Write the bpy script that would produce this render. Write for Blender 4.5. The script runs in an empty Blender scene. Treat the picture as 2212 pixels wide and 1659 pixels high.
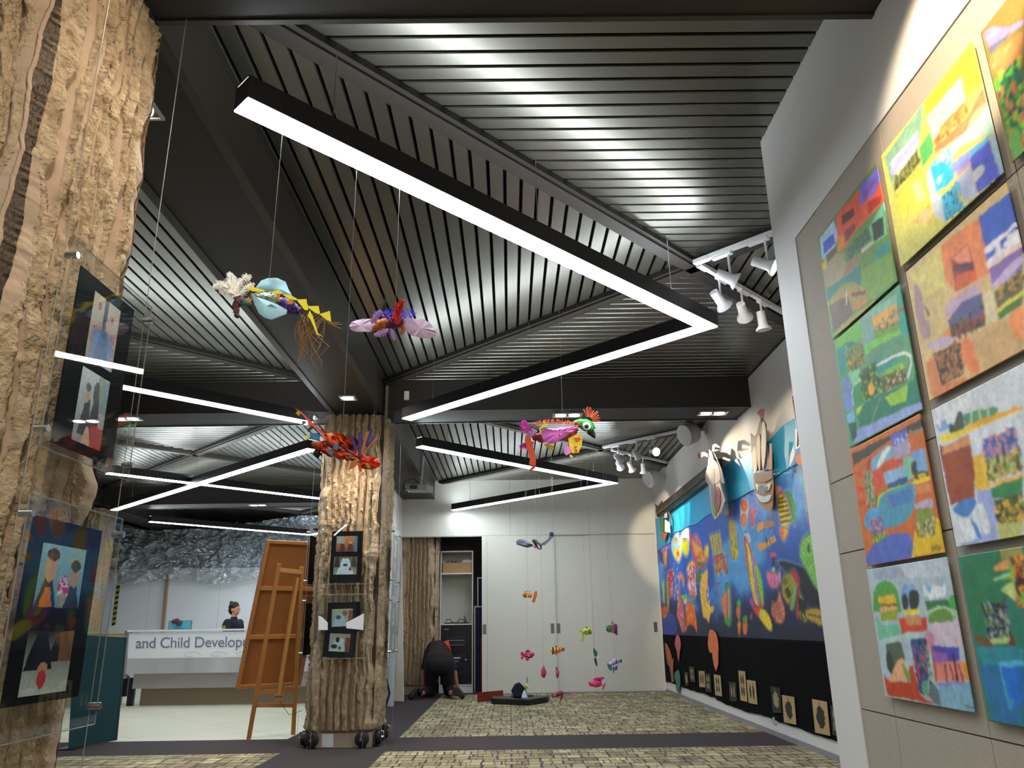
import bpy, bmesh, math, random
import numpy as np
from mathutils import Vector, Matrix, Euler
PI = math.pi
random.seed(7); RNG = np.random.RandomState(11)
scene = bpy.context.scene
COL = scene.collection

# ------------------------------------------------------------------ camera
F_PX, PITCH, YAW, ROLL, EYE = 1668.6, .3061, .0065, -.0141, 1.10
cam_d = bpy.data.cameras.new('camera'); cam = bpy.data.objects.new('camera', cam_d); COL.objects.link(cam)
cam_d.sensor_width = 36; cam_d.lens = F_PX / 2212 * 36; cam_d.clip_start = .05
cam.matrix_world = (Matrix.Translation((0, 0, EYE)) @ Matrix.Rotation(-YAW, 4, 'Z')
                    @ Matrix.Rotation(PI / 2 + PITCH, 4, 'X') @ Matrix.Rotation(ROLL, 4, 'Z'))
scene.camera = cam
# ------------------------------------------------------------------ world, exposure
w = bpy.data.worlds.new('world'); scene.world = w; w.use_nodes = True
w.node_tree.nodes['Background'].inputs[0].default_value = (.75, .8, 1, 1)
w.node_tree.nodes['Background'].inputs[1].default_value = .05
scene.view_settings.view_transform = 'Standard'; scene.view_settings.look = 'None'
scene.view_settings.exposure = 0.0; scene.view_settings.gamma = 1
LAMP_DOWN, LAMP_UP = 34.0, 24.0          # radiance of the lit strips under and on top of the pendants
SPOT_W, DOWN_W = 120.0, 40.0
WARM, COOL = (1, .80, .55), (.86, .95, 1)

# ------------------------------------------------------------------ helpers
def ray(px, py):
    x = (px - 1106) / F_PX; y = (py - 829.5) / F_PX
    c, s = math.cos(ROLL), math.sin(ROLL); u = c*x + s*y; v = -s*x + c*y
    yc = math.cos(PITCH) + v*math.sin(PITCH); z = math.sin(PITCH) - v*math.cos(PITCH)
    c, s = math.cos(YAW), math.sin(YAW)
    return (c*u + s*yc, -s*u + c*yc, z)
def at(px, py, X=None, Y=None, Z=None):
    r = ray(px, py)
    t = X/r[0] if X is not None else Y/r[1] if Y is not None else (Z-EYE)/r[2]
    return Vector((r[0]*t, r[1]*t, r[2]*t + EYE))
def lin(h):
    if isinstance(h, str): h = tuple(int(h[i:i+2], 16)/255 for i in (0, 2, 4))
    return tuple(c/12.92 if c <= .04045 else ((c+.055)/1.055)**2.4 for c in h)
def hashn(ix, iy, iz=0):
    n = (ix*374761393 + iy*668265263 + iz*2147483647*31) & 0xffffffff
    n = ((n ^ (n >> 13)) * 1274126177) & 0xffffffff
    return ((n ^ (n >> 16)) & 0xffffff) / float(0xffffff)
def vnoise(x, y, seed=0):
    x = np.asarray(x, float); y = np.asarray(y, float)
    ix = np.floor(x).astype(np.int64); iy = np.floor(y).astype(np.int64); fx = x-ix; fy = y-iy
    fx = fx*fx*(3-2*fx); fy = fy*fy*(3-2*fy)
    a = hashn(ix, iy, seed); b = hashn(ix+1, iy, seed); c = hashn(ix, iy+1, seed); d = hashn(ix+1, iy+1, seed)
    return (a*(1-fx)+b*fx)*(1-fy) + (c*(1-fx)+d*fx)*fy
def fbm(x, y, seed=0, o=4):
    t = 0; a = .5; k = 1.0
    for i in range(o): t = t + a*vnoise(x*k, y*k, seed+i*7); a *= .5; k *= 2.03
    return t
def sstep(a, b, x): t = np.clip((x-a)/(b-a), 0, 1); return t*t*(3-2*t)

MATS = {}
def mat(name, color='808080', rough=.55, metal=0, var=.10, scale=6, bump=0, bscale=60, spec=.5, stretch=None, emit=None, strength=0, alpha=1, trans=0, coat=0):
    if name in MATS: return MATS[name]
    m = bpy.data.materials.new(name); m.use_nodes = True; MATS[name] = m
    nt = m.node_tree; b = nt.nodes['Principled BSDF']
    c = lin(color) if isinstance(color, str) else color
    b.inputs['Roughness'].default_value = rough; b.inputs['Metallic'].default_value = metal
    b.inputs['Specular IOR Level'].default_value = spec; b.inputs['Alpha'].default_value = alpha
    b.inputs['Coat Weight'].default_value = coat
    if trans: b.inputs['Transmission Weight'].default_value = trans; b.inputs['IOR'].default_value = 1.3
    if emit:
        b.inputs['Emission Color'].default_value = (*emit, 1); b.inputs['Emission Strength'].default_value = strength
    tc = nt.nodes.new('ShaderNodeTexCoord'); mp = nt.nodes.new('ShaderNodeMapping')
    nt.links.new(tc.outputs['Object'], mp.inputs['Vector'])
    if stretch: mp.inputs['Scale'].default_value = stretch
    nz = nt.nodes.new('ShaderNodeTexNoise'); nz.inputs['Scale'].default_value = scale; nz.inputs['Detail'].default_value = 5
    nt.links.new(mp.outputs[0], nz.inputs['Vector'])
    mx = nt.nodes.new('ShaderNodeMix'); mx.data_type = 'RGBA'
    mx.inputs[6].default_value = (*[v*(1-var) for v in c], 1); mx.inputs[7].default_value = (*[min(1, v*(1+var)) for v in c], 1)
    nt.links.new(nz.outputs['Fac'], mx.inputs[0]); nt.links.new(mx.outputs[2], b.inputs['Base Color'])
    if bump:
        n2 = nt.nodes.new('ShaderNodeTexNoise'); n2.inputs['Scale'].default_value = bscale; n2.inputs['Detail'].default_value = 6
        nt.links.new(mp.outputs[0], n2.inputs['Vector'])
        bp = nt.nodes.new('ShaderNodeBump'); bp.inputs['Strength'].default_value = bump; bp.inputs['Distance'].default_value = .01
        nt.links.new(n2.outputs['Fac'], bp.inputs['Height']); nt.links.new(bp.outputs[0], b.inputs['Normal'])
    return m
def attr_mat(name, rough=.5, attr='Col', fine=.12, bump=0.05):
    if name in MATS: return MATS[name]
    m = mat(name, 'ffffff', rough, var=0, bump=bump, bscale=120)
    nt = m.node_tree; b = nt.nodes['Principled BSDF']
    a = nt.nodes.new('ShaderNodeAttribute'); a.attribute_name = attr
    nz = nt.nodes.new('ShaderNodeTexNoise'); nz.inputs['Scale'].default_value = 45; nz.inputs['Detail'].default_value = 8
    tc = nt.nodes.new('ShaderNodeTexCoord'); nt.links.new(tc.outputs['Object'], nz.inputs['Vector'])
    mr = nt.nodes.new('ShaderNodeMapRange'); mr.inputs[1].default_value = .3; mr.inputs[2].default_value = .7
    mr.inputs[3].default_value = 1-fine; mr.inputs[4].default_value = 1+fine
    nt.links.new(nz.outputs['Fac'], mr.inputs[0])
    vm = nt.nodes.new('ShaderNodeVectorMath'); vm.operation = 'SCALE'
    nt.links.new(a.outputs['Color'], vm.inputs[0]); nt.links.new(mr.outputs[0], vm.inputs['Scale'])
    for l in list(b.inputs['Base Color'].links): nt.links.remove(l)
    nt.links.new(vm.outputs[0], b.inputs['Base Color'])
    return m

class MB:
    """collects shapes; build() links them as ONE mesh object"""
    def __init__(s): s.v = []; s.f = []; s.mi = []; s.m = 0
    def add(s, vs, fs):
        o = len(s.v); s.v += [tuple(p) for p in vs]; s.f += [tuple(i+o for i in f) for f in fs]; s.mi += [s.m]*len(fs); return s
    def box(s, lo, hi, M=None):
        x0, y0, z0 = lo; x1, y1, z1 = hi
        vs = [Vector(p) for p in ((x0,y0,z0),(x1,y0,z0),(x1,y1,z0),(x0,y1,z0),(x0,y0,z1),(x1,y0,z1),(x1,y1,z1),(x0,y1,z1))]
        if M: vs = [M @ p for p in vs]
        return s.add(vs, [(0,3,2,1),(4,5,6,7),(0,1,5,4),(1,2,6,5),(2,3,7,6),(3,0,4,7)])
    def bar(s, a, b, w, h, up=(0, 0, 1)):
        a = Vector(a); b = Vector(b); d = b-a; L = d.length; d = d.normalized(); up = Vector(up)
        if abs(d.dot(up)) > .98: up = Vector((0, 1, 0))
        x = d.cross(up).normalized(); z = x.cross(d).normalized()
        M = Matrix((x, d, z)).transposed().to_4x4(); M.translation = a
        return s.box((-w/2, 0, -h/2), (w/2, L, h/2), M)
    def tube(s, pts, r, n=8, cap=True, flat=1):
        pts = [Vector(p) for p in pts]; rr = r if isinstance(r, (list, tuple)) else [r]*len(pts)
        vs = []; fs = []; ref = Vector((0, 0, 1))
        for i, p in enumerate(pts):
            d = (pts[min(i+1, len(pts)-1)] - pts[max(i-1, 0)]).normalized()
            if abs(d.dot(ref)) > .95: ref = Vector((1, 0, 0)) if abs(d.x) < .9 else Vector((0, 1, 0))
            x = d.cross(ref).normalized(); y = x.cross(d)
            ref = y if abs(d.dot(y)) < .5 else ref
            for k in range(n):
                a = 2*PI*k/n; vs.append(p + x*math.cos(a)*rr[i] + y*math.sin(a)*rr[i]*flat)
        for i in range(len(pts)-1):
            for k in range(n):
                fs.append((i*n+k, i*n+(k+1) % n, (i+1)*n+(k+1) % n, (i+1)*n+k))
        if cap: fs += [tuple(range(n))[::-1], tuple((len(pts)-1)*n+k for k in range(n))]
        return s.add(vs, fs)
    def ell(s, c, r, nu=16, nv=10, M=None, noise=0, seed=0):
        vs = []; fs = []; c = Vector(c); rs = random.Random(seed)
        R = M or Matrix.Identity(3)
        for j in range(nv+1):
            t = PI*j/nv
            for i in range(nu):
                p = 2*PI*i/nu; k = 1 + noise*(rs.random()-.5)
                vs.append(c + R @ Vector((r[0]*math.sin(t)*math.cos(p)*k, r[1]*math.sin(t)*math.sin(p)*k, r[2]*math.cos(t)*k)))
        for j in range(nv):
            for i in range(nu): fs.append((j*nu+i, (j+1)*nu+i, (j+1)*nu+(i+1) % nu, j*nu+(i+1) % nu))
        return s.add(vs, fs)
    def prism(s, pts, ext):
        """pts: 3-D outline, ext: vector of the thickness"""
        n = len(pts); e = Vector(ext); a = [Vector(p)-e/2 for p in pts]; b = [Vector(p)+e/2 for p in pts]
        return s.add(a+b, [tuple(range(n)), tuple(range(2*n-1, n-1, -1))] + [(i, i+n, (i+1) % n+n, (i+1) % n) for i in range(n)])
    def lathe(s, prof, M=None, n=20):
        vs = []; fs = []
        for r, z in prof:
            for k in range(n):
                p = Vector((r*math.cos(2*PI*k/n), r*math.sin(2*PI*k/n), z)); vs.append(M @ p if M else p)
        for i in range(len(prof)-1):
            for k in range(n): fs.append((i*n+k, i*n+(k+1) % n, (i+1)*n+(k+1) % n, (i+1)*n+k))
        fs += [tuple(range(n))[::-1], tuple((len(prof)-1)*n+k for k in range(n))]
        return s.add(vs, fs)
    def build(s, name, mats, parent=None, smooth=False, bevel=0):
        me = bpy.data.meshes.new(name); me.from_pydata(s.v, [], s.f)
        for m in (mats if isinstance(mats, (list, tuple)) else [mats]): me.materials.append(m)
        if any(s.mi): me.polygons.foreach_set('material_index', s.mi)
        if smooth: me.polygons.foreach_set('use_smooth', [True]*len(s.f))
        bm = bmesh.new(); bm.from_mesh(me); bmesh.ops.recalc_face_normals(bm, faces=bm.faces); bm.to_mesh(me); bm.free()
        if smooth and smooth != 'full': me.set_sharp_from_angle(angle=.9)
        o = bpy.data.objects.new(name, me); COL.objects.link(o)
        if parent: o.parent = parent; o.matrix_parent_inverse = Matrix.Translation(-Vector(parent.location)) if parent.type == 'EMPTY' else Matrix.Identity(4)
        if bevel:
            md = o.modifiers.new('bevel', 'BEVEL'); md.width = bevel; md.segments = 2; md.limit_method = 'ANGLE'
        return o
def tag(o, label, cat, group=None, kind=None):
    o['label'] = label; o['category'] = cat
    if group: o['group'] = group
    if kind: o['kind'] = kind
    return o
def thing(name, label, cat, loc=(0, 0, 0), group=None):
    o = bpy.data.objects.new(name, None); COL.objects.link(o); o.location = loc; o.empty_display_size = .05
    return tag(o, label, cat, group)
def struct(o): o['kind'] = 'structure'; return o
def copy_tree(o, parent=None):
    c = o.copy(); COL.objects.link(c); c.parent = parent
    for ch in list(o.children): copy_tree(ch, c)
    return c
def grid_mesh(name, P, mats, cols=None, parent=None, smooth=True, extra=None, wrap=False):
    """P: (nv, nu, 3) array"""
    nv, nu = P.shape[:2]
    idx = np.arange(nv*nu).reshape(nv, nu)
    if wrap: idx = np.concatenate([idx, idx[:, :1]], 1)
    q = np.stack([idx[:-1, :-1], idx[:-1, 1:], idx[1:, 1:], idx[1:, :-1]], -1).reshape(-1, 4)
    me = bpy.data.meshes.new(name); V = P.reshape(-1, 3)
    me.vertices.add(len(V)); me.vertices.foreach_set('co', V.ravel())
    me.loops.add(len(q)*4); me.loops.foreach_set('vertex_index', q.ravel())
    me.polygons.add(len(q)); me.polygons.foreach_set('loop_start', np.arange(0, len(q)*4, 4))
    me.polygons.foreach_set('use_smooth', np.full(len(q), smooth))
    me.update(calc_edges=True)
    if cols is not None:
        a = me.color_attributes.new('Col', 'FLOAT_COLOR', 'POINT')
        c = np.ones((len(V), 4), np.float32); c[:, :3] = cols.reshape(-1, 3); a.data.foreach_set('color', c.ravel())
    me.materials.append(mats)
    o = bpy.data.objects.new(name, me); COL.objects.link(o)
    if parent: o.parent = parent; o.matrix_parent_inverse = Matrix.Translation(-Vector(parent.location)) if parent.type == 'EMPTY' else Matrix.Identity(4)
    return o
def spot(name, parent, loc, target, watts, color=WARM, size=50, blend=.6, r=.03):
    l = bpy.data.lights.new(name, 'SPOT'); l.energy = watts; l.color = color; l.spot_size = math.radians(size); l.spot_blend = blend; l.shadow_soft_size = r
    o = bpy.data.objects.new(name, l); COL.objects.link(o); o.location = loc
    o.rotation_euler = (Vector(target)-Vector(loc)).to_track_quat('-Z', 'Y').to_euler()
    if parent:
        o.parent = parent; o.matrix_parent_inverse = Matrix.Translation(-Vector(parent.location))
    return o

# ------------------------------------------------------------------ painter: flat artwork as coloured grids
def crop(ox, oy, s):
    return lambda t: [(ox + float(a.split(',')[0])/s, oy + float(a.split(',')[1])/s) for a in t.split()]
def smooth_poly(p, n=5):
    q = []; m = len(p)
    for i in range(m):
        a, b, c, d = [np.array(p[(i+k-1) % m]) for k in range(4)]
        for j in range(n):
            t = j/n
            q.append(tuple(.5*((2*b)+(c-a)*t+(2*a-5*b+4*c-d)*t*t+(3*b-a-3*c+d)*t**3)))
    return q
class Canvas:
    """a rectangle on the plane X=const (u=Y, v=Z) or Y=const (u=X, v=Z)"""
    def __init__(s, axis, c, u0, u1, v0, v1, du, dv, bg, var=.12, seed=1):
        s.axis, s.c = axis, c
        s.nu = int((u1-u0)/du)+1; s.nv = int((v1-v0)/dv)+1
        s.U, s.V = np.meshgrid(np.linspace(u0, u1, s.nu), np.linspace(v0, v1, s.nv))
        s.C = np.ones(s.U.shape+(3,))*np.array(lin(bg)); s.seed = seed; s.var = var; s.boost = 1.0
        s.wu = s.U + .006*(fbm(s.U*30, s.V*30, seed+50)-.5)*2; s.wv = s.V + .006*(fbm(s.U*30, s.V*30, seed+90)-.5)*2
    def uv(s, pts):
        k = {'X': s.c} if s.axis == 'X' else {'Y': s.c}
        out = []
        for x, y in pts:
            p = at(x, y, **k); out.append((p.y if s.axis == 'X' else p.x, p.z))
        return out
    def poly(s, pts, col, col2=None, soft=0, alpha=1, smooth=False):
        if smooth: pts = smooth_poly(pts)
        q = s.uv(pts); n = len(q); us = [p[0] for p in q]; vs = [p[1] for p in q]
        sel = (s.wu > min(us)-.05) & (s.wu < max(us)+.05) & (s.wv > min(vs)-.05) & (s.wv < max(vs)+.05)
        if not sel.any(): return
        x = s.wu[sel]; y = s.wv[sel]; ins = np.zeros(x.shape, bool)
        for i in range(n):
            x1, y1 = q[i]; x2, y2 = q[(i+1) % n]
            if abs(y1-y2) < 1e-9: continue
            ins ^= ((y1 > y) != (y2 > y)) & (x < (x2-x1)*(y-y1)/(y2-y1)+x1)
        c = np.array(lin(col))[None, :].repeat(len(x), 0)
        if col2:
            t = np.clip((max(vs)-y)/(max(vs)-min(vs)+1e-6), 0, 1)[:, None]; c = c*(1-t)+np.array(lin(col2))*t
        k = 1 + (fbm(x*55, y*22, s.seed+len(s.C))-.47)*2*s.var
        A = s.C[sel]
        if getattr(s, 'halo', 0):
            d = np.full(x.shape, 9.0)
            for i in range(n):
                x1, y1 = q[i]; dx = q[(i+1) % n][0]-x1; dy = q[(i+1) % n][1]-y1; L = dx*dx+dy*dy+1e-9
                t = np.clip(((x-x1)*dx+(y-y1)*dy)/L, 0, 1); d = np.minimum(d, np.hypot((x-x1-t*dx), (y-y1-t*dy)))
            big = (max(vs)-min(vs)) > .13
            if big:
                h = (~ins*np.clip(1-d/.035, 0, 1)*.30*s.halo*np.clip((y-1.3)/.5, .1, 1))[:, None]; A = A*(1-h)+np.array([.45, .70, .92])*h
                ed = (ins & (d < .013))[:, None]; c = np.where(ed, c*np.array([.5, .32, .35]), c)
                st = (np.sin((x*.35+y)*150+6*fbm(x*6, y*6, 4))*.5+.5)[:, None]; c = c*(.72+.45*st)
        m = ins[:, None]*alpha; s.C[sel] = A*(1-m) + c*k[:, None]*m
    def line(s, pts, col, w):
        q = s.uv(pts); c = np.array(lin(col))
        for (x1, y1), (x2, y2) in zip(q[:-1], q[1:]):
            dx, dy = x2-x1, y2-y1; L = dx*dx+dy*dy+1e-9
            t = np.clip(((s.wu-x1)*dx+(s.wv-y1)*dy)/L, 0, 1)
            d = np.hypot(s.wu-x1-t*dx, s.wv-y1-t*dy); s.C[d < w/2] = c
    def blot(s, pts, r, cols, n, seed=0):
        """little dabs of paint scattered inside the outline"""
        q = s.uv(pts); us = [p[0] for p in q]; vs = [p[1] for p in q]; rs = random.Random(seed)
        for i in range(int(n*(1.9 if s.var < .2 else 1))):
            u = rs.uniform(min(us), max(us)); v = rs.uniform(min(vs), max(vs)); a = rs.uniform(.5, 1.3)*r*(.62 if s.var < .2 else 1); b = a*rs.uniform(.4, 2.2)
            m = ((s.wu-u)/a)**2 + ((s.wv-v)/b)**2 < 1; s.C[m] = np.array(lin(rs.choice(cols)))
    def draw(s, cr, text):
        """one shape per line: kind colour[>colour2] [width] points"""
        f = crop(*cr)
        for ln in text.strip().splitlines():
            t = ln.split()
            if not t: continue
            k = t[0]
            if k in 'PSA':
                c = t[1].split('>'); s.poly(f(' '.join(t[2:])), c[0], c[1] if len(c) > 1 else None, smooth=(k == 'S'), alpha=.55 if k == 'A' else 1)
            elif k == 'L': s.line(f(' '.join(t[3:])), t[1], float(t[2])/100)
            elif k == 'B': s.blot(f(' '.join(t[4:])), float(t[3])/100, t[1].split('>'), int(t[2]), len(ln))
    def blur(s, n=1):
        for _ in range(n):
            C = s.C.copy()
            C[1:-1, 1:-1] = (s.C[1:-1, 1:-1]*2+s.C[:-2, 1:-1]+s.C[2:, 1:-1]+s.C[1:-1, :-2]+s.C[1:-1, 2:])/6
            s.C = C
    def build(s, name, m, off=0, thick=.003, curl=None, parent=None, mask=None, back='d8d4c8'):
        s.blur(3 if s.var < .2 else 2)
        k = (1 + (fbm(s.U*14, s.V*14, s.seed+3)-.47)*2*s.var)[..., None]
        C = np.clip(s.C*k*s.boost, 0, 1)
        D = np.zeros(s.U.shape) if curl is None else curl(s.U, s.V)
        if s.axis == 'X':
            P = np.stack([s.c+off-D, s.U, s.V], -1); e = np.array([thick, 0, 0])
        else:
            P = np.stack([s.U, s.c+off-D, s.V], -1); e = np.array([0, thick, 0])
        # wrap the rim round to the back so that the sheet has thickness
        P2 = np.concatenate([P[:1]+e, P, P[-1:]+e], 0); P2[0, :, :] = P[0]+e; P2[-1] = P[-1]+e
        C2 = np.concatenate([C[:1], C, C[-1:]], 0)
        L = P2[:, :1].copy(); R = P2[:, -1:].copy(); L[1:-1] += e; R[1:-1] += e
        P3 = np.concatenate([L, P2, R], 1); C3 = np.concatenate([C2[:, :1], C2, C2[:, -1:]], 1)
        return grid_mesh(name, P3, m, C3, parent)
PAINT = attr_mat('painted_paper', .55)
PHOTO = attr_mat('photo_print', .25, fine=.05, bump=0)
# ------------------------------------------------------------------ setting: shell
ZC, ZB, XW, XN, YN, YB = 3.784, 3.433, 2.736, 1.495, 3.86, 14.555   # slat level, beam soffit, mural wall, near wall, its end, back wall
WHITE = mat('white_wall_paint', 'dcdadb', .6, var=.02, scale=2, bump=.06, bscale=250)
WHITEW = mat('back_wall_laminate', 'd6d5cc', .45, var=.02, scale=2, bump=.03, bscale=300)
BEAM = mat('dark_bronze_beam', '2a231e', .5, var=.06, scale=3, spec=.4)
BEAMB = mat('dark_bronze_flange', '302925', .45, var=.05)
SLAT = mat('brushed_metal_slat', '7c7a72', .30, metal=.92, var=.05, scale=3)
SLATV = mat('ceiling_void', '0c0c0e', .9)
TRIM = mat('dark_ceiling_trim', '26211d', .45, var=.05)

def carpet_mat():
    m = bpy.data.materials.new('woven_block_carpet'); m.use_nodes = True; nt = m.node_tree; b = nt.nodes['Principled BSDF']
    b.inputs['Roughness'].default_value = .95; b.inputs['Specular IOR Level'].default_value = .1
    tc = nt.nodes.new('ShaderNodeTexCoord')
    def brick(scale, w, h, c1, c2, mo, msize, off=.5, sq=1.0, loc=(0, 0, 0)):
        mp = nt.nodes.new('ShaderNodeMapping'); nt.links.new(tc.outputs['Object'], mp.inputs[0]); mp.inputs['Location'].default_value = loc
        n = nt.nodes.new('ShaderNodeTexBrick'); nt.links.new(mp.outputs[0], n.inputs['Vector'])
        n.inputs['Color1'].default_value = (*lin(c1), 1); n.inputs['Color2'].default_value = (*lin(c2), 1); n.inputs['Mortar'].default_value = (*lin(mo), 1)
        n.inputs['Scale'].default_value = scale; n.inputs['Mortar Size'].default_value = msize; n.inputs['Mortar Smooth'].default_value = .1
        n.inputs['Brick Width'].default_value = w; n.inputs['Row Height'].default_value = h; n.offset = off; n.squash = sq; n.squash_frequency = 3
        n.inputs['Bias'].default_value = -.1
        return n
    a = brick(1, .25, .15, 'cbc29a', 'a39a7c', '5f5760', .008, .5, .7)
    c = brick(1, .19, .11, 'ffffff', 'a59ca6', '6f6670', .007, .37, 1.3, (.05, .03, 0))
    d = brick(1, .125, .30, 'ffffff', 'c4bcbc', '978ea0', .006, .45, .8, (.01, .013, 0))
    m1 = nt.nodes.new('ShaderNodeMix'); m1.data_type = 'RGBA'; m1.blend_type = 'MULTIPLY'; m1.inputs[0].default_value = .62
    nt.links.new(a.outputs[0], m1.inputs[6]); nt.links.new(c.outputs[0], m1.inputs[7])
    wn = nt.nodes.new('ShaderNodeTexNoise'); wn.inputs['Scale'].default_value = 9; nt.links.new(tc.outputs['Object'], wn.inputs[0])
    rp = nt.nodes.new('ShaderNodeMapRange'); rp.inputs[1].default_value = .52; rp.inputs[2].default_value = .56; nt.links.new(wn.outputs[0], rp.inputs[0])
    m2 = nt.nodes.new('ShaderNodeMix'); m2.data_type = 'RGBA'; m2.blend_type = 'MULTIPLY'; m2.inputs[0].default_value = .8
    nt.links.new(m1.outputs[2], m2.inputs[6]); nt.links.new(d.outputs[0], m2.inputs[7])
    nz = nt.nodes.new('ShaderNodeTexNoise'); nz.inputs['Scale'].default_value = 180; nt.links.new(tc.outputs['Object'], nz.inputs[0])
    m3 = nt.nodes.new('ShaderNodeMix'); m3.data_type = 'RGBA'; m3.blend_type = 'SOFT_LIGHT'; m3.inputs[0].default_value = .35
    nt.links.new(m2.outputs[2], m3.inputs[6]); nt.links.new(nz.outputs[0], m3.inputs[7])
    nt.links.new(m3.outputs[2], b.inputs['Base Color'])
    bp = nt.nodes.new('ShaderNodeBump'); bp.inputs['Strength'].default_value = .3; nt.links.new(nz.outputs[0], bp.inputs['Height']); nt.links.new(bp.outputs[0], b.inputs['Normal'])
    return m
CARPET = carpet_mat()
DARKC = mat('charcoal_carpet', '433e40', .95, var=.12, scale=160, spec=.1, bump=.2, bscale=300)
def tile_mat():
    m = mat('pale_stone_tile', 'd2cfba', .35, var=.05, scale=3); nt = m.node_tree; b = nt.nodes['Principled BSDF']
    tc = nt.nodes['Texture Coordinate']; n = nt.nodes.new('ShaderNodeTexBrick')
    mp = nt.nodes.new('ShaderNodeMapping'); mp.inputs['Rotation'].default_value = (0, 0, .785); nt.links.new(tc.outputs['Object'], mp.inputs[0]); nt.links.new(mp.outputs[0], n.inputs[0])
    n.inputs['Color1'].default_value = (1, 1, 1, 1); n.inputs['Color2'].default_value = (.93, .93, .91, 1); n.inputs['Mortar'].default_value = (.6, .58, .5, 1)
    n.inputs['Scale'].default_value = 1; n.inputs['Mortar Size'].default_value = .006; n.inputs['Brick Width'].default_value = 1.2; n.inputs['Row Height'].default_value = 1.2
    mx = nt.nodes.new('ShaderNodeMix'); mx.data_type = 'RGBA'; mx.blend_type = 'MULTIPLY'; mx.inputs[0].default_value = 1
    old = b.inputs['Base Color'].links[0].from_socket; nt.links.new(old, mx.inputs[6]); nt.links.new(n.outputs[0], mx.inputs[7]); nt.links.new(mx.outputs[2], b.inputs['Base Color'])
    return m
TILE = tile_mat()
def plane(name, x0, y0, x1, y1, z, m, t=.02):
    return struct(MB().box((x0, y0, z-t), (x1, y1, z)).build(name, m))
# carpet fields with the dark grid strips between them, tiles round the reception
plane('floor', -1.2, 9.04, XW, YB, 0, CARPET); plane('floor', -1.2, -4, XW, 8.03, 0, CARPET); plane('floor', -12, -4, -2.19, 8.03, 0, CARPET)
plane('floor', -12, 8.03, XW, 9.04, 0, DARKC); plane('floor', -2.19, -4, -1.2, 8.03, 0, DARKC); plane('floor', -2.4, 9.04, -1.2, 15.6, 0, DARKC)
plane('floor', -12, 9.04, -2.4, 22, 0, TILE); plane('floor', -1.2, YB, XW, 15.6, 0, DARKC)
# concrete sub-frame walls
def wallbox(name, lo, hi, m): return struct(MB().box(lo, hi).build(name, m))
wallbox('wall_right', (XW, YN, 0), (XW+.15, 15.6, 4.0), WHITE)
# near wall: white painted wall with a block-faced panel let into it
nw = MB()
nw.box((XN, 3.575, 0), (XN+.25, YN, 4.0)); nw.box((XN, -4, 3.0), (XN+.25, 3.575, 4.0))
struct(nw.build('wall_near', WHITE))
wallbox('wall_near', (XN, YN, 0), (XW+.15, YN+.01, 4.0), WHITE).hide_render = False
BLOCK = mat('stone_block', 'aba296', .8, var=.06, scale=25, bump=.25, bscale=140)
bl = MB(); bz = [0, .75, 1.40, 1.72, 3.0]
for y0, y1, zz in ((3.27, 3.575, bz), (2.64, 3.266, bz), (1.97, 2.636, [0, .75, 1.08, 1.40, 1.72, 2.358, 3.0]), (1.3, 1.966, [0, .75, 1.40, 2.358, 3.0]), (.4, 1.296, bz), (-4, .396, bz)):
    if y0 == 2.64: zz = [.75, 1.40]; 
    for z0, z1 in zip(zz[:-1], zz[1:]): bl.box((XN+.006, y0, z0+.0025), (XN+.2, y1, z1-.0025))
for z0, z1 in ((0, .7475), (1.4025, 1.7175), (1.7225, 3.0)): bl.box((XN+.006, 2.64, z0), (XN+.2, 3.272, z1))
for r in range(0):
    z0, z1 = bz[r], bz[r+1]; y = 3.575 if r % 2 == 0 else 3.575
    w0 = .31 if r % 2 else .62
    first = True
    while y > -4:
        wd = w0 if first else .62; first = False
        bl.box((XN+.006, max(-4, y-wd)+.004, z0+.004), (XN+.2, y-.004 if y < 3.57 else y, z1-.004)); y -= wd
struct(bl.build('wall_near', BLOCK))
wallbox('wall_near', (XN+.018, -4, 0), (XN+.24, 3.575, 3.0), mat('block_joint_mortar', '8a8378', .9))
# room behind the camera and to the left, and beyond the reception
wallbox('wall_front', (-12, -4.15, 0), (XN+.25, -4, 4.0), WHITE)
wallbox('wall_left', (-12.15, -4, 0), (-12, 22, 4.0), WHITE)
wallbox('wall_back', (-12, 22, 0), (-2, 22.15, 4.0), mat('far_dark_wall', '4a4c50', .8))
# back wall: header over the sliding doors, small return, closet
hz = 2.752
wallbox('wall_back', (-1.38, YB, 3.0-.248), (XW, YB+.08, 4.0), WHITEW)
wallbox('wall_back', (-2.0, YB, hz), (-1.38, YB+.08, 4.0), WHITEW)
wallbox('wall_side', (-2.1, 10.2, 0), (-2.0, 15.6, ZB), WHITE)
MB().box((-1.995, 14.65, 2.86), (XW-.01, 15.49, 2.9)).build('ceiling', WHITEW)['kind'] = 'structure'  # unseen closet lid, added to block light from the lamps above
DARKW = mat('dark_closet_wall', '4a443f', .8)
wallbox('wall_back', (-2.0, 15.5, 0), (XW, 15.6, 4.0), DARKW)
wallbox('trim_1', (-2.0, YB-.004, hz-.02), (XW-.03, YB, hz), mat('door_head_line', 'a8a69c', .5))
wallbox('trim_2', (0.02, YB-.002, hz), (0.026, YB, 3.78), mat('wall_joint', '9b998f', .5))
wallbox('wall_back', (2.703, YB, 0), (XW, YB+.08, hz), WHITEW)
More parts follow.
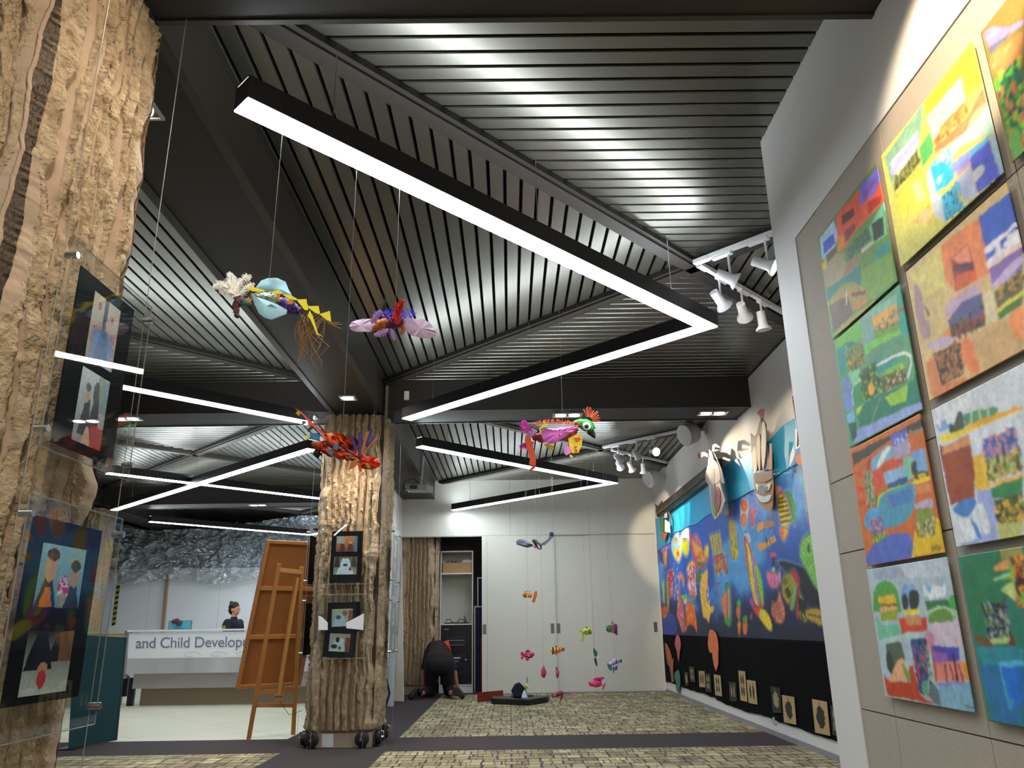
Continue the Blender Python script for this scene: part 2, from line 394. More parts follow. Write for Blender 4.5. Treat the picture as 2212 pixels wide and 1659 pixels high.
# sliding door leaves
DOOR = mat('door_laminate', 'd5d3c8', .4, var=.015, scale=2)
HND = mat('recessed_handle_metal', '7c7676', .35, metal=.6)
for i, (x0, x1, dy, hx) in enumerate(((-.507, .835, 0, (.76,)), (.80, 1.486, .04, (.87,)), (1.48, 2.703, .02, (2.615,)))):
    d = struct(MB().box((x0, YB-.015+dy, .012), (x1, YB+.02+dy, hz-.012)).build('door_%d' % (i+1), DOOR, bevel=.003))
    for h in hx + ((-.46,) if i == 0 else ()):
        MB().box((h-.032, YB-.019+dy, 1.0), (h+.032, YB-.0145+dy, 1.17)).build('door_handle', HND, d)
MB().box((-.415, YB-.017, .012), (-.410, YB-.0145, hz-.012)).build('door_edge_strip', MATS['wall_joint'], bpy.data.objects['door_1'])
BB = mat('grey_skirting', '8f8c92', .5)
wallbox('baseboard_right', (XW-.012, YN+.1, 0), (XW, YB, .05), BB)
wallbox('baseboard_back', (-.5, YB-.022, 0), (XW-.012, YB-.016, .012), BB)
for b_ in [o for o in bpy.data.objects if o.name.startswith('wall_near.001')]: pass

# ------------------------------------------------------------------ ceiling: beams, slats, diagonal trims
XS = [(-8.35, -7.745), (-1.996, -1.395)]; YS = [(1.96, 2.53), (8.344, 8.912), (14.73, 15.3)]
def beam(lo, hi, axis):
    m = MB().box(lo, hi); o = struct(m.build('ceiling_beam', BEAM))
    x0, y0, z0 = lo; x1, y1, _ = hi; t = .03; e = MB()
    if axis == 'y': e.box((x0-.006, y0, z0-.008), (x0+.05, y1, z0)); e.box((x1-.05, y0, z0-.008), (x1+.006, y1, z0))
    else: e.box((x0, y0-.006, z0-.008), (x1, y0+.02, z0)); e.box((x0, y1-.02, z0-.008), (x1, y1+.006, z0))
    f = e.build('beam_flange', BEAMB, o)
    return o
for a, b in XS: beam((a, -4, ZB+.008), (b, 22 if a < -5 else YB-.01, 4.0), 'y')
beam((XS[1][0], 15.32, ZB+.008), (XS[1][1], 22, 4.0), 'y')
for i, (a, b) in enumerate(YS):
    for x0, x1 in ((-12, XS[0][0]-.002), (XS[0][1]+.002, XS[1][0]-.002), (XS[1][1]+.002, XN if i == 0 else XW)):
        if i == 2 and x0 > -3: continue
        beam((x0, a, ZB+.008), (x1, b, 4.0), 'x')
struct(MB().box((-12.1, -4.1, 3.99), (XW+.1, 22.1, 4.08)).build('ceiling', SLATV))
struct(MB().box((-12, -4, ZC), (XW if False else XN, 1.96, ZC+.03)).build('ceiling', SLAT))
def clip(poly, nx, ny, d):
    """keep nx*x+ny*y <= d"""
    out = []
    for i in range(len(poly)):
        a = poly[i]; b = poly[(i+1) % len(poly)]
        da = nx*a[0]+ny*a[1]-d; db = nx*b[0]+ny*b[1]-d
        if da <= 0: out.append(a)
        if (da < 0 < db) or (db < 0 < da):
            t = da/(da-db); out.append((a[0]+(b[0]-a[0])*t, a[1]+(b[1]-a[1])*t))
    return out
def quadrant(tri, axis, xmax, ymax):
    m = MB(); P = .1035; g = .018
    lo = min(p[1-axis] for p in tri); hi = max(p[1-axis] for p in tri)
    k = math.floor(lo/P)
    while k*P < hi:
        a, b = k*P+g/2, (k+1)*P-g/2; k += 1
        q = list(tri); q = clip(q, 1, 0, xmax); q = clip(q, 0, 1, ymax)
        if axis == 0: q = clip(clip(q, 0, -1, -a), 0, 1, b)
        else: q = clip(clip(q, -1, 0, -a), 1, 0, b)
        if len(q) < 3: continue
        n = len(q); zt = ZC+.03
        # slat: flat pan with rounded lips along its long edges
        cx = (a+b)/2; hw = (b-a)/2
        def ins(p, k2):
            s = p[1-axis]; s2 = cx + (s-cx)*k2
            return (p[0], s2) if axis == 0 else (s2, p[1])
        r0 = [(p[0], p[1], zt) for p in q]; r1 = [(p[0], p[1], ZC+.006) for p in q]; r2 = [(*ins(p, .93), ZC) for p in q]
        m.add(r0+r1+r2, [tuple(range(2*n, 3*n))] + [(i, (i+1) % n, n+(i+1) % n, n+i) for i in range(n)] + [(n+i, n+(i+1) % n, 2*n+(i+1) % n, 2*n+i) for i in range(n)])
    if m.v: struct(m.build('ceiling', SLAT))
def bay(x0, x1, y0, y1, xmax=99, ymax=99):
    cx, cy = (x0+x1)/2, (y0+y1)/2
    A, B, C, D, O = (x0, y0), (x1, y0), (x1, y1), (x0, y1), (cx, cy)
    quadrant([A, B, O], 0, xmax, ymax); quadrant([C, D, O], 0, xmax, ymax)
    quadrant([D, A, O], 1, xmax, ymax)
    if cx < xmax: quadrant([B, C, O], 1, xmax, ymax)
    for P, Q in ((A, C), (B, D)):
        n = Vector((Q[1]-P[1], P[0]-Q[0])).normalized()
        h = .075
        q = [(P[0]+n.x*h, P[1]+n.y*h), (Q[0]+n.x*h, Q[1]+n.y*h), (Q[0]-n.x*h, Q[1]-n.y*h), (P[0]-n.x*h, P[1]-n.y*h)]
        q = clip(clip(clip(clip(q, 1, 0, min(xmax, x1)), 0, 1, min(ymax, y1)), -1, 0, -x0), 0, -1, -y0)
        mb = MB(); mb.prism([(p[0], p[1], ZC-.022) for p in q], (0, 0, .04))
        q2 = [((p[0]-cx)*1+cx, p[1]) for p in q]
        h2 = .045
        q = [(P[0]+n.x*h2, P[1]+n.y*h2), (Q[0]+n.x*h2, Q[1]+n.y*h2), (Q[0]-n.x*h2, Q[1]-n.y*h2), (P[0]-n.x*h2, P[1]-n.y*h2)]
        q = clip(clip(clip(clip(q, 1, 0, min(xmax, x1)), 0, 1, min(ymax, y1)), -1, 0, -x0), 0, -1, -y0)
        mb.prism([(p[0], p[1], ZC-.05) for p in q], (0, 0, .02))
        TRIMN[0] += 1
        struct(mb.build('trim_%d' % TRIMN[0], TRIM))
TRIMN = [2]
bay(-1.395, 4.29, 2.53, 8.344, XW); bay(-1.395, 4.29, 8.912, 14.73, XW, YB)
bay(-7.745, -1.996, 2.53, 8.344); bay(-7.745, -1.996, 8.912, 14.73); bay(-7.745, -1.996, 15.3, 21.1)
MB().box((XW-.012, YN, ZC-.012), (XW, 8.344, ZC+.01)).build('trim_%d' % 40, TRIM)['kind'] = 'structure'
MB().box((XW-.012, 8.912, ZC-.012), (XW, YB, ZC+.01)).build('trim_%d' % 41, TRIM)['kind'] = 'structure'

# ------------------------------------------------------------------ pendants
BLK = mat('black_lamp_housing', '1b1a1d', .4, var=.05); CHROME = mat('chrome', 'c8c8cc', .15, metal=1, var=.02)
EMD = mat('lamp_strip_down', 'ffffff', .5, emit=COOL, strength=LAMP_DOWN); EMU = mat('lamp_strip_up', 'ffffff', .5, emit=COOL, strength=LAMP_UP)
WIRE = mat('thin_wire', '9a9a92', .4, metal=.3)
def pendant(pts, label, name='linear_pendant_lamp', z=3.2):
    t = thing(name, label, 'lamp', (pts[0][0], pts[0][1], z), 'zigzag pendant lamps under the slatted ceiling')
    P = [Vector((x, y)) for x, y in pts]
    def off(w):
        L = []; R = []
        for i, p in enumerate(P):
            if i == 0: d = (P[1]-P[0]).normalized(); n = Vector((-d.y, d.x)); k = 1
            elif i == len(P)-1: d = (P[i]-P[i-1]).normalized(); n = Vector((-d.y, d.x)); k = 1
            else:
                d1 = (P[i]-P[i-1]).normalized(); d2 = (P[i+1]-P[i]).normalized(); n = (Vector((-d1.y, d1.x))+Vector((-d2.y, d2.x))).normalized(); k = 1/n.dot(Vector((-d1.y, d1.x)))
            L.append(p+n*w*k); R.append(p-n*w*k)
        return L, R
    def strip(w, z0, z1):
        L, R = off(w); m = MB()
        for i in range(len(P)-1):
            q = [L[i], L[i+1], R[i+1], R[i]]
            m.add([(p.x, p.y, z0) for p in q]+[(p.x, p.y, z1) for p in q], [(0, 1, 2, 3), (7, 6, 5, 4)] + [(a, a+4, (a+1) % 4+4, (a+1) % 4) for a in range(4) if not (a == 1 and i < len(P)-2) and not (a == 3 and i > 0)])
        return m
    hs_ = strip(.064, z+.006, z+.115).build('housing', BLK, t)
    strip(.058, z-.002, z+.006).build('diffuser', EMD, hs_)
    strip(.045, z+.1155, z+.1158).build('uplight_strip', EMU, hs_)
    for i in range(len(P)-1):
        for s in (.12, .5, .88):
            p = P[i].lerp(P[i+1], s); h = MB().tube([(p.x, p.y, z+.115), (p.x, p.y, ZC+.02)], .0022, 6)
            h.lathe([(.002, 0), (.008, .004), (.008, .02), (.003, .035)], Matrix.Translation((p.x, p.y, z+.117)), 8)
            h.build('suspension_wire', CHROME, t)
    return t
pendant([(-1.10, 2.73), (1.475, 5.305), (-1.06, 7.84)], 'long angled white strip pendant across the near right bay')
pendant([(-1.07, 9.11), (1.60, 11.78), (-1.02, 14.40)], 'smaller angled strip pendant in front of the sliding doors')
pendant([(-4.75, 5.3), (-2.10, 7.95)], 'strip pendant running to the mid stone pillar from the left')
pendant([(-7.05, 13.85), (-2.38, 9.18)], 'strip pendant crossing over another above the reception')
pendant([(-5.63, 10.72), (-2.36, 13.99)], 'strip pendant crossed under the other one above the reception', z=3.245)
pendant([(-7.1, 15.4), (-4.55, 17.95), (-2.75, 16.15)], 'farthest strip pendant in front of the plastic sheeting')
pendant([(-1.10, -2.9), (.9, -.9), (-.9, .9)], 'strip pendant of the bay behind the camera')
pendant([(-5.0, -1.5), (-2.6, .9)], 'strip pendant of the left bay behind the camera')

# downlights set in the beam soffits
LENSW = mat('downlight_lens', 'ffffff', .4, emit=(1, .93, .8), strength=20); GIM = mat('downlight_frame', 'b9b9ba', .4, metal=.4)
def downlight(x, y, along, n, label, aim=(0, 0, -1), power=None, size=95):
    t = thing('twin_downlight' if n == 2 else 'single_downlight', label, 'downlight', (x, y, ZB), 'downlights recessed in the ceiling beams')
    hw = .085*n; s = (hw, .085) if along == 'x' else (.085, hw); z = ZB+.008
    f = MB()
    for a, b in (((-s[0], -s[1]), (s[0], -s[1]+.014)), ((-s[0], s[1]-.014), (s[0], s[1])), ((-s[0], -s[1]+.014), (-s[0]+.014, s[1]-.014)), ((s[0]-.014, -s[1]+.014), (s[0], s[1]-.014))):
        f.box((x+a[0], y+a[1], z-.014), (x+b[0], y+b[1], z-.001))
    f.build('frame', GIM, t)
    MB().box((x-s[0]+.01, y-s[1]+.01, z-.006), (x+s[0]-.01, y+s[1]-.01, z-.001)).build('backing', BLK, t)
    for i in range(n):
        o = (i-(n-1)/2)*.155; cx, cy = (x+o, y) if along == 'x' else (x, y+o)
        MB().lathe([(.0, 0), (.062, 0), (.062, .004), (0, .004)], Matrix.Translation((cx, cy, z-.013)), 20).build('lens', LENSW, t)
    p = DOWN_W if power is None else power
    if p: spot('downlight_beam', t, (x, y, z-.03), (x+aim[0], y+aim[1], z-1), p, (1, .88, .7), size, .8, .05)
    return t
downlight(-1.68, 7.80, 'x', 1, 'single downlight in the beam right above the mid stone pillar', (0.02, .16, -1), 170, 75)
downlight(-4.35, 8.52, 'x', 2, 'twin downlight in the beam near the acrylic panel')
downlight(-2.35, 8.55, 'x', 2, 'twin downlight just left of the mid stone pillar', (.25, 0, -1), 60)
downlight(2.37, 8.6, 'x', 2, 'twin downlight in the beam end beside the mural wall', (.0, 0, -1), 40)
downlight(.69, 8.6, 'x', 2, 'twin downlight behind the pink parrot')
downlight(-4.85, 14.95, 'x', 2, 'twin downlight in the beam over the reception desk')
downlight(-1.7, 13.6, 'y', 1, 'single round downlight beyond the projector', power=12)
downlight(-1.69, 9.6, 'y', 1, 'single downlight behind the mid stone pillar', (.25, -.9, -1), 90, 70)
downlight(-1.7, 3.05, 'y', 1, 'single downlight above the near stone pillar', (.35, -.5, -1), 34, 90)
downlight(-.9, 2.24, 'x', 2, 'twin downlight beside the near stone pillar', (-.25, 0, -1), 30, 90)
downlight(.7, 2.24, 'x', 2, 'twin downlight in the near beam overhead')
# ------------------------------------------------------------------ hammered ribbed concrete pillars
def stone_mat():
    m = mat('hammered_concrete', 'ffffff', .9, var=0, spec=.2); nt = m.node_tree; b = nt.nodes['Principled BSDF']
    for l in list(b.inputs['Base Color'].links): nt.links.remove(l)
    a = nt.nodes.new('ShaderNodeAttribute'); a.attribute_name = 'Col'
    sp = nt.nodes.new('ShaderNodeSeparateColor'); nt.links.new(a.outputs['Color'], sp.inputs[0])
    tc = nt.nodes['Texture Coordinate']
    def N(s, d=8): n = nt.nodes.new('ShaderNodeTexNoise'); n.inputs['Scale'].default_value = s; n.inputs['Detail'].default_value = d; nt.links.new(tc.outputs['Object'], n.inputs[0]); return n
    def mix(c1, c2, f):
        x = nt.nodes.new('ShaderNodeMix'); x.data_type = 'RGBA'
        x.inputs[6].default_value = (*lin(c1), 1); x.inputs[7].default_value = (*lin(c2), 1); nt.links.new(f, x.inputs[0]); return x
    sm = mix('a48c76', 'bfa892', N(5).outputs[0]); rg = mix('735b42', 'e2cba8', N(28).outputs[0])
    x = nt.nodes.new('ShaderNodeMix'); x.data_type = 'RGBA'; nt.links.new(sp.outputs[0], x.inputs[0]); nt.links.new(sm.outputs[2], x.inputs[6]); nt.links.new(rg.outputs[2], x.inputs[7])
    nt.links.new(x.outputs[2], b.inputs['Base Color'])
    n1 = N(70, 10); mu = nt.nodes.new('ShaderNodeMath'); mu.operation = 'MULTIPLY'
    ad = nt.nodes.new('ShaderNodeMath'); ad.operation = 'MULTIPLY_ADD'; ad.inputs[1].default_value = .9; ad.inputs[2].default_value = .1; nt.links.new(sp.outputs[0], ad.inputs[0])
    nt.links.new(n1.outputs[0], mu.inputs[0]); nt.links.new(ad.outputs[0], mu.inputs[1])
    bp = nt.nodes.new('ShaderNodeBump'); bp.inputs['Strength'].default_value = .9; bp.inputs['Distance'].default_value = .02
    nt.links.new(mu.outputs[0], bp.inputs['Height']); nt.links.new(bp.outputs[0], b.inputs['Normal'])
    return m
STONE = stone_mat(); CONC = mat('smooth_concrete', 'a3907b', .85, var=.08, scale=12, bump=.15)
def pillar(cx, cy, label, seed, nw=90, nz=420, z1=ZB-.05):
    t = thing('stone_pillar', label, 'pillar', (cx, cy, 0), 'hammered concrete pillars under the beams')
    H = .292; PER = .073
    # perimeter samples (four sides with cut corners)
    wv = np.linspace(-1, 1, nw); z = np.linspace(.135, z1, nz)
    cols = []; pts = []
    W, Zg = np.meshgrid(wv, z)
    for sd in range(4):
        S = seed*10+sd*3
        a = W*H
        wob = (fbm(a*2.2+S, Zg*2.4, S, 4)-.47)*(.085 if nw > 130 else .045) + (fbm(a*6, Zg*9, S+2, 3)-.47)*.030
        zs = Zg + (fbm(a*7+S, Zg*3, S+61, 3)-.47)*.5 + a*.9; ph = (a+wob)/PER; fr = np.abs(ph-np.floor(ph)-.5)*2      # 0 in the middle of the rib, 1 in the groove
        rid = np.floor(ph)
        brk = fbm(rid*7.3+S, zs*3.4, S+5, 5)                   # how far each rib crest has been knocked off
        brk2 = fbm(a*42, Zg*26, S+8, 4)
        tt = ph-np.floor(ph)
        wd = np.clip((.60 if nw > 130 else .48) + (brk-.47)*1.3 + (fbm(a*9+S, zs*6, S+21, 4)-.47)*1.0, .06, .80)
        brk2 = fbm(a*42, Zg*26, S+8, 4)
        h0 = (.056 if nw > 130 else .078)*(.65+.75*fbm(rid*3.3, zs*2.2, S+77, 3))
        rgh = sstep(-.02, .02, tt-wd)
        D = h0*np.where(tt < wd, .70*(tt/wd)**.8, np.where(tt < .86, .70+.42*(tt-wd)/(.86-wd+1e-6), 1.12*np.clip((1-tt)/.14, 0, 1))) + rgh*((brk2-.47)*.022+(fbm(a*16, Zg*11, S+33, 4)-.47)*.030) + (fbm(a*20, Zg*20, S+9, 3)-.47)*.002
        rough = rgh
        # the corner strips stay smooth and stand proud, with a bitten inner edge
        ce = .226 + (fbm(Zg*3.2, Zg*0+sd*3+np.sign(a)*2, S+11, 5)-.47)*.13
        cor = sstep(ce-.008, ce+.008, np.abs(a))
        D = D*(1-cor) + cor*(.040+(fbm(Zg*4.5, Zg*0+((sd+(a > 0))%4)*7.0, 60+seed, 5)-.47)*.10); rough = rough*(1-cor) + cor*.05
        band = (np.abs(np.abs(a)-ce) < .02); rough = np.where(band, np.maximum(rough, .8), rough)
        D = D*sstep(.13, .17, Zg+0*a)
        # flat ends of the strip bend round the corner
        u = a; ex = np.clip((np.abs(a)-.235)/.057, 0, 1); D = D - ex*ex*.038
        k = [(1, 0, 0, -1), (0, 1, 1, 0), (-1, 0, 0, 1), (0, -1, -1, 0)][sd]
        base = H
        uo = u*(1+.13*sstep(.2, .292, np.abs(u))*sstep(.13, .17, Zg))
        X = k[0]*uo + k[2]*(base+D); Y = k[1]*uo + k[3]*(base+D)
        pts.append(np.stack([cx+X, cy+Y, Zg], -1)[:, :-1]); cols.append(np.stack([rough]*3, -1)[:, :-1])
    P = np.concatenate(pts, 1); C = np.clip(np.concatenate(cols, 1), 0, 1)
    # close the top
    top = P[-1:].copy(); top[..., 0] = cx+(top[..., 0]-cx)*.02; top[..., 1] = cy+(top[..., 1]-cy)*.02
    bot = P[:1].copy(); bot[..., 0] = cx+(bot[..., 0]-cx)*.9; bot[..., 1] = cy+(bot[..., 1]-cy)*.9
    P = np.concatenate([bot, P, top], 0); C = np.concatenate([C[:1], C, C[-1:]*0], 0)
    grid_mesh('shaft', P, STONE, C, t, wrap=True)
    MB().box((cx-.318, cy-.318, 0), (cx+.318, cy+.318, .137)).build('base', CONC, t, bevel=.004)
    for dx in (-.2, .2):
        for dy in (-.25, .25):
            MB().lathe([(.012, 0), (.012, .03), (.005, .032), (.005, .06)], Matrix.Translation((cx+dx, cy+dy, z1)), 8).build('fixing_bolt', CHROME, t)
    return t
PX, PY = -1.695, 2.245
pillar(PX, PY, 'near stone pillar filling the left edge of the view', 3, 150, 800)
MX, MY = -1.695, 8.628
pillar(MX, MY, 'mid stone pillar beside the wooden easel', 5, 110, 460)
pillar(PX, 15.03, 'stone pillar inside the open closet beside the bookcase', 9, 90, 300, 3.35)
pillar(-8.05, 15.02, 'far stone pillar left of the reception desk', 12, 80, 260)

# small round uplighters round the foot of the mid pillar
def uplighter(x, y, dx, dy, label):
    t = thing('floor_spotlight', label, 'spotlight', (x, y, 0), 'black spotlights round the foot of the mid pillar')
    d = Vector((dx, dy, 0)); up = Vector((0, 0, 1)); s = d.cross(up)
    M = Matrix((s, up, -d)).transposed().to_4x4(); M.translation = Vector((x, y, .085))+d*.05
    M = Matrix.Translation(Vector((x, y, .085))) @ Matrix((s, up, d)).transposed().to_4x4()
    MB().lathe([(.02, 0), (.062, .002), (.068, .012), (.068, .055), (.055, .062), (.03, .062)], M, 24).build('lamp_body', BLK, t, smooth=True); lb_ = bpy.data.objects[-1] if False else COL.objects[-1]
    MB().lathe([(.0, .062), (.014, .062), (.014, .085), (0, .085)], M, 12).build('pivot', CHROME, lb_)
    b = MB(); b.m = 0
    b.tube([M @ Vector((0, 0, .08)), M @ Vector((0, .05, .08)), M @ Vector((0, .055, .06))], .007, 8)
    b.build('bracket_pin', CHROME, t, smooth=True)
    MB().box((x-.03, y-.03, 0), (x+.03, y+.03, .02)).build('foot', BLK, t)
h_ = .335
uplighter(MX-.26, MY-h_, 0, -1, 'black round spotlight on the front of the pillar foot, left one')
uplighter(MX+.23, MY-h_, 0, -1, 'black round spotlight on the front of the pillar foot, right one')
uplighter(MX-h_, MY-.22, -1, 0, 'black round spotlight on the left side of the pillar foot')
uplighter(MX+h_, MY-.22, 1, 0, 'black round spotlight on the right side of the pillar foot, nearer one')
uplighter(MX+h_, MY+.24, 1, 0, 'black round spotlight on the right side of the pillar foot, farther one')
tag(MB().box((MX-.17, MY-.325, .01), (MX-.055, MY-.32, .13)).build('notice_card', mat('pale_card', 'c9cdd0', .4)), 'pale card stuck on the foot of the mid pillar', 'card')

# ------------------------------------------------------------------ acrylic panels hung on wires, with mounted photographs
def glass_mat():
    m = bpy.data.materials.new('clear_acrylic'); m.use_nodes = True; nt = m.node_tree
    for n in list(nt.nodes): nt.nodes.remove(n)
    out = nt.nodes.new('ShaderNodeOutputMaterial'); tr = nt.nodes.new('ShaderNodeBsdfTransparent'); gl = nt.nodes.new('ShaderNodeBsdfGlossy')
    tr.inputs[0].default_value = (.93, .95, .95, 1); gl.inputs['Roughness'].default_value = .015
    fr = nt.nodes.new('ShaderNodeFresnel'); ge = nt.nodes.new('ShaderNodeNewGeometry'); ior = nt.nodes.new('ShaderNodeMapRange')
    ior.inputs[3].default_value = 1.49; ior.inputs[4].default_value = 1/1.49; nt.links.new(ge.outputs['Backfacing'], ior.inputs[0]); nt.links.new(ior.outputs[0], fr.inputs[0])
    nz = nt.nodes.new('ShaderNodeTexNoise'); nz.inputs['Scale'].default_value = 3; bp = nt.nodes.new('ShaderNodeBump'); bp.inputs['Strength'].default_value = .02
    nt.links.new(nz.outputs[0], bp.inputs['Height']); nt.links.new(bp.outputs[0], gl.inputs['Normal'])
    mr = nt.nodes.new('ShaderNodeMath'); mr.operation = 'MULTIPLY_ADD'; mr.inputs[1].default_value = .75; mr.inputs[2].default_value = .0; mr.use_clamp = True
    nt.links.new(fr.outputs[0], mr.inputs[0])
    mx = nt.nodes.new('ShaderNodeMixShader'); nt.links.new(mr.outputs[0], mx.inputs[0]); nt.links.new(tr.outputs[0], mx.inputs[1]); nt.links.new(gl.outputs[0], mx.inputs[2]); nt.links.new(mx.outputs[0], out.inputs[0])
    return m
GLASS = glass_mat(); EDGE = mat('acrylic_edge', '8c9696', .2, alpha=.5, var=.02)
MOUNT = mat('black_mount_board', '0c0d10', .8, var=.1, spec=.15)
def panel_M(cx, cy, side):
    """local frame: x along the face, y outwards, z up; side 0 front(-Y) 1 right(+X) 2 back 3 left(-X)"""
    a = {0: 0, 1: PI/2, 2: PI, 3: -PI/2}[side]
    return Matrix.Translation((cx, cy, 0)) @ Matrix.Rotation(a, 4, 'Z')
def acrylic(cx, cy, side, z0, z1, label, dist=.44, hw=.255, bow=0.0):
    M = panel_M(cx, cy, side); t = thing('acrylic_panel', label, 'panel', M @ Vector((0, -dist, z0)), 'clear acrylic panels hung on wires round the pillars')
    g = MB(); n = 14
    for k, dd in ((0, 0), (1, .004)):
        vs = []
        for j in (z0, z1):
            for i in range(n+1):
                x = -hw+2*hw*i/n; vs.append(M @ Vector((x, -dist-dd-bow*(1-(x/hw)**2), j)))
        g.add(vs, [(i, i+1, n+2+i, n+1+i) for i in range(n)])
    g.build('sheet', GLASS, t, smooth='full')
    e = MB()
    for za in (z0, z1): e.tube([M @ Vector((-hw+2*hw*i/8, -dist-.002-bow*(1-(2*i/8-1)**2), za)) for i in range(9)], .0022, 4)
    for sx in (-1, 1): e.tube([M @ Vector((sx*hw, -dist-.002, z0)), M @ Vector((sx*hw, -dist-.002, z1))], .0022, 4)
    e.build('sheet_edge', EDGE, t)
    for sx in (-1, 1):
        for zz in (z0+.05, z1-.05):
            p = M @ Vector((sx*(hw-.006), -dist-.016, zz)); q = M @ Vector((sx*(hw-.006), -dist+.02, zz))
            MB().tube([p, q], .010, 12).build('clamp', CHROME, t, smooth=True)
    return t
def wires(cx, cy, side, label, dist=.435, hw=.253):
    M = panel_M(cx, cy, side)
    for sx in (-1, 1):
        m = MB().tube([M @ Vector((sx*hw, -dist, .0)), M @ Vector((sx*hw, -dist, ZB))], .0014, 5)
        tag(m.build('hanging_wire', WIRE), label % ('left' if sx < 0 else 'right'), 'wire', 'steel wires holding the acrylic panels')
def photo_mount(cx, cy, side, x0, x1, z0, z1, pics, label, dist, rot=0):
    M = panel_M(cx, cy, side)
    if rot: c = M @ Vector(((x0+x1)/2, -dist, (z0+z1)/2)); M = Matrix.Translation(c) @ Matrix.Rotation(rot, 4, (M.to_3x3() @ Vector((0, 1, 0)))) @ Matrix.Translation(-c) @ M
    t = thing('photo_mount', label, 'photograph', M @ Vector((x0, -dist, z0)), 'photographs in black mounts behind acrylic')
    MB().box((x0, -dist, z0), (x1, -dist+.003, z1), M).build('mount_board', MOUNT, t); mb_ = COL.objects[-1]
    for (a, b, c, d, art, lb) in pics:
        nu, nv = 60, 44
        U, V = np.meshgrid(np.linspace(0, 1, nu), np.linspace(0, 1, nv)); C = art(U, 1-V)
        X = a+(b-a)*U; Z = c+(d-c)*V
        P = np.stack([X, X*0-dist-.001, Z], -1); R = np.array(M.to_3x3()); P = P @ R.T + np.array(M.translation)
        o = grid_mesh('photo', P, PHOTO, C, mb_); o['label'] = lb
    return t
def art(bg, shapes, seed=0):
    """tiny picture: bg top>bottom, shapes: ellipses and boxes in 0..1 (v down)"""
    def f(U, V):
        a, b = [np.array(lin(c)) for c in bg.split('>')]; C = a*(1-V[..., None]) + b*V[..., None]
        wu = U+(fbm(U*9, V*9, seed+1)-.47)*.04; wv = V+(fbm(U*9, V*9, seed+2)-.47)*.04
        for k, col, x0, y0, x1, y1 in shapes:
            if k == 'E': m = ((wu-(x0+x1)/2)/((x1-x0)/2))**2+((wv-(y0+y1)/2)/((y1-y0)/2))**2 < 1
            elif k == 'R': m = (wu > x0) & (wu < x1) & (wv > y0) & (wv < y1)
            elif k == 'T': m = (wv > y0) & (wv < y1) & (np.abs(wu-(x0+x1)/2) < (x1-x0)/2*(.35+.65*(wv-y0)/(y1-y0)))
            else:
                m = (fbm(U*26, V*26, seed+5) > .52) & (wu > x0) & (wu < x1) & (wv > y0) & (wv < y1)
            C[m] = np.array(lin(col))
        return np.clip(C*(1+(fbm(U*30, V*30, seed+9)-.47)*.5)[..., None], 0, 1)
    return f
A_STALL = art('d8cdb8>8a7a60', [('R', '7090c8', .1, .5, .9, 1), ('N', 'c04038', .1, .45, .95, 1), ('T', '30508f', .25, .45, .8, .95), ('R', '3a3040', .42, .0, .55, .45), ('E', 'b02830', .2, .1, .3, .22), ('E', 'b02830', .7, .2, .8, .3), ('N', '3a78c0', .2, .5, .8, 1)], 1)
A_PAIR = art('c8d0d4>90989c', [('R', '88a0a8', .6, .0, 1, .5), ('R', '8fa07a', .62, .02, .8, .3), ('T', '14182c', .12, .4, .55, .9), ('T', '181c30', .4, .3, .85, .95), ('E', 'd0a080', .22, .22, .38, .45), ('E', '1a1414', .21, .18, .38, .3), ('E', '241818', .48, .1, .68, .4), ('R', 'c03028', .55, .7, 1, 1), ('T', 'd8b090', .3, .75, .6, 1)], 2)
A_FISHKIDS = art('9ccbd8>6a9aaa', [('T', '10182c', .0, .55, .48, 1.05), ('T', '10182c', .62, .6, 1, 1.05), ('E', 'd8a890', .12, .14, .38, .6), ('E', '3a2a20', .12, .06, .4, .26), ('E', 'c89878', .7, .28, .92, .66), ('E', '1c1410', .69, .2, .93, .4), ('T', 'e07828', .1, .68, .38, 1), ('E', 'c02a70', .45, .48, .72, .82), ('N', 'f0e0f0', .46, .5, .7, .8), ('R', 'c89878', .55, .75, .64, .98)], 3)
A_TABLE = art('2a2420>c4ccc4', [('T', '141a2c', .0, .0, .6, .62), ('T', '1a2030', .45, .1, .9, .5), ('R', '7a5a40', .7, .0, 1, .5), ('E', 'c89078', .3, .5, .5, .72), ('E', 'c03a48', .32, .62, .5, .92), ('R', 'c8d2d0', .05, .9, .3, 1)], 4)
A_CLASS = art('b88a50>7a5038', [('R', '88a8b8', .05, .05, .4, .45), ('N', 'c86030', .3, .0, .9, .4), ('T', '5a2a20', .15, .4, .45, 1), ('T', '70302c', .5, .4, .85, 1), ('E', 'c89878', .25, .35, .4, .5), ('E', 'c89878', .6, .35, .75, .5), ('R', '5078a0', .85, 0, 1, 1)], 5)
A_LONGTABLE = art('6a5a48>9a9080', [('T', 'c8dcea', .1, .1, .9, 1.05), ('T', '3a3028', .0, .0, .3, .6), ('T', '48403a', .72, .0, 1, .6), ('E', '384858', .4, .4, .6, .55), ('E', 'a04848', .65, .6, .78, .8)], 6)
A_KIDS = art('a8b890>88a8b0', [('T', 'b8ccd8', .0, .3, .8, 1.1), ('E', 'a0603a', .5, .1, .75, .4), ('E', '405868', .2, .35, .45, .6), ('R', '9a5038', .8, .1, 1, 1)], 7)
A_KIDS2 = art('b0a080>90b8c8', [('T', 'c0dce0', .0, .3, .9, 1.1), ('R', '8a4030', .78, .2, 1, 1), ('E', '1c2838', .3, .2, .5, .5), ('E', '20303c', .1, .6, .4, .85), ('E', 'd8d8e8', .5, .25, .7, .5), ('E', 'b03050', .45, .7, .6, .9)], 8)
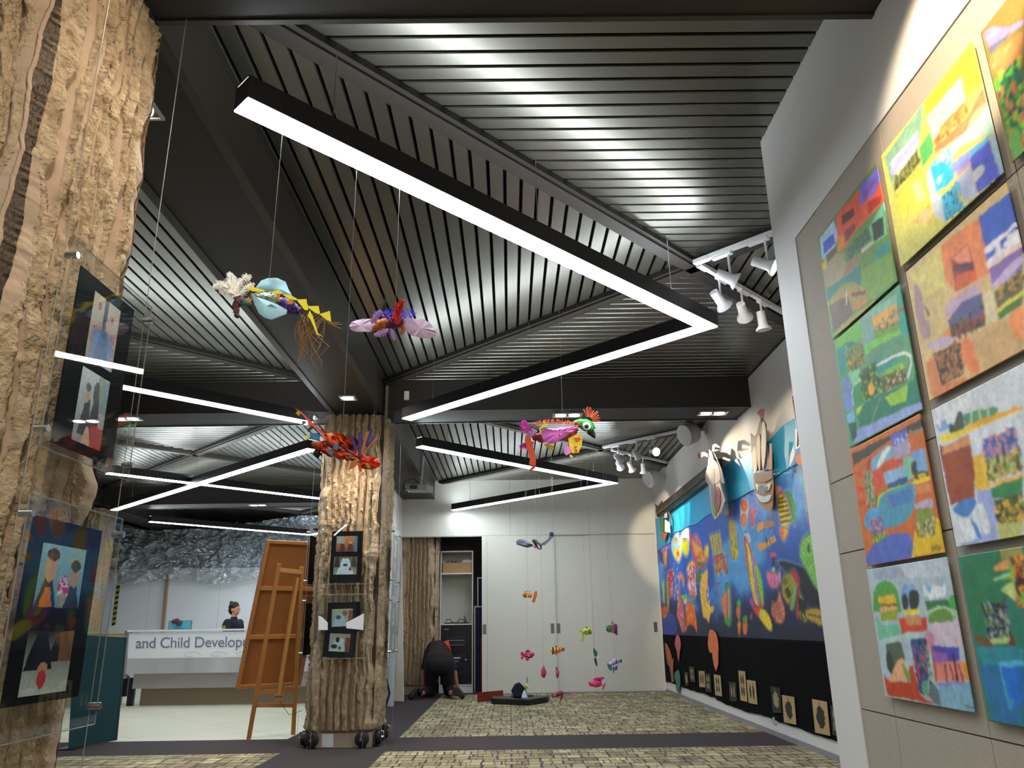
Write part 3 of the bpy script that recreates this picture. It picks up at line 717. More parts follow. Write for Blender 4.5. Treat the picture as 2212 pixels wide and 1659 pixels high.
# near pillar: the face turned to the room
acrylic(PX, PY, 1, 1.575, 2.185, 'upper acrylic panel on the near stone pillar with two photographs', .455, .25)
acrylic(PX, PY, 1, .845, 1.45, 'lower acrylic panel on the near stone pillar with two photographs', .455, .25)
wires(PX, PY, 1, '%s steel wire of the panels on the near stone pillar')
photo_mount(PX, PY, 1, -.19, .145, 1.60, 2.13, [(-.10, .06, 1.88, 2.09, A_STALL, 'colour photo of a figure in blue'), (-.10, .06, 1.63, 1.85, A_PAIR, 'colour photo of two people in dark clothes')], 'black mount with two photos in the upper panel of the near pillar', .452)
photo_mount(PX, PY, 1, -.21, .145, .93, 1.40, [(-.15, .07, 1.17, 1.335, A_FISHKIDS, 'photo of two children holding a pink fish'), (-.15, .07, .95, 1.11, A_TABLE, 'photo of people working at a table')], 'black mount with two photos in the lower panel of the near pillar', .452)
# mid pillar: front face and both sides
acrylic(MX, MY, 0, 1.553, 2.16, 'upper acrylic panel on the front of the mid pillar', .455, .25, .012)
acrylic(MX, MY, 0, .835, 1.45, 'lower acrylic panel on the front of the mid pillar', .455, .25, .012)
wires(MX, MY, 0, '%s front steel wire on the mid pillar')
photo_mount(MX, MY, 0, -.155, .17, 1.57, 2.09, [(-.105, .115, 1.88, 2.04, A_CLASS, 'photo of a crowded classroom'), (-.12, .12, 1.65, 1.83, A_LONGTABLE, 'photo of a long white table')], 'upper black mount with two photos on the mid pillar', .452)
photo_mount(MX, MY, 0, -.155, .175, 1.09, 1.375, [(-.11, .10, 1.14, 1.31, A_KIDS, 'pale photo of children at a table')], 'tilted black mount in the lower panel of the mid pillar, upper one', .452, -.02)
photo_mount(MX, MY, 0, -.175, .145, .845, 1.115, [(-.12, .085, .90, 1.07, A_KIDS2, 'photo of children and red wall')], 'tilted black mount in the lower panel of the mid pillar, lower one', .458, .05)
for sd, nm in ((1, 'right'), (3, 'left')):
    acrylic(MX, MY, sd, 1.553, 2.16, 'upper acrylic panel on the %s side of the mid pillar' % nm, .455, .25)
    acrylic(MX, MY, sd, .835, 1.45, 'lower acrylic panel on the %s side of the mid pillar' % nm, .455, .25)
    wires(MX, MY, sd, '%s steel wire on the '+nm+' side of the mid pillar')
    photo_mount(MX, MY, sd, -.16, .17, 1.58, 2.09, [(-.1, .1, 1.85, 2.03, A_KIDS, 'photo of children'), (-.1, .1, 1.62, 1.80, A_CLASS, 'photo of a classroom')], 'black mount with two photos on the %s side of the mid pillar, upper' % nm, .452)
    photo_mount(MX, MY, sd, -.16, .17, .86, 1.38, [(-.1, .1, 1.15, 1.32, A_KIDS2, 'photo of children'), (-.1, .1, .9, 1.08, A_LONGTABLE, 'photo of a table')], 'black mount with two photos on the %s side of the mid pillar, lower' % nm, .452)
tag(MB().prism([at(690+a, b, Y=MY-.47) for a, b in ((-2, 1330), (6, 1333), (18, 1345), (18, 1361), (-2, 1361))], (0, .003, 0)).build('paper_note', mat('note_paper', 'e2e2e6', .5)), 'white paper scrap left of the tilted mounts on the mid pillar', 'paper')
tag(MB().prism([at(a, b, Y=MY-.47) for a, b in ((748, 1345), (786, 1325), (785, 1361), (748, 1357))], (0, .003, 0)).build('paper_note', MATS['note_paper']), 'white paper scrap right of the tilted mounts on the mid pillar', 'paper')
# ------------------------------------------------------------------ the nine collage paintings on the near wall
A3, A4, A5, A6, A7, A8 = (1720, 340, 4.146), (1900, 60, 3.949), (1780, 620, 4.367), (1940, 380, 3.191), (1820, 880, 4.607), (1860, 1160, 3.770)
def painting(y0, y1, z0, z1, bg, layers, label, seed, curl=None, boost=1.0):
    c = Canvas('X', XN-.012, y0, y1, z0, z1, .0042, .003, bg, .16, seed); c.boost = boost
    for cr, tx in layers: c.draw(cr, tx)
    o = c.build('collage_painting', PAINT, -.003 if not curl else -.003, .004, curl)
    return tag(o, label, 'painting', 'landscape collage paintings on the near block wall')
painting(2.665, 3.28, 2.33, 2.845, '5f9136', [(A3, '''
P b4d0ee 215,725 345,560 380,690 345,840 240,920
P 3454d4 245,765 340,675 355,770 255,870
P ec5820 365,520 575,285 775,200 790,400 560,640 400,860 375,690
P 7a6ee0 575,265 748,72 765,205 700,330 575,430
P 8f50c0 610,330 700,190 720,230 620,400
P b02818 650,400 770,330 760,410 650,520
P 5a1a10 415,520 520,450 530,520 420,610
P 90240f 440,660 530,590 540,650 450,760
P ee8c18 370,690 430,700 440,780 385,850
P 2f6a46 470,800 650,620 665,720 590,830 470,930
B 78b060>183020>a08038 30 .6 470,800 650,620 665,720 590,830 470,930
P 78c4a0 655,640 790,400 825,690 700,770
P 28341a 680,600 785,530 800,690 700,755
P cccab8 590,830 690,740 700,770 600,860
P 9c7f5a 460,940 600,860 500,1030 430,1070
P a89c6c 250,1010 350,870 430,850 450,950 430,1080 330,1140 270,1170
P ecc028 235,970 270,900 280,990 245,1010
P 6a4c34 270,880 360,790 370,850 290,950
P 1f8e8c 705,840 840,735 850,830 740,930
P 1c8078 280,1180 450,1060 580,970 590,1140 450,1110 290,1290
P 78aa30 590,1000 860,850 880,1100 700,1280 590,1160
P 1f6a58 800,1210 930,1090 930,1150 700,1310
S a89a3c 300,1290 460,1125 600,1160 640,1240 500,1290 300,1330
P 74563e 300,1325 470,1240 515,1400 345,1560
P d0882a 500,1290 680,1250 600,1330 520,1380
P b4ac48 340,1585 520,1410 700,1290 720,1310 350,1600
L f4f0ea .9 455,1190 455,1320
P 8a2a20 500,1215 630,1190 625,1230 500,1250
''')], 'orange, blue and green landscape collage, top left of the painting grid', 21)
painting(2.655, 3.27, 1.825, 2.315, '5aa878', [(A5, '''
P 6ec838 115,500 350,310 375,480 250,560 130,590
P 86b4a8 350,290 440,230 480,440 470,520 380,560
P 8cc8b0 430,235 690,60 700,160 460,300
P 2fa092 690,50 745,15 760,150 710,210
P f0b040 455,300 690,150 705,220 480,400
P f4a868 490,400 700,240 720,310 490,410
P 9a6a50 700,220 770,180 780,220 710,240
P 7ea428 480,410 715,320 720,400 490,540
B 40581c>1c2c14>7a9a28 26 .7 470,380 715,300 720,330 480,400
P 22b0a0 715,260 800,230 820,440 730,450
P 7cd848 385,560 530,480 720,400 730,440 540,540 400,640
S 5aa078 480,600 600,520 740,440 750,600 600,660 500,700
P 2a9a92 130,590 200,540 225,680 210,760 165,860
P 28885a 190,540 270,510 330,540 240,580
P 7c9030 225,610 370,520 395,720 235,810
B f0b830>b87820>38501c>506a20 60 .8 225,610 370,530 395,710 235,800
P 8cd8a0 235,810 345,770 350,880 270,930
P 7c98d8 170,890 235,830 270,960 300,1140 210,1180
P 28a29a 490,700 720,650 640,760 510,830
P 84d044 610,770 780,700 780,760 530,860
L f2f4f0 1.1 495,750 600,690 700,640 770,615 820,650 835,720 800,850
P 4a7c2c 520,860 780,760 790,900 540,1010
B b85030>e0c8b0>283c18>8a4a30 55 .7 530,880 780,810 780,870 545,1000
P 3c6424 345,800 500,700 530,1000 370,1090
B 90c030>1c3414>28481c 60 .9 350,820 500,720 530,1000 370,1080
S fab428 430,920 455,895 480,950 475,1010 445,1020 425,970
P 3aa05c 270,960 345,880 370,1090 310,1150
L d8f4e0 .7 345,880 290,930 270,1010 285,1110
P c4e038 310,1150 380,1100 380,1130 315,1210
P 2f8668 330,1220 370,1110 540,1010 800,930 880,810 930,1090 800,1120 450,1290 340,1320
P a4dc40 580,1040 795,930 780,1080 640,1120
L 8c9a88 .7 540,1040 500,1150 455,1280
P 9cb0ec 320,1340 450,1290 800,1130 935,1085 940,1150 280,1480
P 88bcec 215,1210 290,1160 300,1270 230,1280
P 2a6456 235,1290 310,1270 320,1400 275,1480
''')], 'green farmland collage with a white track, second down in the left column', 22)
painting(2.675, 3.272, 1.325, 1.815, 'd8742c', [(A7, '''
P 4e4640 100,465 820,100 845,210 680,260 480,330 120,585
P 9a9480 660,240 830,200 840,220 690,265
P 5b6fd4 480,285 640,210 660,320 510,400
B a0a8f0>e8e8ff 30 .8 500,330 660,280 680,450 530,500
P b4acd0 510,400 660,310 690,450 540,520
S 7ab8dc 290,560 380,440 480,380 520,480 400,560 330,650
S f2f0e8 350,590 400,450 470,390 490,410 440,480 400,560
S e0523a 310,650 400,590 520,520 610,520 600,560 430,650 400,780 350,860 330,760
P b83028 250,560 290,490 290,560 255,650
P e04c20 130,640 200,650 210,700 140,690
P e04c20 150,790 220,800 220,850 155,840
P dc4a20 170,920 240,920 240,970 180,980
P a8a080 215,650 300,640 340,950 260,1000
B 586030>c0b890>6a7038>88904a 60 .9 220,680 310,660 345,980 260,1000
P 7cd0b0 610,500 690,480 720,700 650,740
P 84b4e8 690,450 830,415 855,650 730,660
P b86838 680,550 720,550 730,680 700,680
B 283c30 12 1.1 700,560 740,560 740,720 720,720
P 2e4634 720,650 860,630 865,680 730,720
P e4c028 755,670 835,655 835,690 760,700
P 9cc8e8 415,660 630,580 650,690 440,770
P 3458b0 450,770 655,680 660,740 460,800
P 4c7448 455,800 660,735 660,755 460,820
S b8e058 350,970 380,870 520,800 720,740 720,770 540,830 400,890 370,980
P f8dc28 720,720 880,685 880,720 725,760
P d89058 725,775 880,740 885,830 730,860
S 58a8c8 370,960 400,880 560,800 720,760 720,960 700,1040 600,1160 440,1200 330,1100 340,1010
P 5088cc 460,880 700,790 715,930 490,1010
S 58b0e0 230,1090 290,1010 370,1010 400,1100 300,1220 240,1190
P d86070 480,970 510,980 500,1010
P 5a78c4 265,1120 400,1080 420,1250 300,1260
P 98b030 300,1260 440,1260 460,1430 325,1440
B d86878>5878c8>f0a890 40 .7 270,1110 400,1090 420,1250 300,1240
B 586a20>c0d040 40 .8 300,1270 440,1260 455,1430 330,1440
P c0b8d8 720,960 900,900 910,990 730,1010
P 8c9c44 735,1015 915,1000 940,1270 765,1285
B e0dcb8>b0b468>606c24 70 .7 750,1150 920,1140 935,1260 770,1280
S 5c74d0 250,1480 300,1390 420,1300 550,1250 660,1260 710,1350 690,1490 270,1570
P ecc81c 695,1490 735,1200 750,1290 930,1280 940,1100 980,1110 1000,1300 1060,1440
B a08820 14 .8 900,1390 1000,1370 1000,1420 900,1420
''')], 'orange collage with blue lake shape, third down in the left column', 23)
painting(2.668, 3.28, .822, 1.31, 'b8ccd8', [(A8, '''
S ccd8e8 300,220 720,200 740,300 400,330
S a8b8cc 120,260 300,240 350,330 150,350
S 5cac48 105,600 120,420 200,355 290,410 330,560 320,620 110,610
P ecc040 145,490 280,470 300,560 155,570
P f0b880 155,580 300,560 295,610 165,620
P 9cb030 165,620 300,590 305,680 175,690
L 6a5020 .7 150,560 300,550
S 84b4e8 330,480 350,400 420,385 450,410 460,560 350,560
S 3a403c 340,480 380,480 390,580 350,580
S 363c36 400,450 470,440 480,560 410,590
P fae428 350,600 480,590 490,630 360,640
P d8502c 315,660 540,650 545,770 340,790
P d89c68 370,650 490,640 500,710 380,720
P 80b4e4 500,400 690,390 700,500 520,505
B eef4fa 25 1.2 510,420 690,410 690,480 520,490
P 3c7a4c 520,520 745,505 740,600 550,610
S 4cb858 720,500 780,480 800,600 760,660 740,610
S b8dcb8 550,600 660,560 790,600 800,640 560,640
S 6c9c40 555,690 570,620 650,585 735,610 745,695 600,700
P 78c8a8 125,640 180,720 320,710 340,790 150,840
S bcd8d8 150,850 340,790 430,770 540,830 410,830 330,860 160,870
P d8c8d8 560,710 800,680 850,900 580,880
S d898b8 540,780 600,790 610,880 540,960 520,860
P 5c6c5c 205,870 330,855 370,1000 230,1090
S 38483c 210,960 250,940 280,1100 230,1090
S f0b488 235,1170 300,1020 350,1000 370,1080 410,1160 250,1180
S 88a844 340,1040 400,1100 415,1160 380,1170
P c84820 190,1120 240,1180 410,1180 400,1060 430,1040 480,1280 620,1370 220,1290
P 3c58b0 410,830 525,820 560,1180 480,1280 450,1100
B d84060>303c60>284830>5a9a50>283050 90 .9 430,900 540,850 570,1180 480,1280
P 60b490 500,1180 560,1180 545,1290 500,1250
P 5050c0 580,890 800,895 815,1010 690,1030 600,1020
P a468c8 590,930 700,950 720,1020 610,1010
P f0907c 600,1020 830,1010 860,1180 620,1180
L 3a2430 1 690,1040 705,1170
L 3a2430 1.2 760,960 790,1170
L 3a2430 .8 730,1040 760,1170
L 3a2430 .8 800,1040 840,1170
P 8c88dc 620,1190 860,1180 855,1240 640,1220
P e8a030 830,1020 890,1040 910,1170 860,1170
P b86030 575,880 590,890 625,1170 610,1180
S 6a7c84 560,1230 600,1200 650,1280 655,1380 590,1340
P 84b8d4 640,1230 910,1180 955,1440 660,1380
L 505c68 .5 860,1370 920,1385
''')], 'pale sky collage with trees and red soil, bottom of the left column', 24)
painting(1.995, 2.625, 2.37, 2.85, 'dcd86c', [(A4, '''
P 8cb8a0 45,1110 380,640 340,1050 120,1300 150,1440 100,1300
P f0ecf4 100,1150 330,880 340,1030 150,1260
S c8b8ec 110,1200 300,930 330,960 200,1140 130,1250
P 586038 130,1310 330,1030 350,1150 140,1400
B 8c9440>384024>a8a450 60 .8 140,1340 330,1040 350,1150 150,1390
P ffc048 140,1440 340,1170 350,1220 150,1480
P e4e050 140,1480 370,1200 440,1500 170,1640
P d8e890 280,1350 350,1280 410,1480 330,1480
P 5cb868 345,1040 430,880 475,1000 470,1060 370,1190
P f0d040 380,640 820,110 900,460 760,600 700,410 420,760
P f8ecc8 410,760 700,420 760,730 470,960
P c88a4c 470,960 560,800 740,620 765,730 480,1010
B e0a860>a86c30 40 1 480,940 740,660 760,730 490,1000
P ac8860 480,1030 770,740 900,470 930,640 700,930 480,1080
S c8b090 800,740 920,640 930,680 760,860
P b8dcd4 440,1170 640,980 850,780 935,660 980,880 700,1010 600,1160
B 50b8e0>d8ecec 34 .9 450,1160 600,1050 620,1160 450,1180
P 38b8f4 440,1185 540,1135 640,1190 640,1300 490,1410
P e8f8f8 500,1290 540,1260 525,1320 500,1330
P 8c9ce8 600,1180 760,1050 940,930 960,1050 780,1160 650,1230
P 48c0ec 770,1080 940,915 940,950 800,1100
P c49cd8 650,1240 780,1130 790,1160 680,1260
P 5c64dc 780,1110 945,960 1045,1270 850,1420 790,1190
P b8c4e8 640,1310 790,1190 840,1420 730,1480
S d0d8dc 805,1240 860,1180 900,1190 890,1250 830,1310
P 48bcec 530,1440 640,1350 730,1540 570,1659
B 1c3040 40 .5 540,1430 640,1360 730,1540 590,1640
P 58c0ec 640,1340 690,1300 705,1390 650,1400
P c4d0e4 400,1250 440,1190 490,1410 530,1440 570,1659 480,1600
P e8b058 300,1659 430,1500 460,1659
S e0c890 330,1640 420,1530 440,1640
P 90a0c8 1045,1270 1080,1190 1100,1250 740,1560 730,1530
P a4c4dc 945,900 1000,900 1080,1200 1040,1270
''')], 'bright yellow and turquoise collage, top of the second column', 25)
painting(1.993, 2.597, 1.84, 2.335, 'dcc084', [(A6, '''
P f08c50 300,480 560,290 650,660 560,720 400,800 330,700
P e8dc70 100,720 300,480 340,860 300,900 250,600
P e4d47c 95,680 290,500 330,720 200,900 150,780
S b09098 110,790 150,760 210,960 230,1110 160,1090
P d8c080 170,860 330,760 340,880 200,1000
L 7a5a40 1 190,900 215,960
P a83c20 370,565 495,460 550,710 405,800
P f09070 375,570 495,465 510,600 440,600
P 5c3038 380,610 520,590 530,650 400,660
P e06024 400,690 540,640 550,710 410,790
P 3c66d4 560,285 775,110 850,430 630,620
S f4f0ff 600,500 700,420 840,310 850,330 760,400 640,520
S e8e8fc 620,590 700,510 760,500 800,470 820,480 640,610
B f4f4ff 12 1.5 680,500 850,380 850,430 690,520
P f4dcd4 620,620 850,450 860,480 630,650
P 8c6cbc 630,650 868,480 868,640 660,780
S c8b8e8 650,760 800,590 868,560 868,600 720,740
P 5a6a34 665,800 868,640 868,780 690,910
B c89038>384a24 30 .9 700,760 868,660 868,740 700,860
P f4dc20 690,920 868,790 868,820 700,940
P 3f7a2c 695,940 868,820 868,890 705,990
P e8a8b0 350,860 560,730 570,760 400,860 350,900
P c8acc8 330,900 540,740 580,800 340,980
P 5a5c94 345,1000 450,870 585,805 605,980 370,1050
P 4a3030 355,1030 610,970 610,1030 380,1120
B b04428>281c28>686020 50 .9 360,1040 605,980 600,1020 390,1110
P ee9050 300,1120 355,1040 375,1120
P c8b8d8 200,1180 330,1100 420,1130 250,1210
P 6a4428 250,1230 430,1140 465,1360 300,1450
B 2c1c14>a86c38>3c2818>c08848 90 1.1 260,1240 430,1150 460,1350 300,1440
P e08c58 195,1290 260,1240 300,1450 470,1380 500,1410 250,1560
P d8b078 440,1150 700,1010 868,930 868,1230 500,1400
S f08850 440,1150 500,1120 560,1300 540,1370 470,1300
S f49858 780,970 868,900 868,1130 800,1080
P e4d8b0 590,830 650,790 700,1000 620,1010
''')], 'sandy orange collage with a blue sky photo, second down in the second column', 26)
painting(1.992, 2.597, 1.335, 1.805, 'dce4f0', [(A7, '''
P 8cb4ec 940,170 1240,20 1250,120 1130,180 980,260
B f0f4fc 20 1.6 920,60 1300,0 1200,80 950,120
S 3a4c38 1070,250 1080,150 1115,180 1120,250
S 4c5a48 1110,240 1150,60 1200,50 1220,180 1180,230
P 58a470 1215,60 1500,0 1560,0 1560,60 1230,190
L c8e0c0 1 1290,30 1290,150
L c8e0c0 1 1380,20 1380,120
L c8e0c0 1 1460,0 1460,100
P fce420 970,300 1230,200 1500,100 1740,0 1700,0 1806,0 1806,20 1500,160 1000,360
P f4b428 1250,170 1720,0 1806,0 1806,20 1320,210
P e09c68 1000,390 1270,270 1280,370 1010,470
P a04c28 985,480 1280,370 1330,560 1330,900 1080,970
P 8a3018 970,370 1000,380 1010,500 985,480
P f4c83c 1310,500 1430,460 1490,810 1340,830
P e0e8f4 1270,250 1700,60 1806,120 1806,380 1750,200 1400,320 1400,460 1310,500
P 5878cc 1400,325 1710,200 1790,480 1650,600 1430,560
P a8b45c 1460,540 1760,420 1806,620 1480,745
B d890a8>4c64bc>f0b8a0>3c5c9c 80 1 1400,330 1710,220 1790,520 1440,600
B 6c8a38>c8d47c>3c5828>d8a060 110 .9 1450,520 1770,440 1806,640 1480,740
P f8bc30 1490,770 1806,660 1806,690 1500,800
P 3c8c50 1485,810 1806,690 1806,860 1510,920
P 3f5c34 1510,930 1806,850 1806,1130 1560,1160
B f0b830>243c24>587838 60 1 1520,980 1806,900 1806,1130 1560,1150
P c8c878 1560,1170 1806,1130 1806,1310 1570,1330
P a8b4f0 1340,830 1490,820 1570,1320 1180,1400 1190,1340 1400,1300
S 4c8cdc 1110,990 1290,900 1340,960 1250,1100 1160,1060
S e8f0fc 1100,1000 1160,1120 1250,1100 1330,1290 1180,1340 1130,1180
S 4888d8 1290,1100 1400,1290 1350,1300
S dce4ec 1350,980 1410,970 1480,1160 1460,1260 1410,1220
P 9cb0d4 1180,1350 1370,1310 1380,1370 1190,1395
''')], 'white and brown collage with a yellow band, third down in the second column', 27)
painting(1.99, 2.597, .806, 1.305, '28806c', [(A8, '''
P 2c8058 820,160 1150,110 1327,70 1327,400 1200,500 1000,760 930,770
P a8a454 1130,110 1327,70 1327,160 1150,190
S f0a860 1090,240 1180,190 1240,200 1230,260 1110,270
S 98e0b0 1090,330 1230,290 1240,310 1110,350
P 8cbc50 1120,340 1240,310 1250,340 1150,350
P c87c38 1220,180 1327,160 1327,580 1290,580
B 582c18>f4a83c>8cc040>c05020>301c10 80 1.2 1225,190 1327,170 1327,560 1290,570
S c8d888 1150,430 1250,370 1270,520 1200,470
P 28402c 990,560 1190,525 1240,860 1060,830
B 5c58a0>182418>6ca048>100f18>a8b4b8 90 .9 1000,570 1190,540 1240,840 1060,820
P c0d088 1050,830 1220,810 1230,860 1080,880
P 7a5830 930,780 1040,820 1090,890 1060,920 950,860
P 6c3c20 1210,860 1250,780 1300,980 1280,1000
P 2c94a8 950,900 1100,900 1327,900 1327,1060 1000,1060
P 2c78b4 970,1040 1327,1050 1327,1540 1080,1490
P 1c74dc 1140,1060 1327,1030 1327,1370 1210,1390
L 58c0f0 1.4 1140,1045 1327,1025
L 48b8e8 1.2 1140,1060 1215,1380
S 40a0dc 1190,1320 1260,1330 1230,1400
''')], 'dark green and blue collage, bottom of the second column', 28)
painting(1.34, 1.951, 2.375, 2.84, '88783c', [(A4, '''
P a48cd8 905,40 960,0 1100,0 1232,-60 1232,-20 1100,60 945,160
S d898c0 920,80 1000,20 1010,40 940,110
P 5c6c98 945,170 1100,60 1150,0 1100,80 960,220
P c08850 955,240 1232,30 1232,300 1010,410 990,390
S e8905c 960,290 1100,150 1120,180 1000,330
P 3c8c40 1000,430 1232,340 1232,1130 1170,1160 1100,900
B 58c038>2c6c5c>e08858>a4dc40>206048 120 1.4 1010,440 1232,360 1232,1120 1170,1140
P 3c8070 1130,410 1232,360 1232,440 1140,460
S b87c48 1180,960 1232,900 1232,1040 1200,1010
P 6cb858 1110,920 1200,880 1232,1120 1170,1150
''')], 'purple sky and poppy field collage, topmost at the right frame edge', 29)
# ------------------------------------------------------------------ mural wall
M1, M2, M3 = (1400, 1080, 5.186), (1580, 980, 3.95), (1400, 840, 4.1477)
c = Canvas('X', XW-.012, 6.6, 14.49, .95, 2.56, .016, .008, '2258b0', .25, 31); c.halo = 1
# sea: lighter and darker drifts of blue paint
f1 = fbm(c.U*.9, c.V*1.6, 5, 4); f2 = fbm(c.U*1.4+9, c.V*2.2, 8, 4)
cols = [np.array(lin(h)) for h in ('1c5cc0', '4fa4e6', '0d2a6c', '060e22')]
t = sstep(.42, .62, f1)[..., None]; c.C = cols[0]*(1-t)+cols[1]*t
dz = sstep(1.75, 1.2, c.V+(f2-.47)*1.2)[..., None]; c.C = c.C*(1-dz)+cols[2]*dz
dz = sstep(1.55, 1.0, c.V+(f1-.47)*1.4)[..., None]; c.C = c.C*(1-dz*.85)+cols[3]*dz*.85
c.draw(M1, '''
P 1c2c90 90,500 240,430 235,800 150,700
P 4458c8 150,490 230,440 215,820 180,800
P e89c28 165,570 210,560 205,740 180,740
L a83838 3 180,580 190,720
B e8a0e8>c878d8 40 2.5 140,470 230,450 230,540 150,540
S 1c3ca0 150,1260 240,1250 310,1330 310,1500 180,1500
S 8cc8ec 260,480 330,350 360,440 380,600 340,700 280,620
S f0a030 280,440 310,405 345,440 330,480 290,480
S 4c90c8 295,440 310,420 330,440 315,465
S e8c83c 285,580 300,510 320,560 350,510 365,590 345,700 320,650 300,650
S dc4838 315,590 340,570 350,610 330,640
S f4f8fc 365,400 400,330 455,320 460,560 430,640 385,590 365,480
S f0ec28 375,460 450,460 455,560 430,635 390,580
L 3c3c3c 1.6 375,430 410,437 440,430
S e03c4c 460,340 500,420 540,500 640,620 680,600 660,700 600,770 540,760 510,660 480,520
S f8a83c 490,450 530,480 600,540 640,640 630,700 560,700 520,600
S e46878 510,410 540,385 580,440 600,520 560,500
S f4d028 625,620 640,520 670,500 680,560 660,660
B b03c30>e87838 50 1.6 520,580 620,620 640,700 540,680
S 288850 545,690 600,700 640,710 630,735 570,730
S 4c7c38 540,860 570,770 600,800 590,900 545,930
S f4b82c 430,810 440,740 480,680 515,700 530,780 480,760
S d83c3c 440,800 480,740 520,750 530,900 520,950 450,930
S e87c98 440,930 520,920 540,1060 500,1080 460,1040
B f8f0f8>c84858 150 1.6 445,760 520,760 535,1060 460,1060
S 7c983c 450,1050 500,1080 540,1060 530,1110 490,1115
S c83040 220,880 235,790 260,800 285,790 280,1060 240,1070
S 3c70d0 285,1060 280,820 290,720 310,790 335,860 340,1080 300,1100
B f0f0f8 60 1.4 215,790 340,790 340,1110 230,1100
S 788cd0 770,940 810,930 820,1040 840,1150 800,1110 780,1020
S c8e028 160,920 180,920 185,1140 170,1130
S b0a030 200,920 215,920 240,1100 220,1250
S d85020 150,1210 200,1180 220,1240 210,1310 160,1320
B e8a030>50a030 40 1.6 160,1100 230,1100 220,1340 160,1330
S e88068 345,830 380,825 405,880 405,970 390,960 370,880 350,900
S c86468 345,900 365,1080 400,1200 420,1400 410,1480 380,1480 350,1380 320,1290 335,1120
B f0b0a8>a03c48 60 1.6 340,1100 400,1150 420,1450 350,1400
S 6cc830 370,1080 410,1060 430,1090 400,1130
S f0c0a8 400,1130 430,1100 430,1150 410,1170
S ee6c1c 425,1400 425,1200 455,1135 500,1160 535,1300 550,1480 520,1430 480,1400 440,1420 430,1490
B f8b030>d04c18 60 1.6 440,1180 520,1200 530,1380 440,1380
S f0c040 580,1000 600,860 650,775 670,800 665,950 650,1080 690,1180 740,1190 735,1250 700,1290 680,1380 650,1330 620,1320 600,1200
B e8983c>f8e068 80 1.6 600,860 660,820 680,1200 620,1280
P c8b854 685,395 805,350 840,600 730,640
L 24408c 2.2 715,380 745,640
L 24408c 2.2 745,370 785,620
L 24408c 2.2 775,360 815,610
S dc5830 730,650 830,600 870,640 895,800 860,830 830,760 790,840 770,830
B c8c040>3c58a0 70 1.8 735,640 870,620 895,820 770,840
S c8a830 905,250 925,210 970,250 1000,450 1010,600 980,670 935,640 915,450
B 50a030>e8c83c 60 1.6 920,400 990,400 1010,640 940,640
P b08c38 935,60 955,60 950,180 935,190
P a87c28 840,130 900,100 920,140 870,190
S f8e0d0 1040,100 1080,0 1120,30 1125,110 1100,300 1050,300
S f08838 1050,80 1080,10 1115,60 1105,120 1060,130
S e86c48 1045,160 1085,150 1105,180 1085,300 1050,250
S 3c9c78 860,980 870,930 900,930 925,990 940,1200 930,1400 880,1390 900,1100 870,1050
S e89050 820,1150 850,1040 880,1050 880,1330 860,1340
S e8a068 890,1010 915,1010 920,1250 895,1330
S 2c9c38 850,1330 900,1350 930,1330 920,1410 870,1390
S 38c03c 995,1170 1010,1115 1035,1140 1030,1190
S e08038 985,1260 1005,1180 1040,1230 1020,1350
S e8903c 1000,1400 1020,1340 1040,1400 1020,1530
S 38a038 1060,1320 1100,1290 1110,1360 1065,1370
S e07c30 1060,1380 1110,1370 1105,1500 1070,1500
''')
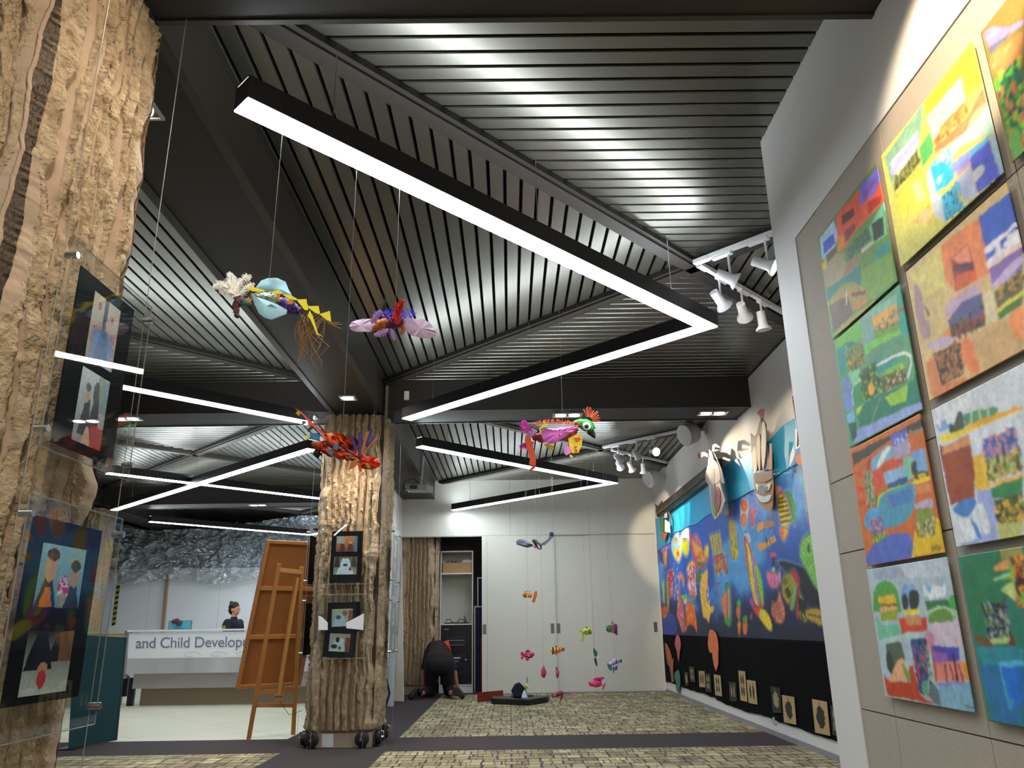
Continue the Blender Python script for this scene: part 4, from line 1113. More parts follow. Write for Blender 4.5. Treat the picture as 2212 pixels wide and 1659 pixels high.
c.draw(M2, '''
P 50b060 595,110 640,200 690,500 640,520
P d83c58 640,200 690,650 665,640 630,330
S f8a080 375,290 400,275 425,300 420,350 385,370
S e8502c 390,350 430,320 480,380 510,520 500,600 460,640 420,600 395,480
S f4dc20 395,370 425,340 470,400 500,500 500,590 450,630 420,590 400,470
L 4a3c10 2.5 400,420 470,405
L 4a3c10 2.5 405,460 485,440
L 4a3c10 2.5 408,500 495,480
L 4a3c10 2.5 412,545 500,520
L 4a3c10 2.5 418,585 505,570
L 4a3c10 2.5 400,390 450,375
S f0c030 410,640 480,640 470,720 435,740
S e85c3c 410,640 440,650 445,735 425,700
S 48a830 455,340 485,320 530,380 550,500 545,600 520,590 500,450
L 206820 2 480,350 530,560
S f4c8a8 75,440 100,380 140,430 120,500 130,570 105,640 80,590
S ee7430 85,400 125,410 140,460 110,500 85,470
S ee8038 80,540 110,510 130,560 115,620 90,610
S e04c48 160,480 185,450 190,480 225,480 195,530 200,600 170,610
P 3c4ca0 235,540 250,570 260,680 240,650
P 2c3c8c 330,530 345,640 330,660
S e89830 215,640 235,590 275,590 270,640 225,660
S b07838 280,620 300,580 360,575 380,600 300,640
P 2c2c70 365,570 385,590 375,610
S e8a030 225,770 290,760 360,700 380,740 300,800 240,830
L 3c2820 2.2 300,760 305,800
L 3c2820 2.2 330,740 340,780
L 3c2820 2.2 350,710 360,750
P 2c3c80 290,680 310,760 290,760
P 2c3c80 370,640 390,740 370,720
P 2c3c80 300,800 320,830 310,850
S e04848 335,850 375,850 375,880 340,880
P 2a2a50 345,880 375,880 370,960 345,960
P b8d858 345,970 370,970 370,1010 345,1030
S e87ca0 300,1010 400,1030 400,1140 330,1140
L 9c58c8 2 330,1040 345,1130
L 9c58c8 2 365,1040 375,1130
P c8c8d8 400,1010 415,980 425,1110 405,1100
S d0d0e0 110,690 145,680 165,720 160,760 120,740
S e04838 105,730 130,720 190,880 240,1000 270,1150 275,1300 240,1320 200,1280 165,1150 130,950
S f0ec28 125,760 150,800 190,1000 230,1290 195,1260 160,1080
S b888d8 165,870 190,900 225,1150 245,1300 215,1250 185,1030
S 88d834 195,930 240,1000 270,1150 275,1300 250,1260 220,1080
L d83c30 1.6 130,800 200,1240
S b040a0 155,1250 180,1230 200,1300 180,1320
S e84040 180,1310 260,1310 280,1400 230,1400
S f4e028 250,1320 310,1360 345,1450 345,1510 310,1500 240,1400
S 9838a0 155,1390 180,1350 175,1420
S e08070 405,1160 420,1200 460,1360 430,1450 390,1440 345,1380 345,1290 390,1250
B b86848 60 1.6 350,1280 420,1300 440,1440 360,1400
S 141828 400,920 500,930 700,1030 770,1220 700,1340 560,1130 440,980
S a8a030 430,1160 440,1050 490,1015 545,1060 550,1200 490,1290 440,1220
S 3c3c18 455,1170 480,1140 510,1190 490,1240
S 6c7028 440,1090 465,1060 480,1100 460,1120
S 88c068 545,1060 560,1130 540,1300 520,1340 500,1300
S d82c3c 510,1010 545,1000 580,1080 570,1150 545,1090
S b83c40 560,1150 590,1180 580,1400 550,1370
S a8c030 580,1200 640,1300 650,1420 610,1440 580,1380
B 141c10 60 2.2 580,1250 640,1280 650,1420 590,1400
S c8a838 640,1330 760,1330 780,1470 700,1440 640,1400
L 7c5c20 2 650,1370 770,1400
S 84cc58 585,800 620,710 700,680 730,760 760,1100 770,1200 700,1120 640,1000 590,900
S 2c5c50 650,770 670,770 675,840 650,840
''')
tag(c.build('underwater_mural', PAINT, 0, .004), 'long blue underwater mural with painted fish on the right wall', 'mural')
c = Canvas('X', XW-.026, 6.6, 14.42, 2.47, 3.06, .03, .012, '28a8d8', .08, 41)
o = c.build('sky_backdrop_paper', PAINT, .006, .003)
# cut the paper to its uneven upper and lower edge
me = o.data; cs = [v.co for v in me.vertices]
for v in cs:
    f = (v.z-2.47)/.59; y = v.y
    top = 2.99 + .05*math.sin(y*1.3+.6)+.015*math.sin(y*7); top = min(top, 2.905) if y > 9.75 else top
    if y > 14.0: top = 2.99
    bot = 2.53 + .02*math.sin(y*2.1)+.01*math.sin(y*6) - (.09 if y > 13.2 else 0)
    v.z = bot+(top-bot)*max(0, min(1, f))
tag(o, 'turquoise paper strip behind the ships above the mural', 'backdrop')
CLOTH = mat('black_fabric', '08080d', .95, var=.25, scale=3, spec=.1)
U, V = np.meshgrid(np.linspace(6.6, 14.49, 260), np.linspace(.16, .955, 30))
hem = (fbm(U*2, U*0, 3, 4)-.47)*.05 + np.where(U > 11, .01, -.01)
P = np.stack([XW-.012-.012*fbm(U*5, V*.6, 6, 3), U, V+hem*(1-(V-.16)/.79)], -1)
P = np.concatenate([P, P[-1:]+np.array([.012, 0, 0])], 0)
tag(grid_mesh('black_display_cloth', P, CLOTH), 'black cloth hanging below the mural down to the skirting', 'cloth')
# leaf prints and pale cards pinned to the black cloth
N2 = crop(1400, 1200, 3.614)
INK = mat('leaf_print_ink', '2a241c', .7, var=.3, scale=30); CARD = mat('sepia_card', 'b39a6c', .7, var=.1, scale=12); DCARD = mat('dark_printed_card', '24201a', .7)
GOLD = mat('gold_leaf_print', '9a8f60', .6, var=.35, scale=40)
cards = [('395,900 440,903 446,1030 402,1025', 1, 'fern print card with two dark leaves, left of the first bright card pair'),
 ('443,920 488,925 496,1070 450,1060', 0, 'dark print card right of the small fern card'),
 ('513,928 565,938 578,1100 525,1090', 1, 'bright card with four dark leaf prints, alone under the orange squid'),
 ('705,898 757,905 775,1143 722,1130', 1, 'tall bright card with a twig and a dark leaf print'),
 ('770,970 838,980 855,1165 785,1150', 1, 'bright card with two round leaf prints beside the tall card'),
 ('1045,1088 1140,1105 1158,1322 1062,1302', 1, 'big bright card with a single broad dark leaf block'),
 ('1280,1120 1395,1142 1422,1408 1305,1382', 1, 'largest bright card with a dark pear-shaped leaf'),
 ('318,865 360,870 370,990 328,985', 0, 'dark print card high up near the orange fish'),
 ('282,905 312,915 318,1020 290,1015', 0, 'small dark leaf print nearest the turquoise fish print'),
 ('630,985 688,990 695,1140 640,1135', 0, 'black card with a pale feathery leaf print'),
 ('955,1020 1030,1035 1045,1230 975,1225', 0, 'black card with a ragged golden fern print'),
 ('1422,1165 1470,1180 1500,1420 1440,1400', 0, 'black card with a palm leaf print at the pier edge')]
for i, (q, lt, lb) in enumerate(cards):
    p = [at(x, y, X=XW-.03) for x, y in N2(q)]
    t = thing('leaf_print_card', lb, 'print', p[3], 'leaf print cards on the black cloth')
    MB().prism(p, (.003, 0, 0)).build('card', CARD if lt else DCARD, t)
    cc = sum(p, Vector())/4; ey = (p[0]-p[1])/2; ez = (p[0]-p[3])/2; rs = random.Random(i)
    m = MB()
    ov = [(0, .0, .55, .62)] if i in (5, 6, 8, 10) else [(-.35, 0, .2, .6), (.35, .0, .2, .55)] if i in (0, 4, 9) else [(-.3, .4, .2, .3), (.3, .4, .2, .3), (-.3, -.35, .2, .32), (.3, -.35, .2, .32)]
    for ox, oz, rx, rz in ov:
        n = 26; m.prism([cc+Vector((-.0025, 0, 0))+ey*(ox+rx*(1+.35*(rs.random()-.5))*math.cos(2*PI*k/n))+ez*(oz+rz*(1+.3*(rs.random()-.5))*math.sin(2*PI*k/n)) for k in range(n)], (.001, 0, 0))
        m.prism([cc+Vector((-.0025, 0, 0))+ey*(ox+a)+ez*(oz+b) for a, b in ((-.03, rz*.8), (.03, rz*.8), (.05, min(.95, rz*1.4)), (0, min(.97, rz*1.45)))], (.001, 0, 0))
    m.build('leaf_print', INK if lt else GOLD, t)
# loose paper fish overlapping the black cloth
def stripes(poly, n): return poly
OR1 = mat('orange_painted_paper', 'd8733e', .7, var=.3, scale=14, bump=.3); PK1 = mat('pink_painted_paper', 'b85a5e', .7, var=.25, scale=14); BR1 = mat('brown_painted_paper', 'a05a3c', .7, var=.25, scale=12)
GRN1 = mat('teal_painted_paper', '3c7c6c', .7, var=.4, scale=14)
for q, m_, tail, lb in (('468,680 480,590 500,580 530,610 546,680 545,760 500,760 480,750', OR1, '500,740 548,740 548,850 530,905 515,860 505,800', 'orange paper squid hanging over the edge of mural and black cloth'),
   ('210,690 225,620 245,640 255,690 250,740 225,740', PK1, '222,730 250,730 240,830 232,800', 'pink paper fish on the black cloth near the door'),
   ('132,690 150,700 175,760 190,850 160,860 145,800', BR1, '165,850 200,800 195,900 200,985 185,990 175,910', 'brown paper fish lowest at the far end of the black cloth'),
   ('205,930 235,895 250,950 250,1020 225,1010', GRN1, '215,1010 245,1015 235,1075 220,1050', 'teal paper fish print at the skirting by the door')):
    P_ = [at(x, y, X=XW-.035) for x, y in smooth_poly(N2(q), 4)]
    t = thing('paper_fish', lb, 'paper fish', P_[0], 'paper fish pinned on the black cloth')
    MB().prism(P_, (.006, 0, 0)).build('body', m_, t); MB().prism([at(x, y, X=XW-.038) for x, y in N2(tail)], (.004, 0, 0)).build('tail', m_, t)
# ships cut out of board, standing off the wall
N1 = crop(1400, 840, 4.1477)
def cut(t, name, pts, col, off, th=.006, sm=False, lab=None, rough=.6):
    q = N1(pts); q = smooth_poly(q, 4) if sm else q
    o = MB().prism([at(x, y, X=XW-off) for x, y in q], (th, 0, 0)).build(name, mat('board_'+col, col, rough, var=.18, scale=10), t)
    if lab: o['label'] = lab
    return o
t = thing('cutout_ship', 'tall brown cut-out ship with toothy white stripes and red flag', 'ship cut-out', at(1650, 1090, X=XW), 'painted cut-out ships along the mural top')
cut(t, 'hull', '945,760 1115,730 1125,860 1118,1050 1105,1095 1040,1070 990,1020 960,930', 'a0683c', .07)
cut(t, 'bow_wave', '955,765 1050,740 1115,735 1115,800 1050,840 960,830', '6a4c38', .078, sm=False)
cut(t, 'oar_row', '965,850 1020,880 1095,845 1080,910 1030,930 985,910', 'c8dce8', .080, sm=True, lab='upper pale toothed band')
cut(t, 'oar_row', '970,940 1030,965 1100,950 1090,1000 1040,1018 1000,1000', 'b0ccd8', .080, sm=True, lab='lower pale toothed band')
for k in range(5): cut(t, 'oar', '%d,%d %d,%d %d,%d %d,%d' % (990+k*18, 872, 993+k*18, 872, 993+k*18, 925, 990+k*18, 925), '3a3a50', .086)
cut(t, 'mast', '1000,300 1030,260 1060,320 1065,500 1100,720 940,740 930,600 920,400 950,430 975,400', '5c4650', .072)
cut(t, 'sail', '1020,340 1040,300 1055,420 1050,600 1030,720 1015,560', 'dcdad4', .082, sm=True)
cut(t, 'sail', '975,450 1000,420 1005,600 1000,740 975,600', 'e0cfa8', .082, sm=True)
cut(t, 'sail', '935,560 965,520 975,700 960,760 940,700', 'e4dcc4', .082, sm=True)
cut(t, 'spar', '1090,490 1110,490 1112,720 1085,730', '9c6038', .084)
cut(t, 'pennant', '975,220 1010,180 1040,180 1035,250 1010,290 1000,240', 'b8482c', .080)
t = thing('cutout_ship', 'pale pink cut-out ship with curled masts over the screen housing', 'ship cut-out', at(1545, 1110, X=XW), 'painted cut-out ships along the mural top')
cut(t, 'hull', '540,840 640,800 660,900 690,1000 660,1100 600,1175 575,1120', 'd8c4b4', 0.160, sm=False)
cut(t, 'keel_panel', '600,880 640,900 650,1010 620,1110 605,1000', 'b45844', 0.168, sm=True)
cut(t, 'green_patch', '580,1050 605,1060 610,1140 590,1140', '84b44c', 0.170)
cut(t, 'grey_band', '565,700 595,720 600,1000 585,1130 570,1000', '9c9ca4', 0.168)
cut(t, 'sail', '520,740 555,640 600,640 640,720 640,830 545,860 515,800', 'd0b0b0', 0.165, sm=True)
cut(t, 'mast', '585,560 600,580 660,720 690,850 650,830 640,700', '584858', 0.162)
cut(t, 'mast', '535,700 550,540 570,560 590,640 560,700', 'b89c94', 0.163)
cut(t, 'pennant', '450,580 500,565 540,590 535,610 500,600 480,620 455,620', '8c3838', 0.170, sm=True)
cut(t, 'curl', '575,560 580,500 610,490 650,520 645,530 600,520 600,545 650,545 600,560', '98685c', 0.170)
t = thing('cutout_ship', 'dark green and white cut-out ship at the far end of the mural', 'ship cut-out', at(1434, 1165, X=XW), 'painted cut-out ships along the mural top')
cut(t, 'hull', '110,1290 170,1290 150,1360 130,1360', 'a86838', .07)
cut(t, 'sail', '105,1150 135,1120 140,1290 115,1270', '4c7c3c', .075); cut(t, 'sail', '140,1060 165,1080 170,1150 145,1160', 'c8c0dc', .076)
cut(t, 'sail', '150,1170 190,1200 200,1290 150,1280', 'e0e0dc', .077); cut(t, 'crown', '60,1030 90,1050 125,1000 140,1060 120,1140 90,1120', '384048', .078)
cut(t, 'rigging', '140,1010 150,1010 205,1150 200,1250 195,1250 195,1150', '7c6040', .079)
t = thing('cutout_ship', 'white and blue cut-out ship half hidden behind the pier', 'ship cut-out', at(1735, 1010, X=XW), 'painted cut-out ships along the mural top')
cut(t, 'sail', '1300,100 1320,120 1345,350 1330,360 1310,200', 'e8e4e0', .07); cut(t, 'sail', '1320,360 1380,380 1385,520 1325,540', 'ece8e4', .072)
cut(t, 'sail', '1265,690 1275,590 1305,510 1310,620 1290,700', 'e8e4e8', .073); cut(t, 'wave', '1270,700 1300,640 1330,540 1390,500 1400,560 1310,680', '3c70b8', .076, sm=False)
cut(t, 'hull', '1315,610 1385,560 1400,640 1390,690 1345,680', 'b06028', .08); cut(t, 'pennant', '1290,70 1310,55 1325,100 1300,100', '8c2c30', .075)
cut(t, 'mast', '1296,100 1302,100 1350,370 1345,500 1335,520 1338,370', '2c2c40', .082)
# projection screen housing, wall speakers, sockets
sc = thing('projection_screen_housing', 'long dark roller screen housing on the wall behind the pink ship', 'screen', (XW, 11.7, 3.0))
m = MB(); pr_ = [(0, 0), (-.10, 0), (-.125, .02), (-.125, .10), (-.10, .125), (0, .125)]
a_, b_ = 9.75, 13.75
m.add([(XW-.002+x, a_, 2.985+z) for x, z in pr_]+[(XW-.002+x, b_, 2.985+z) for x, z in pr_], [tuple(range(6)), tuple(range(11, 5, -1))]+[(i, i+6, (i+1) % 6+6, (i+1) % 6) for i in range(6)])
m.build('case', mat('brown_black_case', '2e2622', .35), sc)
MB().box((XW-.09, 9.85, 2.925), (XW-.03, 13.65, 2.984)).build('roller', mat('roller_dark_green', '10201f', .4), sc)
MB().box((XW-.14, 9.70, 2.93), (XW-.003, 9.75, 3.13)).build('end_bracket', BLK, sc); MB().box((XW-.11, 13.75, 2.95), (XW-.003, 13.79, 3.11)).build('end_bracket', BLK, sc)
def speaker(px, py, y, z, label):
    c0 = Vector((XW-.24, y, z)); t = thing('wall_speaker', label, 'loudspeaker', (XW, y, z), 'white loudspeakers high on the right wall')
    d = Vector((-.75, -.35, -.30)).normalized(); M = d.to_track_quat('Z', 'Y').to_matrix().to_4x4(); M.translation = c0-d*.13
    SP = mat('speaker_white', 'c9c9cd', .45, var=.02)
    MB().lathe([(.06, 0), (.115, .015), (.14, .05), (.145, .12), (.15, .19), (.15, .20)], M, 28).build('shell', SP, t, smooth=True); sh_ = COL.objects[-1]
    MB().lathe([(.0, .2), (.15, .2), (.152, .212), (.145, .222), (0, .222)], M, 28).build('grille', mat('speaker_grille', 'c6c6ca', .6, bump=.2, bscale=400), sh_, smooth=True)
    MB().box((XW-.02, y-.05, z+.0), (XW-.001, y+.05, z+.12)).bar((XW-.02, y, z+.06), c0+Vector((.03, 0, .03)), .035, .03).build('bracket', SP, t)
speaker(0, 0, 10.35, 3.62, 'white loudspeaker nearer to the dark beam'); speaker(0, 0, 13.3, 3.56, 'white loudspeaker near the far corner')
m = MB().box((XW-.012, 8.62, .12), (XW, 8.78, .20))
so = thing('wall_socket', 'white double power socket low on the right wall', 'socket', (XW, 8.7, .12)); m.build('face_plate', mat('socket_white', 'd8d8d4', .35), so)
MB().box((XW-.018, 8.64, .135), (XW-.012, 8.69, .185)).box((XW-.018, 8.71, .135), (XW-.012, 8.76, .185)).build('outlet', mat('socket_grey', 'b8b8b4', .4), so)
# ------------------------------------------------------------------ track spotlights under the ceiling crosses
SW = mat('white_enamel', 'd6d6da', .35, var=.02); LENS = mat('spot_lens', 'ffffff', .4, emit=(1, .93, .82), strength=24); RING = mat('copper_ring', 'c08068', .3, metal=.5)
def track(a, b, label):
    t = thing('lighting_track', label, 'track', (a[0], a[1], ZC-.06), 'white lighting tracks along the ceiling trims')
    MB().bar((a[0], a[1], ZC-.078), (b[0], b[1], ZC-.078), .036, .034).build('rail', SW, t)
    d = (Vector(b)-Vector(a)).normalized()
    MB().bar((a[0], a[1], ZC-.0835), (a[0]+d.x*.12, a[1]+d.y*.12, ZC-.0835), .05, .03).build('end_feed', SW, t)
    return t
def track_spot(px, py, aim, label, group='white track spotlights near the right wall', watts=SPOT_W, box=None, size=38, zr=ZC-.095, L=.16, lit=True):
    """hangs where the ray through (px, py) meets the rail"""
    p = at(px, py, Z=zr); t = thing('track_spotlight', label, 'spotlight', p, group)
    d = Vector(aim)-p; dd = Vector(box or (1, 1, 0)).normalized()
    MB().bar(p+Vector((0, 0, .0))-dd*.13, p+dd*.03, .045, .035).build('driver_box', SW, t, bevel=.004)
    e = p-Vector((0, 0, L+.02)); MB().tube([p-Vector((0, 0, .01)), e], [.009, .008], 10).build('stem', SW, t)
    v = (Vector(aim)-e).normalized(); M = v.to_track_quat('Z', 'Y').to_matrix().to_4x4(); M.translation = e-v*.05-Vector((0, 0, .03))
    MB().lathe([(.03, -.06), (.034, -.06), (.036, .0), (.040, .06), (.062, .085), (.066, .10), (.060, .10), (.03, .06)], M, 24).build('head', SW, t, smooth=True); hd_ = COL.objects[-1]
    if lit: MB().lathe([(0, .092), (.058, .092), (.058, .096), (0, .096)], M, 24).build('lens', LENS, hd_)
    MB().tube([e+Vector((0, 0, .012)), e-Vector((0, 0, .006))], .011, 10).build('swivel', RING, t)
    c = M @ Vector((0, 0, .13))
    if watts: spot('spotlight_beam', t, c, aim, watts, WARM, size, .5, .03)
    return t
track((1.42, 5.265), (2.12, 4.565), 'white lighting track running right from the near ceiling cross'); track((1.46, 5.29), (2.5, 6.33), 'white lighting track running away from the near ceiling cross')
track((1.45, 11.49), (2.5, 10.42), 'white lighting track on the far cross, near arm'); track((1.60, 11.67), (2.65, 12.70), 'white lighting track on the far cross, far arm')
track_spot(1651.6, 514.5, (2.73, 4.4, 2.9), 'track spotlight nearest to the white pier, facing right', box=(1, -1, 0))
track_spot(1572.4, 545.8, (2.73, 5.0, 2.9), 'track spotlight second from the pier on the near track', box=(1, -1, 0))
track_spot(1552.9, 599, (2.73, 6.4, 2.6), 'track spotlight hanging leftmost on the near cross', box=(-1, -1, 0))
track_spot(1600.7, 625.8, (2.73, 7.3, 2.7), 'middle spotlight on the track leading away', box=(-1, -1, 0))
track_spot(1642, 650, (2.5, 6.3, 0), 'spotlight facing straight down beside the pier', box=(-1, -1, 0), lit=False, watts=10)
track_spot(1335, 962, (2.73, 12.5, 2.75), 'far track spotlight nearest the far cross, upper', box=(1, -1, 0), watts=190, size=34)
track_spot(1374, 953, (2.73, 12.0, 2.75), 'far track spotlight in the middle of the near arm', box=(1, -1, 0), watts=120, size=34)
track_spot(1412, 944.6, (2.73, 8.9, 2.9), 'far track spotlight glaring toward the camera', box=(1, -1, 0), watts=150, size=30)
track_spot(1337, 978, (2.73, 13.9, 2.75), 'far track spotlight nearest the far cross, lower', box=(-1, -1, 0), watts=190, size=34)
track_spot(1362, 982.6, (2.73, 13.0, 2.2), 'far track spotlight in the middle of the far arm', box=(-1, -1, 0), watts=120, size=44)
track_spot(1388, 988, (2.5, 13.2, 0), 'far spotlight facing straight down', box=(-1, -1, 0), lit=False, watts=8)
# near painting wall is lit from the track of the bay behind the camera
track((-.2, .25), (1.2, 1.65), 'white lighting track over the camera position')
def hidden_spot(p, aim, watts, size, label):
    p = Vector(p); t = thing('track_spotlight', label, 'spotlight', p, 'white track spotlights near the right wall')
    v = (Vector(aim)-p).normalized(); M = v.to_track_quat('Z', 'Y').to_matrix().to_4x4(); M.translation = p-Vector((0, 0, .2))
    MB().tube([p, p-Vector((0, 0, .17))], .009, 8).build('stem', SW, t)
    MB().lathe([(.03, -.06), (.034, -.06), (.036, .0), (.040, .06), (.062, .085), (.066, .10), (.060, .10), (.03, .06)], M, 20).build('head', SW, t, smooth=True)
    spot('spotlight_beam', t, M @ Vector((0, 0, .13)), aim, watts, WARM, size, .45, .03)
hidden_spot((.55, 1.0, ZC-.095), (1.495, 2.02, 2.95), 420, 32, 'track spotlight aimed at the yellow painting')
hidden_spot((.95, 1.4, ZC-.095), (1.495, 1.1, 2.4), 90, 55, 'track spotlight aimed beside the camera')
hidden_spot((.1, .55, ZC-.095), (1.495, 2.9, 1.4), 60, 50, 'track spotlight aimed at the lower paintings')
hidden_spot((-.15, .3, ZC-.095), (-1.4, 2.0, 2.3), 110, 60, 'unseen spotlight added to brighten the near stone pillar')  # extra lamp out of view, added to brighten the pillar corner

# ------------------------------------------------------------------ projector, small fittings
PG = mat('projector_grey', 'b4b6ba', .4, var=.03)
t = thing('ceiling_projector', 'pale grey projector hanging under the dark beam', 'projector', (-1.45, 12.2, ZB-.2))
px_ = Matrix.Translation((-1.42, 12.2, 3.235)) @ Matrix.Rotation(-.30, 4, 'Z') @ Matrix.Rotation(.07, 4, 'Y')
MB().box((-.19, -.14, -.05), (.19, .14, .05), px_).build('case', PG, t, bevel=.012)
MB().box((-.10, -.143, -.032), (.03, -.14, .03), px_).build('vent_grille', mat('vent_dark', '4c4c50', .6), t)
MB().lathe([(.0, 0), (.045, 0), (.05, .03), (0, .03)], px_ @ Matrix.Translation((-.195, -.06, 0)) @ Matrix.Rotation(-PI/2, 4, 'Y'), 20).build('lens', BLK, t)
MB().tube([(-1.40, 12.2, 3.28), (-1.38, 12.2, 3.6), (-1.37, 12.2, 3.76)], .028, 10).box((-1.47, 12.12, 3.286), (-1.33, 12.28, 3.30)).build('ceiling_mount', PG, t)
MB().tube([(-1.42, 12.15, 3.30), (-1.5, 12.1, 3.38), (-1.63, 12.1, 3.34), (-1.66, 12.1, 3.25), (-1.60, 12.1, 3.2)], .006, 6).build('cable', BLK, t, smooth=True)
tag(MB().box((-1.16, 8.318, 3.56), (-1.105, 8.343, 3.66)).build('wall_sensor', mat('sensor_cream', 'c4c2b0', .5)), 'small cream sensor box on the dark beam beside the mid pillar', 'sensor')
for x, y, z0, lb in ((-1.37, 8.335, 3.34, 'pale vertical conduit where the mid pillar meets the beam'),):
    tag(MB().box((x, y-.02, z0), (x+.03, y+.005, 3.76)).build('conduit', mat('conduit_olive', '6a6752', .5)), lb, 'conduit')

# ------------------------------------------------------------------ hanging paper creatures
def pmat(name, col, **k): k.setdefault('var', .18); k.setdefault('scale', 30); k.setdefault('rough', .6); return mat(name, col, **k)
LBLUE = pmat('light_blue_paper', '9ccfe8', var=.08, bump=.3, bscale=18); YEL = pmat('yellow_card', 'e8e028', var=.05); PURP = pmat('purple_foil', '4a2c84', rough=.3, bump=.6, bscale=60)
PLUME = pmat('white_plume', 'fffcf8', var=.06, rough=.9); DRED = pmat('dark_red_mache', '5a3030', var=.5, bump=.6, bscale=60); TEAL = pmat('teal_mache', '1f7f72', var=.35, bump=.4)
RAF = pmat('raffia', '8a6a45', var=.4, rough=.8); SILV = pmat('silver_foil', 'a8b8ac', rough=.25, metal=.6, bump=.8, bscale=50); BLACKP = pmat('black_mache', '18161a', var=.3, bump=.5)
PINKP = pmat('pale_pink_paper', 'e6c6e4', var=.04, bump=.25, bscale=14); HPINK = pmat('bubblegum_paper', 'ee7cd0', var=.05, bump=.35, bscale=20); ORG = pmat('orange_paper', 'ea5a1c', var=.2); RED = pmat('red_paper', 'd8301c', var=.15)
OCHRE = pmat('ochre_mache', 'cc7420', var=.2, bump=.4); GREENM = pmat('green_mache', '3fae48', var=.2, bump=.6, bscale=90); VIOL = pmat('violet_tinsel', '5a40d8', var=.4, rough=.3); CYANP = pmat('blue_paper', '2f86c8', var=.2)
INDIGO = pmat('indigo_strip', '2c1c78', var=.1); TAN = pmat('amber_strip', 'b86a1c', var=.12); LILAC = pmat('lilac_feather', 'c8a4e0', var=.12, rough=.9); GOLDF = pmat('gold_spotted', 'e0c020', var=.3); MAG = pmat('magenta_feather', 'e050b8', var=.15, rough=.9)
THREAD = mat('nylon_thread', '8c8a80', .4)
def upx(cr, Y):
    """returns functions for a creature drawn in the crop cr at depth Y"""
    f = crop(*cr)
    def P(s, dy=0): return [at(x, y, Y=Y+dy) for x, y in f(s)]
    k = (at(900, 800, Y=Y)-at(901, 800, Y=Y)).length/cr[2]
    return P, k
def sheet(t, name, pts, m, th=.004, bend=None):
    return MB().prism(pts, (0, th, 0)).build(name, m, t)
def leafsheet(t, name, pts, m, bulge=.02, lab=None):
    """a cupped paper outline: rim + raised centre, both sides"""
    n = len(pts); c = sum(pts, Vector())/n; M_ = MB(); e = Vector((0, .003, 0))
    rj = random.Random(n); pts = [p+Vector((0, rj.uniform(-.5, .5)*bulge, 0)) for p in pts]
    mid = [c.lerp(p, .55)+Vector((0, -bulge*.7+rj.uniform(-.45, .45)*bulge, 0)) for p in pts]; cc = c+Vector((0, -bulge*.6, 0))
    for s, d in ((1, -e), (-1, e)):
        vs = [p+d for p in pts]+[p+d for p in mid]+[cc+d]
        fs = [(i, (i+1) % n, n+(i+1) % n, n+i) for i in range(n)]+[(n+i, n+(i+1) % n, 2*n) for i in range(n)]
        M_.add(vs, fs if s > 0 else [f[::-1] for f in fs])
    o2 = 2*n+1; M_.f += [(i, i+o2, (i+1) % n+o2, (i+1) % n) for i in range(n)]; M_.mi += [0]*n
    o = M_.build(name, m, t, smooth=True)
    if lab: o['label'] = lab
    return o
def body(t, name, P, k, spec, m, n=14, flat=.9, lump=.12, seed=1):
    """spec 'x,y,r ...' in crop pixels"""
    q = [tuple(map(float, a.split(','))) for a in spec.split()]
    pts = P(' '.join('%f,%f' % (a[0], a[1]) for a in q)); rr = [a[2]*k for a in q]
    # resample
    pp = []; r2 = []
    for i in range(len(pts)-1):
        for j in range(4): s = j/4; pp.append(pts[i].lerp(pts[i+1], s)); r2.append(rr[i]*(1-s)+rr[i+1]*s)
    pp.append(pts[-1]); r2.append(rr[-1])
    mb = MB().tube(pp, r2, n, flat=flat); rs = random.Random(seed)
    mb.v = [tuple(Vector(v)+Vector((rs.uniform(-1, 1), rs.uniform(-1, 1), rs.uniform(-1, 1)))*lump*min(rr[len(rr)//2], .05)) for v in mb.v]
    return mb.build(name, m, t, smooth='full')
def plume(mb, pts, w0, n=60, seed=0, r=.0011, droop=.35):
    rs = random.Random(seed); mb.tube(pts, .0016, 5)
    for i in range(n):
        s = i/n*(len(pts)-1); a = int(s); p = pts[a].lerp(pts[a+1], s-a); d = (pts[a+1]-pts[a]).normalized()
        side = d.cross(Vector((0, 1, 0))).normalized()*(1 if i % 2 else -1)
        L = w0*(.35+.65*math.sin(PI*min(1, .15+s/(len(pts)-1)*.85)))*rs.uniform(.7, 1.1)
        q1 = p+side*L*.5+d*L*.5+Vector((0, rs.uniform(-.5, .5)*L, 0)); q2 = p+side*L*.95+d*L*.55+Vector((0, rs.uniform(-.6, .6)*L, -L*droop))
        mb.tube([p, q1, q2], [r*1.6, r*1.3, r*.4], 3, cap=False)
def thread(t, a, b): MB().tube([a, b], .0009, 4).build('thread', THREAD, t)
CG = 'large paper creatures hanging on threads'
# --- plumed bird, light blue wings, yellow spine
P, k = upx((440, 560, 4.254), 2.87); cb = P('600,330')[0]
t = thing('paper_bird', 'paper bird with white plumes, light blue wings and trailing raffia', 'paper bird', cb, CG)
body(t, 'head', P, k, '400,400,18 350,380,38 310,395,44 295,440,34 300,490,26 305,525,18', DRED, lump=.3)
body(t, 'cheek', P, k, '310,405,14 350,395,28 400,395,30 430,400,18', TEAL, flat=1.3)
body(t, 'beak', P, k, '300,480,22 300,520,22 318,538,10', BLACKP)
body(t, 'body', P, k, '420,370,20 470,350,42 560,350,50 640,370,52 720,400,50', SILV, lump=.35, seed=2)
body(t, 'rump', P, k, '700,395,46 760,420,62 820,450,58 860,470,36 880,490,10', PURP, lump=.3, seed=3)
for q in ('800,430 850,410 860,450 815,460', '700,370 735,360 730,430 705,410', '440,410 475,410 470,440 435,445'): sheet(t, 'foil_patch', [p-Vector((0, .05, 0)) for p in P(q)], OCHRE, .003)
